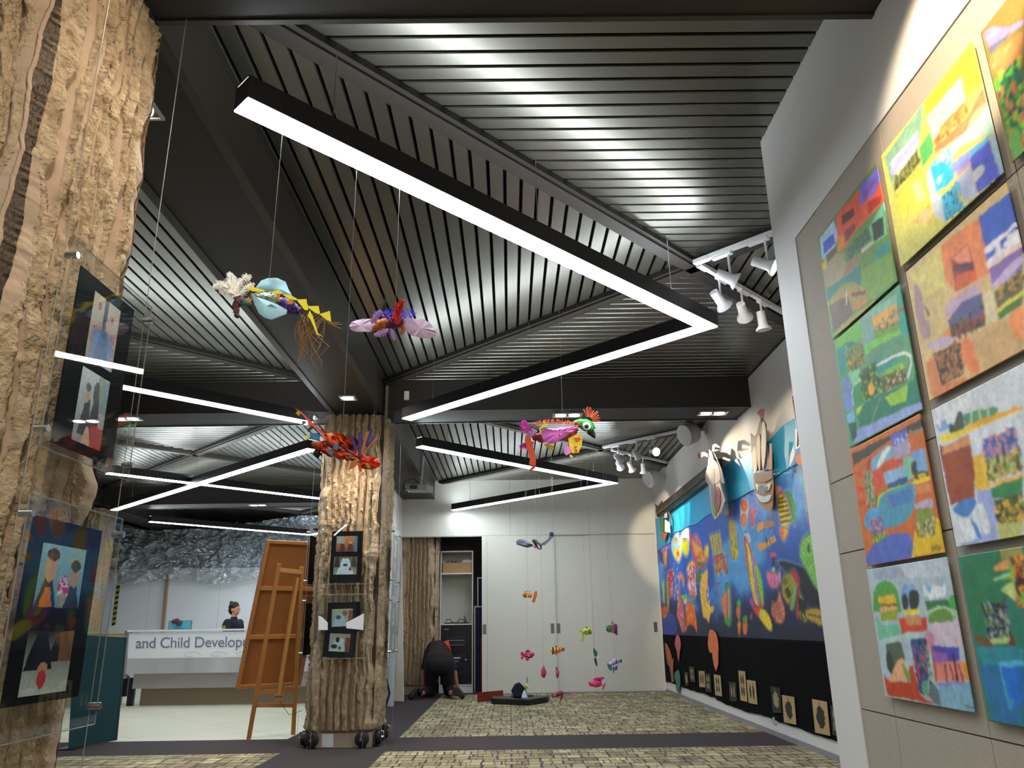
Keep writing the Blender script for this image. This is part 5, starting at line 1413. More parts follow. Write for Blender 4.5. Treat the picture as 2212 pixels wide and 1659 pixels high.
leafsheet(t, 'wing', P('440,310 480,350 560,370 680,420 765,465 755,500 620,555 560,540 510,500 470,420', -.10), LBLUE, .014)
leafsheet(t, 'wing', P('480,260 530,200 590,175 680,178 750,205 775,270 810,330 700,320 600,300 520,290', .09), LBLUE, .015)
for i, q in enumerate(('400,275 440,250 500,270 560,285 540,300 460,295', '560,285 620,300 690,285 730,315 690,325 640,315', '720,320 800,330 860,365 850,378 780,365', '855,370 945,368 950,420 900,430 870,395', '890,415 950,405 965,440 955,470 925,465', '955,432 1055,430 1070,505 1030,495 965,450', '1065,505 1160,475 1172,575 1120,550', '975,470 1000,520 1050,680 1095,712 1040,690 985,560 955,520')):
    sheet(t, 'spine_plate', P(q, -.02-.004*i), YEL, .003)
plm = MB()
for i, q in enumerate(('300,340 240,280 200,230 130,220 85,260', '305,340 270,260 240,190 250,130', '310,340 270,300 210,280 150,290', '320,335 310,250 350,190 400,150 430,170', '330,335 380,270 430,235 455,240', '310,340 290,250 270,170 230,125')):
    plume(plm, P(q, -.03+.012*i), 52*k, 110, i)
plm.build('plume_crest', PLUME, t)
rf = MB(); rs = random.Random(4)
for i in range(34):
    x0, y0 = 880+rs.uniform(-10, 230), 490+rs.uniform(-10, 90); dx = rs.choice([0, 0, 140])
    L = rs.uniform(200, 470) if dx == 0 else rs.uniform(160, 660); x = min(x0, 930) if dx == 0 else 1040+rs.uniform(-20, 60)
    pts = ['%f,%f' % (x0, y0), '%f,%f' % ((x0+x)/2+rs.uniform(-45, 45), y0+L*.25), '%f,%f' % (x+rs.uniform(-60, 60), y0+L*.5), '%f,%f' % (x+rs.uniform(-70, 50), y0+L*.75), '%f,%f' % (x+(-70 if dx == 0 else -5)*(L/400)**2+rs.uniform(-60, 60), y0+L)]
    rf.tube(P(' '.join(pts), rs.uniform(-.03, .03)), [.0016, .0022, .0020, .0014, .0006], 4)
for q in ('1130,575 1200,600 1275,600', '1130,580 1210,620 1265,638', '1120,560 1180,590 1250,580'): rf.tube(P(q), [.003, .003, .001], 4)
rf.build('raffia_tail', RAF, t)
e = P('603,200')[0]; thread(t, e, Vector((e.x, e.y, 3.2)))
# --- winged creature with pale pink wings
P, k = upx((440, 560, 4.254), 3.334); t = thing('paper_bird', 'small paper creature with pale pink wings and a red crest', 'paper bird', P('1700,590')[0], CG)
leafsheet(t, 'wing', P(' '.join('%f,%f' % p for p in smooth_poly([(1345, 600), (1380, 570), (1470, 552), (1560, 560), (1570, 650), (1480, 668), (1380, 660), (1345, 635)], 3))), PINKP, .008)
leafsheet(t, 'wing', P(' '.join('%f,%f' % p for p in smooth_poly([(1845, 600), (1900, 560), (2000, 548), (2080, 590), (2130, 660), (2135, 705), (2060, 725), (1950, 710), (1870, 670)], 3)), -.03), PINKP, .008)
body(t, 'head', P, k, '1550,665,8 1580,630,32 1620,600,52 1670,590,52 1700,590,34', OCHRE, lump=.2)
body(t, 'body', P, k, '1680,590,40 1730,580,58 1790,575,56 1840,580,40', pmat('crimson_foil', '7c2058', rough=.3, bump=.6), lump=.3)
body(t, 'foot', P, k, '1820,600,28 1840,640,22 1815,690,10', pmat('copper_paper', 'c0602c')); body(t, 'eye', P, k, '1655,583,9 1665,583,9', PLUME)
tn = MB(); rs = random.Random(9)
for i in range(130):
    c0 = P('%f,%f' % (rs.uniform(1640, 1935), rs.uniform(470, 545)), rs.uniform(-.05, .05))[0]; v = Vector((rs.uniform(-1, 1), rs.uniform(-1, 1), rs.uniform(-1, 1))).normalized()
    tn.tube([c0, c0+v*.012, c0+v*.02+Vector((0, 0, .006))], [.0028, .002, .0008], 3)
tn.build('tinsel', VIOL, t)
fm = MB(); plume(fm, P('1790,600 1770,520 1790,440 1830,375', -.07), 44*k, 130, 3, .0018, .1); plume(fm, P('1760,600 1780,520 1800,440 1835,380', -.06), 40*k, 120, 7, .0018, .1); fm.build('red_feather', RED, t)
fm = MB(); plume(fm, P('1650,500 1660,430 1668,350'), 24*k, 70, 5); fm.build('black_feather', BLACKP, t)
fm = MB(); plume(fm, P('1540,590 1580,520 1620,470', -.05), 40*k, 80, 6); plume(fm, P('1700,640 1640,670 1570,690', -.04), 40*k, 70, 8); plume(fm, P('1720,640 1740,690 1755,740', -.04), 26*k, 50, 9); fm.build('white_feather', LILAC, t)
e = P('1760,520')[0]; thread(t, e, Vector((e.x, e.y, 3.2)))
# --- scaly orange dragon in front of the mid pillar
P, k = upx((600, 870, 8.508), 3.14); t = thing('paper_dragon', 'orange and red scaled paper dragon with purple strips, in front of the mid pillar', 'paper dragon', P('1200,850')[0], CG)
body(t, 'body', P, k, '700,800,60 850,800,120 1050,830,190 1250,880,190 1400,930,140 1520,1020,70', RED, lump=.2)
body(t, 'hind_head', P, k, '640,740,40 720,780,75 800,820,80', OCHRE); body(t, 'hind_tuft', P, k, '700,900,60 760,960,50', BLACKP, lump=.6)
sheet(t, 'back_ridge', P('310,95 440,170 700,420 900,590 1120,740 1130,770 980,760 820,590 640,420 560,420 540,320 420,190', -.08), pmat('coral_paper', 'e85848', var=.06), .006)
sets = {'orange_scale': [], 'red_scale': [], 'blue_scale': [], 'yellow_scale': [], 'maroon_scale': []}; rs = random.Random(12)
mm = {'orange_scale': ORG, 'red_scale': RED, 'blue_scale': CYANP, 'yellow_scale': pmat('golden_scale', 'e0a020', var=.1), 'maroon_scale': pmat('maroon_scale', '6c1814', var=.2)}
for i in range(96):
    u = rs.random(); x = 860+u*620; y0 = 640+u*200; y = y0+rs.uniform(-120, 230); a = rs.uniform(-.7, .7)+.6; L = rs.uniform(90, 150); w = rs.uniform(45, 75)
    ca, sa = math.cos(a), math.sin(a); d = -.055-.03*rs.random()
    q = [(x+ca*p*L-sa*s*w, y+sa*p*L+ca*s*w) for p, s in ((-.5, -.5), (.3, -.6), (.6, .1), (.2, .6), (-.5, .4))]
    sets[rs.choice(['orange_scale']*4+['red_scale']*3+['blue_scale']+['yellow_scale']+['maroon_scale']*2)].append((q, d))
for nm, L_ in sets.items():
    mb = MB()
    for q, d in L_: pp_ = P(' '.join('%f,%f' % p for p in q), d); tl_ = rs.uniform(-.035, .035); mb.prism([p_+Vector((0, tl_*(j_-2)/2, 0)) for j_, p_ in enumerate(pp_)], (0, .003, 0))
    mb.build(nm, mm[nm], t)
sheet(t, 'blue_fin', P('590,560 780,560 770,680 700,695 600,660', -.06), CYANP); sheet(t, 'yellow_fin', P('470,610 600,590 580,640 520,690 530,640', -.06), YEL)
sheet(t, 'blue_fin', P('895,820 1010,880 1010,985 930,930', -.11), pmat('steel_blue', '3c6c98')); sheet(t, 'blue_fin', P('1030,760 1120,775 1100,870 1020,840', -.11), MATS['steel_blue'])
sheet(t, 'side_tag', P('540,510 600,430 650,470 560,540', -.05), pmat('grey_green', '4c6a50')); sheet(t, 'side_tag', P('330,190 370,150 430,180 390,245', -.09), pmat('mustard', 'b09c20')); sheet(t, 'side_tag', P('440,330 520,340 515,390 450,390', -.08), MATS['grey_green'])
for q, m_ in (('1330,595 1365,570 1450,800 1430,960', INDIGO), ('1480,540 1530,535 1530,1000 1475,1000', INDIGO), ('1640,535 1690,530 1590,850 1560,960 1530,900', TAN), ('1700,490 1750,485 1640,800 1600,800', INDIGO), ('1770,590 1810,600 1620,830 1570,920', pmat('violet_strip', '5030b0')), ('1830,630 1860,655 1700,800 1560,960 1560,930', TAN)):
    sheet(t, 'quill_strip', P(q, -.09), m_, .004)
leafsheet(t, 'snout', P(' '.join('%f,%f' % p for p in smooth_poly([(1500, 1100), (1560, 1010), (1700, 985), (1820, 1020), (1885, 1110), (1820, 1200), (1650, 1220), (1540, 1200)], 3)), -.09), RED, .016)
sheet(t, 'nose_patch', P('1600,1120 1650,1100 1715,1200 1660,1210', -.15), pmat('olive_patch', '88902c')); sheet(t, 'chin_leaf', P('1310,1230 1340,1090 1450,1040 1470,1130 1380,1200', -.11), TAN); sheet(t, 'chin_leaf', P('1465,1120 1540,1180 1525,1280 1480,1200', -.11), RED)
body(t, 'neck', P, k, '1490,1040,70 1560,1070,60', pmat('brown_mache', '6c3418'))
e = P('1185,640')[0]; thread(t, e, Vector((e.x, e.y, 3.2)))
# --- pink and green parrot
P, k = upx((1080, 860, 4.608), 6.2); t = thing('paper_parrot', 'paper parrot with green head, pink wing and orange crest', 'paper parrot', P('600,330')[0], CG)
body(t, 'body', P, k, '330,390,22 400,390,52 500,370,72 620,360,74 700,340,56 760,300,36', pmat('patchwork_mache', 'a83c20', var=.5, scale=12, bump=.4), lump=.2)
body(t, 'head', P, k, '740,260,34 800,250,50 850,265,66 890,290,64 910,320,46', GREENM, lump=.08)
body(t, 'beak', P, k, '890,325,40 915,350,34 938,385,18 942,402,6', BLACKP); body(t, 'eye', P, k, '862,280,19 864,280,19', PLUME)
bpos = P('863,281', -.07)[0]; MB().ell(bpos+Vector((0, .0, 0)), (.018, .02, .018)).build('pupil', BLACKP, t, smooth=True)
bb = P('862,280', -.055)[0]; MB().ell(bb, (.034, .02, .034)).build('eye_white', PLUME, t, smooth=True)
leafsheet(t, 'wing', P(' '.join('%f,%f' % p for p in smooth_poly([(410, 330), (450, 305), (560, 300), (680, 290), (770, 270), (775, 285), (740, 320), (640, 390), (560, 440), (480, 455), (430, 420)], 3)), -.12), HPINK, .03)
fm = MB(); rs = random.Random(2)
for i in range(46):
    s = i/45; x = 330+s*600; y = 275-20*math.sin(s*6)-40*s; r = 30 if s < .8 else 62
    cx_, cy_ = (x, y) if s < .8 else (880+math.cos((s-.8)*9-1.9)*55, 235+math.sin((s-.8)*9-1.9)*62)
    c0 = P('%f,%f' % (cx_, cy_), rs.uniform(-.05, .03))[0]; ang = rs.uniform(-.5, .5) if s < .8 else (s-.8)*9-1.9+PI/2
    dz = Vector((math.sin(ang), 0, math.cos(ang)))*r*k*(1 if s < .8 else 1.1)
    w_ = dz.cross(Vector((0, 1, 0))).normalized()*.012
    j_ = rs.uniform(.75, 1.35); wj = w_*.75; cu = Vector((rs.uniform(-.3, .3), rs.uniform(-.5, .5), 0))*r*k; fm.tube([c0-dz*.2, c0+dz*.5*j_, c0+dz*.95*j_+cu*.5, c0+dz*1.05*j_+cu], [.009, .012, .010, .005], 6, flat=.35)
fm.build('curled_crest', ORG, t)
fm = MB(); plume(fm, P('300,330 250,280 235,225'), 46*k, 80, 1, .002); plume(fm, P('330,360 260,300 205,260'), 46*k, 70, 2, .002); plume(fm, P('340,440 270,460 200,480'), 42*k, 70, 3, .002); fm.build('tail_feather', MAG, t)
fm = MB(); plume(fm, P('370,330 330,330 290,380'), 46*k, 70, 4, .002); fm.build('lilac_feather', LILAC, t)
sheet(t, 'leg_fringe', P('255,370 300,380 330,480 360,620 355,680 290,660 300,600 270,500 245,420', -.05), pmat('orange_fringe', 'e8501c', var=.25)); sheet(t, 'claw', P('320,680 355,675 350,700 295,730 290,715', -.05), RED)
sheet(t, 'spotted_wing', P('680,400 760,360 825,365 815,470 780,545 720,550 690,480', -.03), GOLDF); sheet(t, 'red_spot', P('735,400 790,390 805,410 770,435', -.04), RED); sheet(t, 'red_spot', P('740,480 770,480 755,500', -.04), RED); sheet(t, 'red_spot', P('745,515 775,515 765,545', -.04), RED)
sheet(t, 'pink_flap', P('640,520 665,450 700,500 710,545 660,570 640,550', -.05), HPINK); sheet(t, 'yellow_flap', P('430,450 530,470 540,500 510,520 470,500', -.04), GOLDF); sheet(t, 'yellow_flap', P('695,560 725,575 720,595 695,585', -.04), GOLDF)
MB().tube(P('395,300 405,340 400,360', -.08), .008, 6).tube(P('400,300 450,260 430,235', -.07), .006, 6).tube(P('400,300 440,285 475,265', -.07), .006, 6).build('yellow_cord', YEL, t)
e = P('625,260')[0]; thread(t, e, Vector((e.x, e.y, ZC)))

# --- small painted fish of the mobile in front of the doors
S1, S2 = (1100, 1380, 7.9), (1100, 1130, 6.146); YM = 11.0; FG = 'small papier-mache fish hanging before the sliding doors'
def fish(cr, label, bodyspec, parts, bm, thx, Y=YM, nm='paper_fish'):
    P, k = upx(cr, Y); f = crop(*cr); t = thing(nm, label, 'paper fish', P('%s' % thx)[0], FG)
    body(t, 'body', P, k, bodyspec, bm, 14, .7, .12, len(label))
    for n_, q, m_, dy in parts:
        if n_ in ('stripe', 'spot', 'tail_band'): sheet(t, n_, P(q, dy), m_, .006)
        else: sheet(t, n_, P(q, dy), m_, .014)
    e = P(thx)[0]; thread(t, e, Vector((e.x, e.y, ZC)))
    return t
PKS = pmat('raspberry_mache', 'c83070', var=.3, scale=50); PRP = pmat('plum_mache', '7c2c78', var=.3); CRM = pmat('cream_mache', 'd8d090', var=.2); YG = pmat('lime_mache', 'ccd848', var=.25, scale=50)
HP = pmat('hot_pink_mache', 'e82c74', var=.25, scale=40); WV = pmat('white_violet', 'b8b0c8', var=.2); NVY = pmat('navy_mache', '2a2c5c', var=.4); OR2 = pmat('tangerine', 'dc7c24', var=.25, scale=50); SKY = pmat('dusky_blue', '6c7488', var=.45, scale=30)
D = -.10
fish(S1, 'pink spotted fish with a red fringed tail, lowest on the left', '235,265,16 270,270,50 320,280,72 370,270,66 415,262,36 428,262,8', [('tail', '190,225 240,225 240,250 260,260 240,300 245,345 195,345 200,310 225,300 195,275 200,250', RED, 0), ('fin', '270,215 310,185 345,195 370,230 300,240', PRP, 0), ('fin', '270,330 320,340 350,360 310,378 280,360', PKS, 0), ('spot', '310,270 325,270 325,290 310,290', CRM, D), ('spot', '335,280 350,280 350,300 335,300', CRM, D)], PKS, '320,200')
fish(S1, 'yellow and red striped fish with a dark masked face', '705,200,20 730,200,60 780,200,66 840,195,48 900,185,26', [('tail', '890,150 950,160 940,185 950,205 895,215 870,185', RED, 0), ('stripe', '735,140 760,140 760,265 735,270', pmat('dark_olive', '2c3018'), -.08), ('stripe', '790,130 815,130 815,265 795,290', RED, -.09), ('stripe', '850,145 865,145 865,240 850,245', RED, -.07), ('spot', '712,175 730,175 730,195 712,195', CRM, D), ('spot', '712,210 730,210 730,235 712,235', CRM, D), ('fin', '780,125 800,105 805,130', BLACKP, 0)], pmat('yellow_mache', 'dcc040', var=.25), '795,125')
fish(S1, 'dark raspberry pear-shaped fish, hanging nose down', '585,460,8 590,500,26 590,560,52 585,610,56 590,650,30 590,660,10', [('fin', '560,500 545,550 575,530', PRP, 0)], PKS, '587,462')
fish(S1, 'slim pink spindle fish on the seam of the doors', '805,480,14 815,520,22 822,580,38 822,630,30 822,675,6', [('spot', '815,540 828,540 828,580 815,580', CRM, -.06)], pmat('rose_mache', 'b84c90', var=.3), '805,480')
fish(S1, 'small teal fish with a dark curved tail', '1440,160,8 1455,200,28 1470,235,42 1475,275,34 1472,305,8', [('tail', '1450,330 1480,325 1495,380 1505,455 1490,465 1470,430 1452,370', NVY, 0), ('spot', '1460,210 1475,210 1475,230 1460,230', SKY, -.07)], TEAL, '1445,160')
fish(S1, 'white and violet fish bent over with a teal head', '1690,450,22 1740,430,40 1790,390,58 1850,370,52 1910,375,26', [('head_patch', '1668,425 1690,415 1740,460 1760,530 1730,545 1690,500', TEAL, -.05), ('fin', '1765,480 1790,480 1785,585 1775,580', pmat('brown_mache', '6c3418'), 0), ('fin', '1800,480 1850,450 1840,530 1800,545', VIOL, 0), ('stripe', '1815,335 1830,335 1850,430 1835,430', VIOL, -.09), ('tail_band', '1900,345 1925,365 1920,400 1895,410', INDIGO, -.06)], WV, '1800,340')
fish(S1, 'large hot pink fish near the floor on the right', '1362,745,18 1400,765,50 1460,770,66 1530,770,60 1580,780,20', [('tail', '1575,795 1610,790 1640,745 1650,750 1605,870 1590,860 1600,810', HP, 0), ('fin', '1420,700 1480,660 1620,650 1625,675 1580,700 1570,750 1480,720', HP, 0), ('spot', '1440,770 1480,760 1500,800 1460,810', ORG, D), ('spot', '1500,690 1560,680 1560,720 1510,720', PRP, -.04)], HP, '1480,665')
fish(S1, 'dark red and purple bird-like fish close to the carpet', '725,985,22 770,960,42 840,940,52 890,925,44 915,920,20', [('tail', '880,960 915,980 880,1060 865,1115 855,1110 870,1040', pmat('wine_mache', '7a1c2c', var=.3), 0), ('fin', '890,900 940,940 930,950 890,940', MATS['wine_mache'], 0), ('stripe', '760,935 790,915 795,925 770,950', CRM, -.07), ('stripe', '755,970 800,955 800,965 760,985', CRM, -.08)], pmat('purple_red', '8c2848', var=.5, scale=40), '840,895')
fish(S2, 'orange fish with an upright slab tail, left of the door seam', '182,950,30 210,955,48 260,955,50 295,960,38', [('tail', '335,905 372,905 370,960 335,1060 300,1045 318,980', OR2, 0), ('fin', '235,905 240,880 255,905 275,895 290,910', OR2, 0), ('stripe', '235,915 248,915 250,1000 238,1000', CRM, -.09), ('stripe', '262,915 272,915 275,1000 265,1000', CRM, -.09), ('spot', '200,905 225,905 225,915 200,918', VIOL, -.06)], OR2, '250,890')
fish(S2, 'lime green fish with dark spots, facing right', '975,1450,22 1000,1440,50 1040,1435,66 1075,1450,40 1095,1465,14', [('tail', '925,1420 960,1425 1000,1460 990,1560 960,1585 955,1545 975,1510 960,1450 925,1440', YG, 0), ('spot', '1005,1430 1025,1430 1025,1450 1005,1450', TEAL, D), ('spot', '1050,1420 1068,1420 1068,1445 1050,1445', TEAL, D), ('spot', '1015,1385 1040,1380 1040,1395 1018,1398', pmat('dark_olive', '2c3018'), -.07), ('fin', '985,1385 1020,1362 1050,1375 1030,1390', CRM, 0)], YG, '1030,1370')
fish(S2, 'green headed fish with an orange belly and purple striped tail', '1290,1400,40 1320,1400,62 1360,1400,56 1400,1405,34', [('tail', '1395,1330 1435,1350 1438,1490 1400,1470 1380,1400', pmat('plum_stripe', '8c3c88', var=.5, scale=60), 0), ('fin', '1350,1330 1380,1295 1385,1330 1360,1345', OCHRE, 0), ('stripe', '1350,1350 1395,1350 1395,1460 1355,1460', pmat('salmon_patch', 'b86850', var=.2), -.10), ('spot', '1315,1360 1335,1350 1340,1440 1320,1440', pmat('leaf_green', '4c9c50'), D)], TEAL, '1350,1335')
P, k = upx(S2, YM); t = thing('paper_bird', 'grey speckled winged creature hanging highest before the doors', 'paper bird', P('370,290')[0], FG)
body(t, 'body', P, k, '310,230,14 340,245,28 380,290,40 405,325,36 420,345,12', BLACKP); sheet(t, 'belly', P('370,280 400,290 420,330 400,345 380,320', -.07), WV, .01); sheet(t, 'red_patch', P('315,305 350,300 370,325 340,335', -.05), RED, .02); body(t, 'head', P, k, '300,235,14 318,232,18', OCHRE)
leafsheet(t, 'wing', P('90,240 130,212 190,215 250,240 320,285 310,310 240,325 160,305 100,285'), SKY, .03); sheet(t, 'wing', P('410,280 460,250 520,210 535,130 560,112 595,130 590,180 540,230 480,290 430,300'), SKY, .02); body(t, 'wing_tip', P, k, '560,125,24 565,165,24', NVY)
thread(t, P('360,250')[0], Vector((P('360,250')[0].x, YM, ZC)))
# a small model boat-like fish lying on the tool case is built with the case below
# ------------------------------------------------------------------ easel with a framed board, seen from behind
WOOD = mat('easel_wood', 'b47a42', .45, var=.22, scale=5, stretch=(8, 8, .7)); WOODL = mat('easel_wood_pale', 'c48a48', .45, var=.18, scale=6, stretch=(8, 8, .7)); HB = mat('hardboard_back', 'a0622e', .6, var=.12, scale=9)
t = thing('display_easel', 'wooden A-frame easel seen from behind, left of the mid pillar', 'easel', (-2.63, 9.2, 0))
ang = .62; R = Matrix.Rotation(ang, 4, 'Z'); B0 = Vector((-3.06, 9.05, .50))
def EL(x, y, z): return Vector((-2.83, 9.06, 0)) + (R @ Vector((x, y, z)))
tl, bl_ = at(576, 1166, Y=8.95), at(509, 1487, Y=9.2)
u_ = (R @ Vector((1, 0, 0))); up_ = (tl-bl_)
bd = thing('framed_board', 'large brown framed board standing on the easel, back side showing', 'board', bl_)
W_ = .74; H_ = up_.length; upn = up_.normalized(); nrm = u_.cross(upn).normalized()
MBd = Matrix((u_, -nrm, upn)).transposed().to_4x4(); MBd.translation = bl_
if (MBd.to_3x3() @ Vector((0, 1, 0))).y < 0: MBd = Matrix((u_, nrm, upn)).transposed().to_4x4(); MBd.translation = bl_
MB().box((.02, .0, .02), (W_-.02, .012, H_-.02), MBd).build('back_panel', HB, bd)
fr = [((0, -.028, 0), (.035, .02, H_)), ((W_-.035, -.028, 0), (W_, .02, H_)), ((.035, -.028, 0), (W_-.035, .02, .035)), ((.035, -.028, H_-.035), (W_-.035, .02, H_))]
for a, b in fr: MB().box(a, b, MBd).build('frame_rail', WOOD, bd, bevel=.002)
for z in (.34, .67): MB().box((.035, -.022, H_*z-.022), (W_-.035, .0, H_*z+.022), MBd).build('cross_batten', WOODL, bd)
# easel legs (behind the board, towards the room)
f0, f1 = at(537, 1597, Z=0), at(633, 1587, Z=0); a0, a1 = at(604, 1216, Y=8.72), at(652, 1224, Y=8.95)
f0.y -= .12; f1.y -= .05
f0 = at(537, 1597, Z=0); f1 = at(633, 1587, Z=0)
def leg(a, b, w, h, m, nm): MB().bar(a, b, w, h, up=(.5, -1, 0)).build(nm, m, t, bevel=.003)
a0, a1 = at(603, 1218, Y=f0.y-.28), at(652, 1224, Y=f1.y-.28)
leg(f0, a0, .045, .03, WOOD, 'leg'); leg(f1, a1, .045, .03, WOODL, 'leg')
leg(f0.lerp(a0, .965), f1.lerp(a1, .965), .05, .022, WOODL, 'top_rail'); leg(f0.lerp(a0, .19), f1.lerp(a1, .17), .045, .022, WOOD, 'lower_rail')
top = f0.lerp(a0, .93).lerp(f1.lerp(a1, .93), .85); bot = at(602, 1500, Y=top.y-.08); leg(top, bot, .035, .028, WOODL, 'back_strut'); leg(top+Vector((-.03, .01, 0)), bot+Vector((-.02, .03, 0)), .02, .02, WOOD, 'back_strut')
MB().box(bot-Vector((.04, .02, .07)), bot+Vector((.04, .02, .01))).build('hinge_block', WOOD, t); MB().tube([bot-Vector((.04, .02, .02)), bot+Vector((.05, -.02, -.02))], .006, 6).build('hinge_pin', BLK, t)
MB().tube([bot-Vector((0, 0, .05)), at(625, 1545, Y=9.05), at(652, 1535, Y=9.3)], .003, 5).build('string', mat('brown_string', '5a4034', .8), t)
for s_ in (.30,):
    ctr = f0.lerp(a0, s_)
MB().bar(f0.lerp(a0, .26)+Vector((-.02, .03, 0)), f1.lerp(a1, .26)+Vector((.02, .03, 0)), .03, .05).build('board_ledge', WOOD, t)

# ------------------------------------------------------------------ green display board, left foreground
GT = mat('dark_teal_felt', '0e3a40', .9, var=.12, scale=40); ALU = mat('brushed_aluminium', 'b0b0b4', .3, metal=.8, var=.08, stretch=(1, 1, 20))
t = thing('display_board', 'dark teal felt display board standing left of the tiled floor', 'board', (-4.25, 8.8, 0))
p0, p1 = at(250, 1602, Z=0), at(150, 1618, Z=0); q0 = at(272, 1378, Y=p0.y); q1 = at(165, 1372, Y=p1.y)
p0.z = q0.z*0+.012; p1.z = .012
MB().prism([p1, p0, q0, q1], (.012, .035, 0)).build('felt_panel', GT, t); MB().tube([q0, p0], .008, 6).tube([q0, q1], .008, 6).build('edge_trim', mat('dark_edge', '0a2428', .5), t)
MB().box((p1.x-.1, p1.y-.1, 0), (p1.x+.1, p1.y+.15, .012)).build('foot', BLK, t)

# ------------------------------------------------------------------ reception desk
t = thing('reception_desk', 'long reception desk with a lettered white front and steel band', 'desk', (-5.2, 13.3, 0))
x0, x1 = -6.10, -2.3; yf = 13.0
CREAM = mat('desk_cream', 'a8a298', .5, var=.03); SIGN = mat('sign_white', 'e4e9f0', .35, var=.02); PL = mat('desk_plinth', '8d7c66', .6, var=.08, stretch=(8, 1, 1)); PALE = mat('desk_grey_panel', 'a59ea0', .45, var=.03)
MB().box((x0-.02, yf-.03, 1.12), (x1, yf+.55, 1.15)).build('counter_top', mat('counter_top', 'c9ccd2', .3, var=.03), t, bevel=.004)
M_ = MB(); M_.add([(x0, yf, 1.11), (x1, yf, 1.11), (x1, yf+.06, .72), (x0, yf+.06, .72), (x0, yf+.1, 1.11), (x1, yf+.1, 1.11), (x1, yf+.1, .72), (x0, yf+.1, .72)], [(0, 1, 2, 3), (4, 7, 6, 5), (0, 4, 5, 1), (3, 2, 6, 7), (0, 3, 7, 4), (1, 5, 6, 2)]); M_.build('sign_panel', SIGN, t)
STEEL = mat('brushed_steel_reflections', 'd4d4d8', .3, metal=.5, var=.35, scale=1.6, stretch=(1.4, 1, .1))  # stretched tone streaks paint reflections into the steel colour
MB().box((x0, yf+.06, .49), (x1, yf+.12, .72)).build('steel_band', STEEL, t)
MB().box((x0+.07, yf+.2, .26), (x1, yf+.28, .485)).build('grey_panel', PALE, t)
MB().box((x0+.15, yf+.35, .0), (x1, yf+.42, .262)).build('plinth', PL, t)
MB().box((x0+.07, yf+.12, .49), (x1, yf+.5, 1.11)).build('carcass', CREAM, t)
MB().box((x0-.06, yf-.02, .42), (x0-.0, yf+.14, 1.13)).build('end_post', mat('desk_end_grey', '77757c', .4), t)
MB().box((x0-.2, yf+.3, .14), (x0-.06, yf+.34, .45)).box((x0-.04, yf+.3, .0), (x0+.06, yf+.36, .42)).build('end_leg', BLK, t)
MB().box((x0-1.9, yf+.0, .86), (x0-.07, yf+.06, 1.14)).box((x0-1.9, yf-.02, 1.1), (x0-.07, yf+.5, 1.14)).build('side_counter', mat('side_counter_beige', 'b8a894', .5, var=.03), t)
MB().box((x0-.26, yf+.1, .12), (x0-.10, yf+.16, .86)).build('side_panel', mat('side_panel_white', 'c8c6c0', .5), t)
MB().box((x0-1.8, yf+.3, 0), (x0-.2, yf+.5, .86)).build('side_carcass', CREAM, t)
fc = bpy.data.curves.new('lettering', 'FONT'); fc.body = 'and Child Development'; fc.size = .235; fc.extrude = .002; fc.space_character = .96
fo = bpy.data.objects.new('lettering', fc); COL.objects.link(fo); fc.materials.append(mat('sign_violet_grey', '77748f', .5)); fo.location = (-5.98, yf+.015, .875); fo.rotation_euler = (PI/2+.153, 0, 0)
fo.location.y = yf+.030
bpy.context.view_layer.update(); me_ = bpy.data.meshes.new_from_object(fo.evaluated_get(bpy.context.evaluated_depsgraph_get())); fm_ = fo.matrix_world.copy(); bpy.data.objects.remove(fo)
fo = bpy.data.objects.new('lettering', me_); COL.objects.link(fo); fo.matrix_world = fm_; me_.materials.clear(); me_.materials.append(mat('sign_violet_grey', '77748f', .5))
fo.parent = t; fo.matrix_parent_inverse = Matrix.Translation(-Vector(t.location)); fo['label'] = 'violet grey words and Child Development'
vn = MB(); rs = random.Random(5)
for i in range(4):
    cx_ = -5.1+i*.42; pts = [Vector((cx_+.17*math.cos(a*.5)*(1-a/16), yf+.046, .76+.05*math.sin(a*.5)*(1-a/18))) for a in range(12)]; vn.tube(pts, .0022, 4)
vn.build('scroll_ornament', mat('sign_green_scroll', '8aa89c', .5), t)
# laptop and small thing on the counter
t2 = thing('monitor', 'small monitor with a teal screen behind the reception counter', 'monitor', (-5.45, 13.5, 1.15))
a_, b_ = at(366, 1341, Y=13.42), at(414, 1352, Y=13.42)
MB().box((a_.x, 13.40, 1.152), (b_.x+.0, 13.43, a_.z+.0)).build('bezel', mat('monitor_bezel', '6c7078', .4), t2)
MB().box((a_.x+.015, 13.395, 1.165), (b_.x-.015, 13.3995, a_.z-.015)).build('screen', mat('teal_screen', '3c98a4', .3, emit=lin('3c98a4'), strength=.12), t2)
t2 = thing('rolled_scarf', 'dark patterned scarf draped over the monitor', 'scarf', (-5.55, 13.35, 1.15))
body_q = [at(x, y, Y=13.36) for x, y in ((372, 1343), (382, 1341), (388, 1346), (385, 1352))]
MB().tube(body_q, [.03, .045, .05, .03], 10).build('cloth', mat('scarf_purple', '4a2434', .8, var=.4, scale=40), t2, smooth=True)
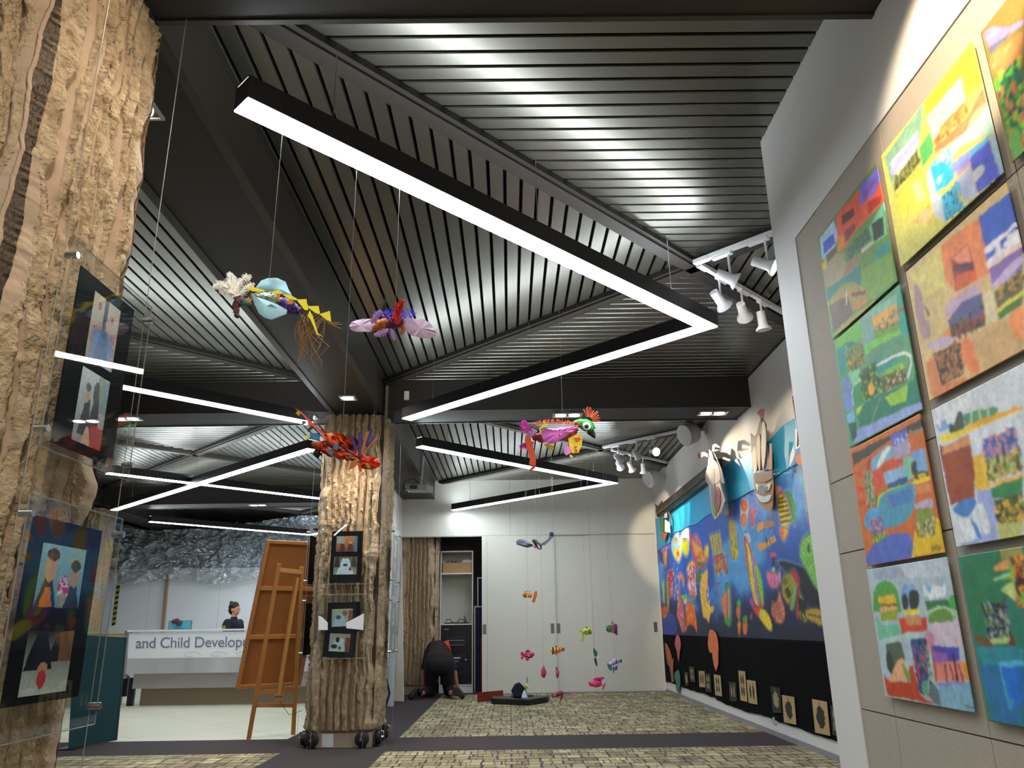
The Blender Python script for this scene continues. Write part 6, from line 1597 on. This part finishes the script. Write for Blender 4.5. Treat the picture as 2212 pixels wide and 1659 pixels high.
# ------------------------------------------------------------------ hoarding, striped tape and plastic sheeting
t = thing('site_hoarding', 'white board hoarding behind the reception desk', 'hoarding', (-6, 18.6, 0)); HW = mat('hoarding_white', 'eaeef6', .5, var=.02)
for i in range(6): MB().box((-11.6+i*1.62, 18.6, 0), (-11.6+(i+1)*1.62-.006, 18.64, 2.54)).build('board', HW, t)
p, q = at(236, 1228, Y=18.55), at(247, 1352, Y=18.55)
p, q = at(260, 1228, Y=18.57), at(245, 1352, Y=18.57)
t = thing('hazard_tape', 'black and yellow striped tape running down the hoarding', 'tape', q); d = (p-q); n_ = 22
my, mk = MB(), MB(); w_ = Vector((.04, 0, 0))
for i in range(n_):
    a, b = q+d*(i/n_), q+d*((i+1)/n_); (my if i % 2 else mk).prism([a-w_, a+w_+d*.02, b+w_+d*.02, b-w_], (0, .004, 0))
my.build('yellow_stripe', mat('tape_yellow', 'c8a828', .5), t); mk.build('black_stripe', mat('tape_black', '1c1c28', .5), t)
STUD = mat('timber_stud', 'a08468', .7, var=.15, stretch=(6, 6, .5))
def stud(pts, lb, Y=18.5, w=.06):
    m = MB()
    q = [at(x, y, Y=Y) for x, y in pts]
    if len(pts) == 2 and abs(pts[0][1]-pts[1][1]) > 20: q[0] = q[1]+(q[0]-q[1])*((q[1].z-.0)/(q[1].z-q[0].z))
    for a, b in zip(q[:-1], q[1:]): m.bar(a, b, w, w)
    tag(m.build('timber_stud', STUD), lb, 'timber', 'timber studs behind the plastic sheeting')
stud([(349, 1390), (371, 1138)], 'long timber stud crossing the hoarding and the plastic', 18.52); stud([(318, 1225), (330, 1140)], 'timber stud left of the long one behind the plastic', 18.9)
stud([(328, 1140), (372, 1136)], 'short timber head between the two studs', 18.75); stud([(425, 1226), (430, 1160)], 'timber stud dim behind the middle of the plastic', 19.6); stud([(665, 1172), (668, 1104)], 'pale timber post at the right end of the plastic', 18.9, .09)
stud([(650, 1104), (662, 1102)], 'short pale timber block on top of the right post', 18.8, .1)
def plastic_mat():
    m = bpy.data.materials.new('plastic_sheeting'); m.use_nodes = True; nt = m.node_tree
    for n in list(nt.nodes): nt.nodes.remove(n)
    out = nt.nodes.new('ShaderNodeOutputMaterial'); tr = nt.nodes.new('ShaderNodeBsdfTransparent'); pb = nt.nodes.new('ShaderNodeBsdfPrincipled')
    pb.inputs['Base Color'].default_value = (.42, .50, .60, 1); pb.inputs['Roughness'].default_value = .5
    gl = nt.nodes.new('ShaderNodeBsdfGlossy'); gl.inputs['Roughness'].default_value = .14; gl.inputs[0].default_value = (.9, .95, 1, 1)
    tc = nt.nodes.new('ShaderNodeTexCoord'); nz = nt.nodes.new('ShaderNodeTexNoise'); nz.inputs['Scale'].default_value = 1.5; nz.inputs['Detail'].default_value = 4; nz.inputs['Distortion'].default_value = 2.2
    mp = nt.nodes.new('ShaderNodeMapping'); mp.inputs['Scale'].default_value = (.9, 1, 2.0); mp.inputs['Rotation'].default_value = (0, .5, 0); nt.links.new(tc.outputs['Object'], mp.inputs[0]); nt.links.new(mp.outputs[0], nz.inputs[0])
    bp = nt.nodes.new('ShaderNodeBump'); bp.inputs['Strength'].default_value = 1; bp.inputs['Distance'].default_value = .25; s1 = nt.nodes.new('ShaderNodeMath'); s1.operation = 'SUBTRACT'; s1.inputs[1].default_value = .5; s2 = nt.nodes.new('ShaderNodeMath'); s2.operation = 'ABSOLUTE'; nt.links.new(nz.outputs[0], s1.inputs[0]); nt.links.new(s1.outputs[0], s2.inputs[0]); nt.links.new(s2.outputs[0], bp.inputs['Height']); nt.links.new(bp.outputs[0], gl.inputs['Normal'])
    mx = nt.nodes.new('ShaderNodeMixShader'); mx.inputs[0].default_value = .34; nt.links.new(tr.outputs[0], mx.inputs[1]); nt.links.new(pb.outputs[0], mx.inputs[2])
    m2 = nt.nodes.new('ShaderNodeMixShader'); m2.inputs[0].default_value = .42; nt.links.new(mx.outputs[0], m2.inputs[1]); nt.links.new(gl.outputs[0], m2.inputs[2]); nt.links.new(m2.outputs[0], out.inputs[0])
    return m
PLAS = plastic_mat()
U, V = np.meshgrid(np.linspace(-10.6, -4.3, 520), np.linspace(0, 1, 170))
topz = np.interp(U[0], [-10.6, -9.6, -8.5, -7.7, -6.6, -5.6, -4.9, -4.3], [3.70, 3.68, 3.41, 3.41, 3.44, 3.64, 3.70, 3.70])
bot = 2.22+.06*np.sin(U[0]*3)
Z = bot+(topz-bot)*V; Yp = 18.40+.30*np.abs(fbm(U*1.1+V*1.2, V*2.0-U*.5, 5, 5)-.47)+.10*np.abs(fbm(U*3+V*5, V*5-U*1.2, 9, 4)-.47)*2
Yp = Yp-.16*(1-np.abs(2*fbm(U*2.2+V*2.6, V*3.6-U*1.3, 15, 3)/.875-1))**3-.05*(1-np.abs(2*fbm(U*6+V*6, V*9-U*3, 25, 3)/.875-1))**3
Yp = Yp+.05*np.abs(np.sin((U+5)*6/(1.2-V*.9)))*sstep(-6.6, -5, U)
tag(grid_mesh('plastic_sheet', np.stack([U, Yp, Z], -1), PLAS), 'crinkled clear plastic sheet hung above the white hoarding', 'plastic sheet')

# ------------------------------------------------------------------ people
def capsule(mb, a, b, ra, rb, sq=(1, 1)):
    a = Vector(a); b = Vector(b); n = 6; pts = []; rr = []; d = (b-a); L = d.length; d = d.normalized() if L > 1e-6 else Vector((0, 0, 1))
    for i in range(n): th = PI/2*(i/n); pts.append(a-d*ra*math.cos(th)); rr.append(max(.002, ra*math.sin(th)))
    for i in range(5): s = i/4; pts.append(a.lerp(b, s)); rr.append(ra*(1-s)+rb*s)
    for i in range(1, n+1): th = PI/2*(i/n); pts.append(b+d*rb*math.sin(th)); rr.append(max(.002, rb*math.cos(th)))
    mb.tube(pts, rr, 16)
def blob(name, caps, ells, m, parent, M=Matrix.Identity(4), vox=.012, sm=6):
    mb = MB()
    for a, b, ra, rb in caps: capsule(mb, M @ Vector(a), M @ Vector(b), ra, rb)
    for c0, r in ells: mb.ell(M @ Vector(c0), r, 24, 16, M.to_3x3())
    o = mb.build(name, m, parent, smooth='full')
    r_ = o.modifiers.new('remesh', 'REMESH'); r_.mode = 'VOXEL'; r_.voxel_size = vox; r_.use_smooth_shade = True
    s_ = o.modifiers.new('smooth', 'SMOOTH'); s_.factor = .5; s_.iterations = sm
    return o
SKIN = mat('skin', 'c48c6c', .5, var=.06, scale=10); SKIND = mat('skin_darker', 'b06a50', .5, var=.06, scale=10); HAIR = mat('dark_hair', '1f1512', .5, var=.3, scale=40, stretch=(3, 3, .5)); NAVY = mat('navy_uniform', '15182a', .8, var=.15, scale=20, bump=.2)  # second skin tone is darker, used for the kneeling man
# woman behind the counter, facing right
cw = at(507, 1318, Y=14.3); hx = cw.x; t = thing('person', 'woman in navy uniform with a hair bun, facing right behind the desk', 'person', (hx, 14.3, 0))
M = Matrix.Translation((hx, 14.3, cw.z-1.60)) @ Matrix.Rotation(-.25, 4, 'Z')    # +x is forward
caps = [((0, .0, 1.45), (.0, 0, 1.53), .05, .048), ((0, -.10, 1.02), (0, .10, 1.02), .12, .12), ((-.01, -.09, 1.32), (-.01, .09, 1.32), .11, .11), ((0, 0, 1.05), (0, 0, 1.3), .13, .13),
        ((0, -.1, .95), (.02, -.09, .52), .085, .055), ((0, .1, .95), (.0, .09, .52), .085, .055), ((.02, -.09, .52), (0, -.09, .10), .055, .035), ((0, .09, .52), (-.02, .09, .10), .055, .035),
        ((0, -.09, .05), (.16, -.10, .03), .035, .03), ((0, .09, .05), (.16, .1, .03), .035, .03),
        ((0, -.19, 1.38), (.03, -.24, 1.14), .05, .04), ((.03, -.24, 1.14), (.25, -.20, 1.08), .04, .028), ((0, .19, 1.38), (.03, .24, 1.14), .05, .04), ((.03, .24, 1.14), (.25, .2, 1.08), .04, .028)]
for s in (-1, 1):
    for k_, (l1, o_) in enumerate(((.075, -.03), (.085, -.01), (.08, .01), (.065, .03))): caps.append(((.28, s*.2+o_, 1.075), (.28+l1, s*.2+o_*1.2, 1.06), .009, .007))
    caps.append(((.26, s*.2-s*.03, 1.07), (.30, s*.2-s*.06, 1.06), .011, .009)); caps.append(((.24, s*.2, 1.08), (.29, s*.2, 1.075), .028, .026))
blob('body', caps, [((.01, 0, 1.615), (.080, .066, .105)), ((.035, 0, 1.565), (.055, .05, .055)), ((.098, 0, 1.605), (.018, .012, .02)), ((.085, 0, 1.560), (.012, .02, .008)), ((-.01, -.072, 1.605), (.02, .012, .03)), ((-.01, .072, 1.605), (.02, .012, .03))], SKIN, t, M, .008, 3)
blob('hair', [((.0, 0, 1.685), (-.06, 0, 1.60), .062, .06)], [((-.020, 0, 1.660), (.098, .080, .080)), ((-.035, 0, 1.62), (.070, .082, .07)), ((-.05, 0, 1.58), (.05, .06, .06)), ((-.075, 0, 1.725), (.038, .038, .036))], HAIR, t, M, .007, 2)
for s in (-1, 1): MB().ell(M @ Vector((.083, s*.028, 1.622)), (.006, .009, .006)).build('eye', BLACKP, t)
blob('uniform', [((0, -.10, 1.02), (0, .10, 1.02), .135, .135), ((-.01, -.10, 1.33), (-.01, .10, 1.33), .125, .125), ((0, 0, 1.05), (0, 0, 1.3), .145, .14), ((0, -.19, 1.385), (.03, -.24, 1.14), .068, .058), ((.03, -.24, 1.14), (.21, -.21, 1.09), .055, .045), ((0, .19, 1.385), (.03, .24, 1.14), .068, .058), ((.03, .24, 1.14), (.21, .21, 1.09), .055, .045), ((-.01, 0, 1.40), (0, 0, 1.45), .075, .062),
    ((0, -.1, .95), (.02, -.09, .52), .1, .075), ((0, .1, .95), (.0, .09, .52), .1, .075), ((.02, -.09, .52), (0, -.09, .12), .075, .06), ((0, .09, .52), (-.02, .09, .12), .075, .06)], [], NAVY, t, M, .010, 3)
MB().lathe([(0, 0), (.032, 0), (.032, .006), (0, .006)], M @ Matrix.Translation((.012, -.288, 1.31)) @ Matrix.Rotation(PI/2, 4, 'X'), 16).build('arm_badge', mat('gold_badge', 'b09020', .5, var=.3, scale=60), t)
MB().box((-.142, -.08, 1.36), (-.128, .05, 1.40), M).build('back_lettering', MATS['gold_badge'], t)
# man kneeling at the closet
t = thing('person', 'man in dark clothes kneeling and bending into the open closet', 'person', (-1.15, 13.75, 0))
M = Matrix.Translation((-1.21, 13.95, 0))      # -y towards the camera
SHIRT = mat('black_brown_shirt', '221618', .85, var=.15); TROU = mat('black_trousers', '0c0c10', .85, var=.15); SHOE = mat('dark_shoe', '1e1a18', .6, var=.2); SOLE = mat('shoe_sole', '2a2520', .8, var=.2)
hipL, hipR = (-.12, 0, .52), (.12, 0, .50); knL, knR = (-.16, .22, .08), (.14, .22, .08); anL, anR = (-.27, -.18, .09), (.22, -.18, .09)
trunk = [((-.10, -.02, .56), (.10, -.02, .56), .15, .15), ((0, .05, .62), (-.03, .35, .74), .17, .18), ((-.12, .40, .74), (.08, .40, .74), .13, .13)]
armL = [((-.24, .42, .70), (-.29, .36, .42), .06, .048), ((-.29, .36, .42), (-.30, .34, .16), .045, .032)]; armR = [((.13, .42, .62), (.24, .34, .38), .055, .046), ((.24, .34, .38), (.28, .34, .16), .045, .032)]
trunk = [((-.08, -.02, .56), (.08, -.02, .56), .11, .11), ((0, .05, .62), (-.03, .35, .72), .12, .13), ((-.10, .40, .72), (.06, .40, .70), .10, .10)]
bodycaps = trunk+armL+armR+[((-.03, .5, .72), (-.04, .62, .62), .06, .055), (hipL, knL, .10, .07), (hipR, knR, .10, .07), (knL, anL, .06, .04), (knR, anR, .06, .04)]
for s, hx_ in ((-1, -.30), (1, .30)):
    bodycaps.append(((hx_, .34, .12), (hx_, .36, .08), .034, .03))
    for k_, o_ in enumerate((-.028, -.010, .010, .028)): bodycaps.append(((hx_+o_, .37, .07), (hx_+o_*1.3, .44+.01*(k_ in (1, 2)), .022), .010, .008))
    bodycaps.append(((hx_-s*.03, .35, .09), (hx_-s*.06, .40, .04), .011, .009))
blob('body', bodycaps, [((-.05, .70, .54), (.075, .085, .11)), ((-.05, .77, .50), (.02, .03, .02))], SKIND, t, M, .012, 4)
blob('hair', [], [((-.05, .68, .57), (.083, .085, .10))], HAIR, t, M, .012, 2)
blob('shirt', [((-.08, .02, .60), (.08, .02, .60), .165, .165), ((-.01, .08, .63), (-.06, .35, .74), .18, .18), ((-.13, .40, .77), (.03, .40, .70), .14, .13), ((-.22, .42, .72), (-.285, .37, .47), .085, .07), ((.11, .42, .64), (.22, .36, .44), .08, .066)], [], SHIRT, t, M, .013, 5)
blob('trousers', [((-.09, -.03, .52), (.09, -.03, .52), .17, .17), ((-.08, .0, .57), (.08, .0, .57), .168, .168), (hipL, (-.15, .1, .28), .15, .115), ((-.15, .1, .28), (-.15, .2, .10), .115, .095), (hipR, (.14, .1, .28), .15, .115), ((.14, .1, .28), (.15, .2, .10), .115, .095), ((-.15, .2, .10), (-.24, -.08, .10), .09, .07), ((.15, .2, .10), (.21, -.08, .10), .09, .07)], [], TROU, t, M, .013, 5)
for sx, x_, tw in ((-1, -.29, -.35), (1, .27, .75)):
    blob('shoe', [((x_, -.16, .10), (x_+sx*.05, -.30, .14), .05, .055), ((x_+sx*.05, -.30, .14), (x_+sx*.14, -.33, .055), .055, .05)], [], SHOE, t, M, .010, 3)
    MB().prism([M @ Vector((x_+sx*.01+a, -.365+b*.1, .12+c_)) for a, b, c_ in ((-.03, 0, -.06), (.03, 0, -.07), (.05+sx*.06, 0, -.07), (.05+sx*.05, 0, .03), (.01, 0, .07), (-.03, 0, .05))], (0, .012, 0)).build('sole', SOLE, t)
rc = thing('red_jacket', 'red cloth hanging in front of the equipment rack beside the kneeling man', 'cloth', (-1.15, 14.5, .7))
q = [at(x, y, Y=14.42) for x, y in [(862+a/9.76, 1360+b/9.76) for a, b in ((905, 270), (960, 240), (1045, 232), (1060, 300), (1090, 420), (1110, 600), (1095, 640), (1020, 540), (950, 430), (915, 360))]]
n = len(q); mb = MB(); c0 = sum(q, Vector())/n
mid = [c0.lerp(p, .6)+Vector((0, -.03-.03*(i % 2), 0)) for i, p in enumerate(q)]
mb.add(q+mid+[c0+Vector((0, -.05, 0))]+[p+Vector((0, .01, 0)) for p in q], [(i, (i+1) % n, n+(i+1) % n, n+i) for i in range(n)]+[(n+i, n+(i+1) % n, 2*n) for i in range(n)]+[tuple(range(3*n, 2*n, -1))])
mb.build('cloth', mat('red_cloth', 'd0382c', .8, var=.15, scale=12, stretch=(6, 6, 1)), rc, smooth=True)

# ------------------------------------------------------------------ open closet: bookcase, equipment, leaning boards
FW = mat('bookcase_white', 'd2d2cc', .45, var=.02); bx0, bx1, by = -1.30, -.685, 14.92
t = thing('open_bookcase', 'tall white open bookcase inside the closet', 'bookcase', (-.99, by, 0))
for a, b in ((bx0, bx0+.02), (bx1-.02, bx1)): MB().box((a, by, 0), (b, by+.38, 2.51)).build('side_panel', FW, t)
for z in (2.49, 2.08, 1.17): MB().box((bx0+.02, by, z), (bx1-.02, by+.38, z+.022)).build('shelf', FW, t)
MB().box((bx0+.02, by+.36, 0), (bx1-.02, by+.38, 2.49)).build('back_panel', mat('bookcase_back', 'b4b2a6', .6), t); MB().box((bx0+.02, by+.01, .0), (bx1-.02, by+.03, .13)).box((bx0+.02, by, .12), (bx1-.02, by+.36, .14)).build('kick_board', FW, t)
t = thing('equipment_rack', 'black audio equipment rack in the bottom of the bookcase', 'rack', (-.99, by, .14)); RB = mat('rack_black', '0d0d12', .3, var=.2)
rx0, rx1 = bx0+.025, bx1-.025
MB().box((rx0, by+.04, .145), (rx1, by+.34, 1.165)).build('cabinet', RB, t)
for z, h in ((.90, .07), (.82, .06), (.55, .10), (.42, .09), (.30, .08)): MB().box((rx0+.10, by+.02, z), (rx1-.12, by+.04, z+h)).build('rack_unit', mat('rack_unit_dark', '17182a', .35), t)
MB().box((rx0+.11, by+.014, .895), (rx1-.13, by+.02, .902)).box((rx0+.12, by+.014, .815), (rx1-.13, by+.02, .82)).build('trim_line', mat('rack_line', 'a8a898', .4), t)
MB().box((rx0+.24, by+.012, .585), (rx0+.36, by+.02, .607)).build('display', mat('rack_display', 'd0d0c8', .4), t); MB().box((rx0+.23, by+.012, .535), (rx0+.33, by+.02, .545)).box((rx0+.25, by+.012, .505), (rx0+.28, by+.02, .513)).build('buttons', MATS['rack_display'], t)
MB().box((rx0+.06, by+.034, 1.09), (rx0+.14, by+.04, 1.10)).build('maker_plate', MATS['rack_display'], t)
MB().lathe([(0, 0), (.016, 0), (.014, .015), (0, .015)], Matrix.Translation((rx0+.46, by+.02, .565)) @ Matrix.Rotation(PI/2, 4, 'X'), 14).build('knob', MATS['rack_line'], t)
t = thing('cardboard_box', 'open cardboard box on the top shelf of the bookcase', 'box', (-1.0, by, 2.1)); CB = mat('cardboard', 'a8845a', .75, var=.08)
MB().box((bx0+.04, by+.02, 2.103), (bx1-.03, by+.30, 2.29)).build('carton', CB, t)
MB().prism([(bx0+.38, by+.05, 2.295), (bx0+.44, by+.05, 2.35), (bx0+.50, by+.05, 2.36), (bx1-.03, by+.05, 2.33), (bx1-.03, by+.05, 2.295)], (0, .01, 0)).build('flap', mat('torn_carton', 'b8a898', .7), t)
for i, (cx_, w_, h_2, m_) in enumerate(((-1.17, .05, .04, 'b03038'), (-1.10, .04, .05, '2c5c58'), (-1.03, .05, .03, '24365c'), (-1.23, .04, .02, 'c8c4b8'))): tag(MB().box((cx_-w_/2, by+.08, 2.292), (cx_+w_/2, by+.2, 2.295+h_2)).build('art_supply_pack', mat('pack_'+m_, m_, .6)), ('red', 'green', 'navy', 'cream')[i]+' packet sticking out of the cardboard box', 'packet')
t = thing('laptop', 'dark laptop with tangled cable on the middle shelf', 'laptop', (-.95, by+.1, 1.195)); MB().box((-1.22, by+.06, 1.194), (-.77, by+.3, 1.215)).build('base', RB, t)
rs = random.Random(3); MB().tube([Vector((-1.20+i*.03, by+.12+rs.uniform(-.05, .05), 1.225+.04*math.sin(i*.8)+rs.uniform(0, .03))) for i in range(14)]+[Vector((-.85, by+.1, 1.33)), Vector((-.83, by+.1, 1.23))], .007, 6).build('cable', BLK, t, smooth=True)
NB = mat('navy_pinboard', '15173a', .8, var=.1)
for i, (xa, xb, zt, yy_) in enumerate(((-.645, -.50, 1.48, 15.0), (-.60, -.42, 2.02, 15.3))):
    t = thing('pinboard', ('lower', 'taller')[i]+' navy pinboard with silver frame leaning in the closet', 'board', (xa, yy_, 0)); MB().box((xa, yy_, 0.0), (xb+.4, yy_+.02, zt)).build('felt', NB, t); MB().box((xa-.02, yy_-.01, 0), (xa, yy_+.03, zt+.02)).box((xa, yy_-.01, zt), (xb+.4, yy_+.03, zt+.02)).build('frame', ALU, t)
tag(MB().box((-.535, 14.85, 0), (-.515, 14.9, .95)).build('red_strip_board', mat('red_board', 'b02c34', .5)), 'narrow red board edge beside the first door', 'board')
# boards leaning on the side partition, left of the closet
for i, (pa, pb, m_, lb) in enumerate((((868, 1195, 14.2), (872, 1515, 13.2), 'd0cec2', 'long white board leaning against the partition beside the closet'), ((858, 1165, 12.6), (853, 1345, 12.6), 'b4c0c8', 'pale grey tube leaning at the right of the mid pillar'))):
    a = at(pa[0], pa[1], Y=pa[2]); b = at(pb[0], pb[1], Z=0) if i == 0 else at(pb[0], pb[1], Y=pb[2])
    if i == 0: tag(MB().prism([b, b+Vector((-.17, .1, 0)), a+Vector((-.03, .2, 0)), a], (.012, .0, 0)).build('leaning_board', mat('leaning_white', m_, .5)), lb, 'board')
    else:
        b.z = 0; b.x = a.x-.03
        tag(MB().tube([b, a], .055, 16).build('paper_tube', mat('tube_grey', m_, .4), smooth=True), lb, 'tube')
tag(MB().box((-1.93, 12.9, 0), (-1.915, 13.9, .5)).build('leaning_board', mat('beige_board', 'b8a888', .6)), 'low beige board against the partition', 'board')
# things on the carpet
t = thing('tool_case', 'black open tool case lying on the carpet', 'case', (.12, 12.75, 0)); CK = mat('case_black', '0b0c12', .45, var=.2)
q = [at(x, y, Z=0) for x, y in ((1062, 1521), (1142, 1525), (1183, 1518), (1184, 1508), (1090, 1508), (1062, 1512))]
q = [Vector((p.x, max(12.35, min(13.1, p.y)), 0)) for p in q]
MB().add([p for p in q]+[p+Vector((0, 0, .085)) for p in q], [tuple(range(5, -1, -1)), tuple(range(6, 12))]+[(i, (i+1) % 6, (i+1) % 6+6, i+6) for i in range(6)]).build('case_shell', CK, t, bevel=.012)
MB().box((.0, 12.9, .086), (.35, 13.0, .10)).build('lid_edge', mat('case_navy', '161a3c', .5), t)
tag(MB().prism([at(x, y, Y=12.8) for x, y in ((1104, 1492), (1112, 1478), (1122, 1474), (1134, 1486), (1128, 1505), (1110, 1505))], (0, .16, 0)).build('cloth_bag', mat('bag_navy', '11142c', .8, var=.3), bevel=.01), 'dark navy bag standing on the tool case', 'bag')
c_ = at(1133, 1504, Y=12.7); tag(MB().lathe([(.05, 0), (.035, .05), (.012, .10), (.0, .105)], Matrix.Translation((c_.x, 12.7, .087)), 16).build('white_cone', mat('white_cone', 'd0d8e4', .4), smooth=True), 'white cone on the tool case', 'cone')
t = thing('paper_fish', 'small green and cream bird on a stick above the white cone', 'paper fish', at(1139, 1480, Y=12.7), FG)
mb = MB(); a = at(1136, 1478, Y=12.7); MB().tube([at(1133, 1484, Y=12.7), at(1137, 1480, Y=12.7), at(1142, 1486, Y=12.7)], [.02, .035, .02], 10).build('body', CRM, t, smooth=True); MB().tube([at(1134, 1480, Y=12.7), at(1136, 1500, Y=12.7)], [.015, .012], 8).build('leg', GREENM, t); MB().tube([at(1138, 1480, Y=12.7), at(1139, 1462, Y=12.7)], .006, 6).build('stick', BLACKP, t)
a, b = at(1032, 1512, Z=0), at(1086, 1503, Z=0); a.y = 13.0; b.y = 13.4; a.x = at(1032, 1505, Y=13.0).x; b.x = at(1086, 1500, Y=13.4).x
tag(MB().bar(a+Vector((0, 0, .075)), b+Vector((0, 0, .075)), .02, .14).build('red_brown_plank', mat('red_brown_wood', '7a2c22', .45, var=.1)), 'red-brown plank lying on edge beside the tool case', 'plank')
tag(MB().tube([(-1.86, 12.35, .01), (-1.80, 12.30, .2), (-1.84, 12.25, .40)], [.012, .015, .012], 8).build('umbrella', mat('umbrella_navy', '1a1c2c', .6), smooth=True), 'dark furled umbrella leaning by the partition', 'umbrella')
for o in bpy.data.objects:
    if o.parent is None and o.type == 'MESH' and 'kind' not in o.keys() and 'category' not in o.keys(): o['kind'] = 'structure'
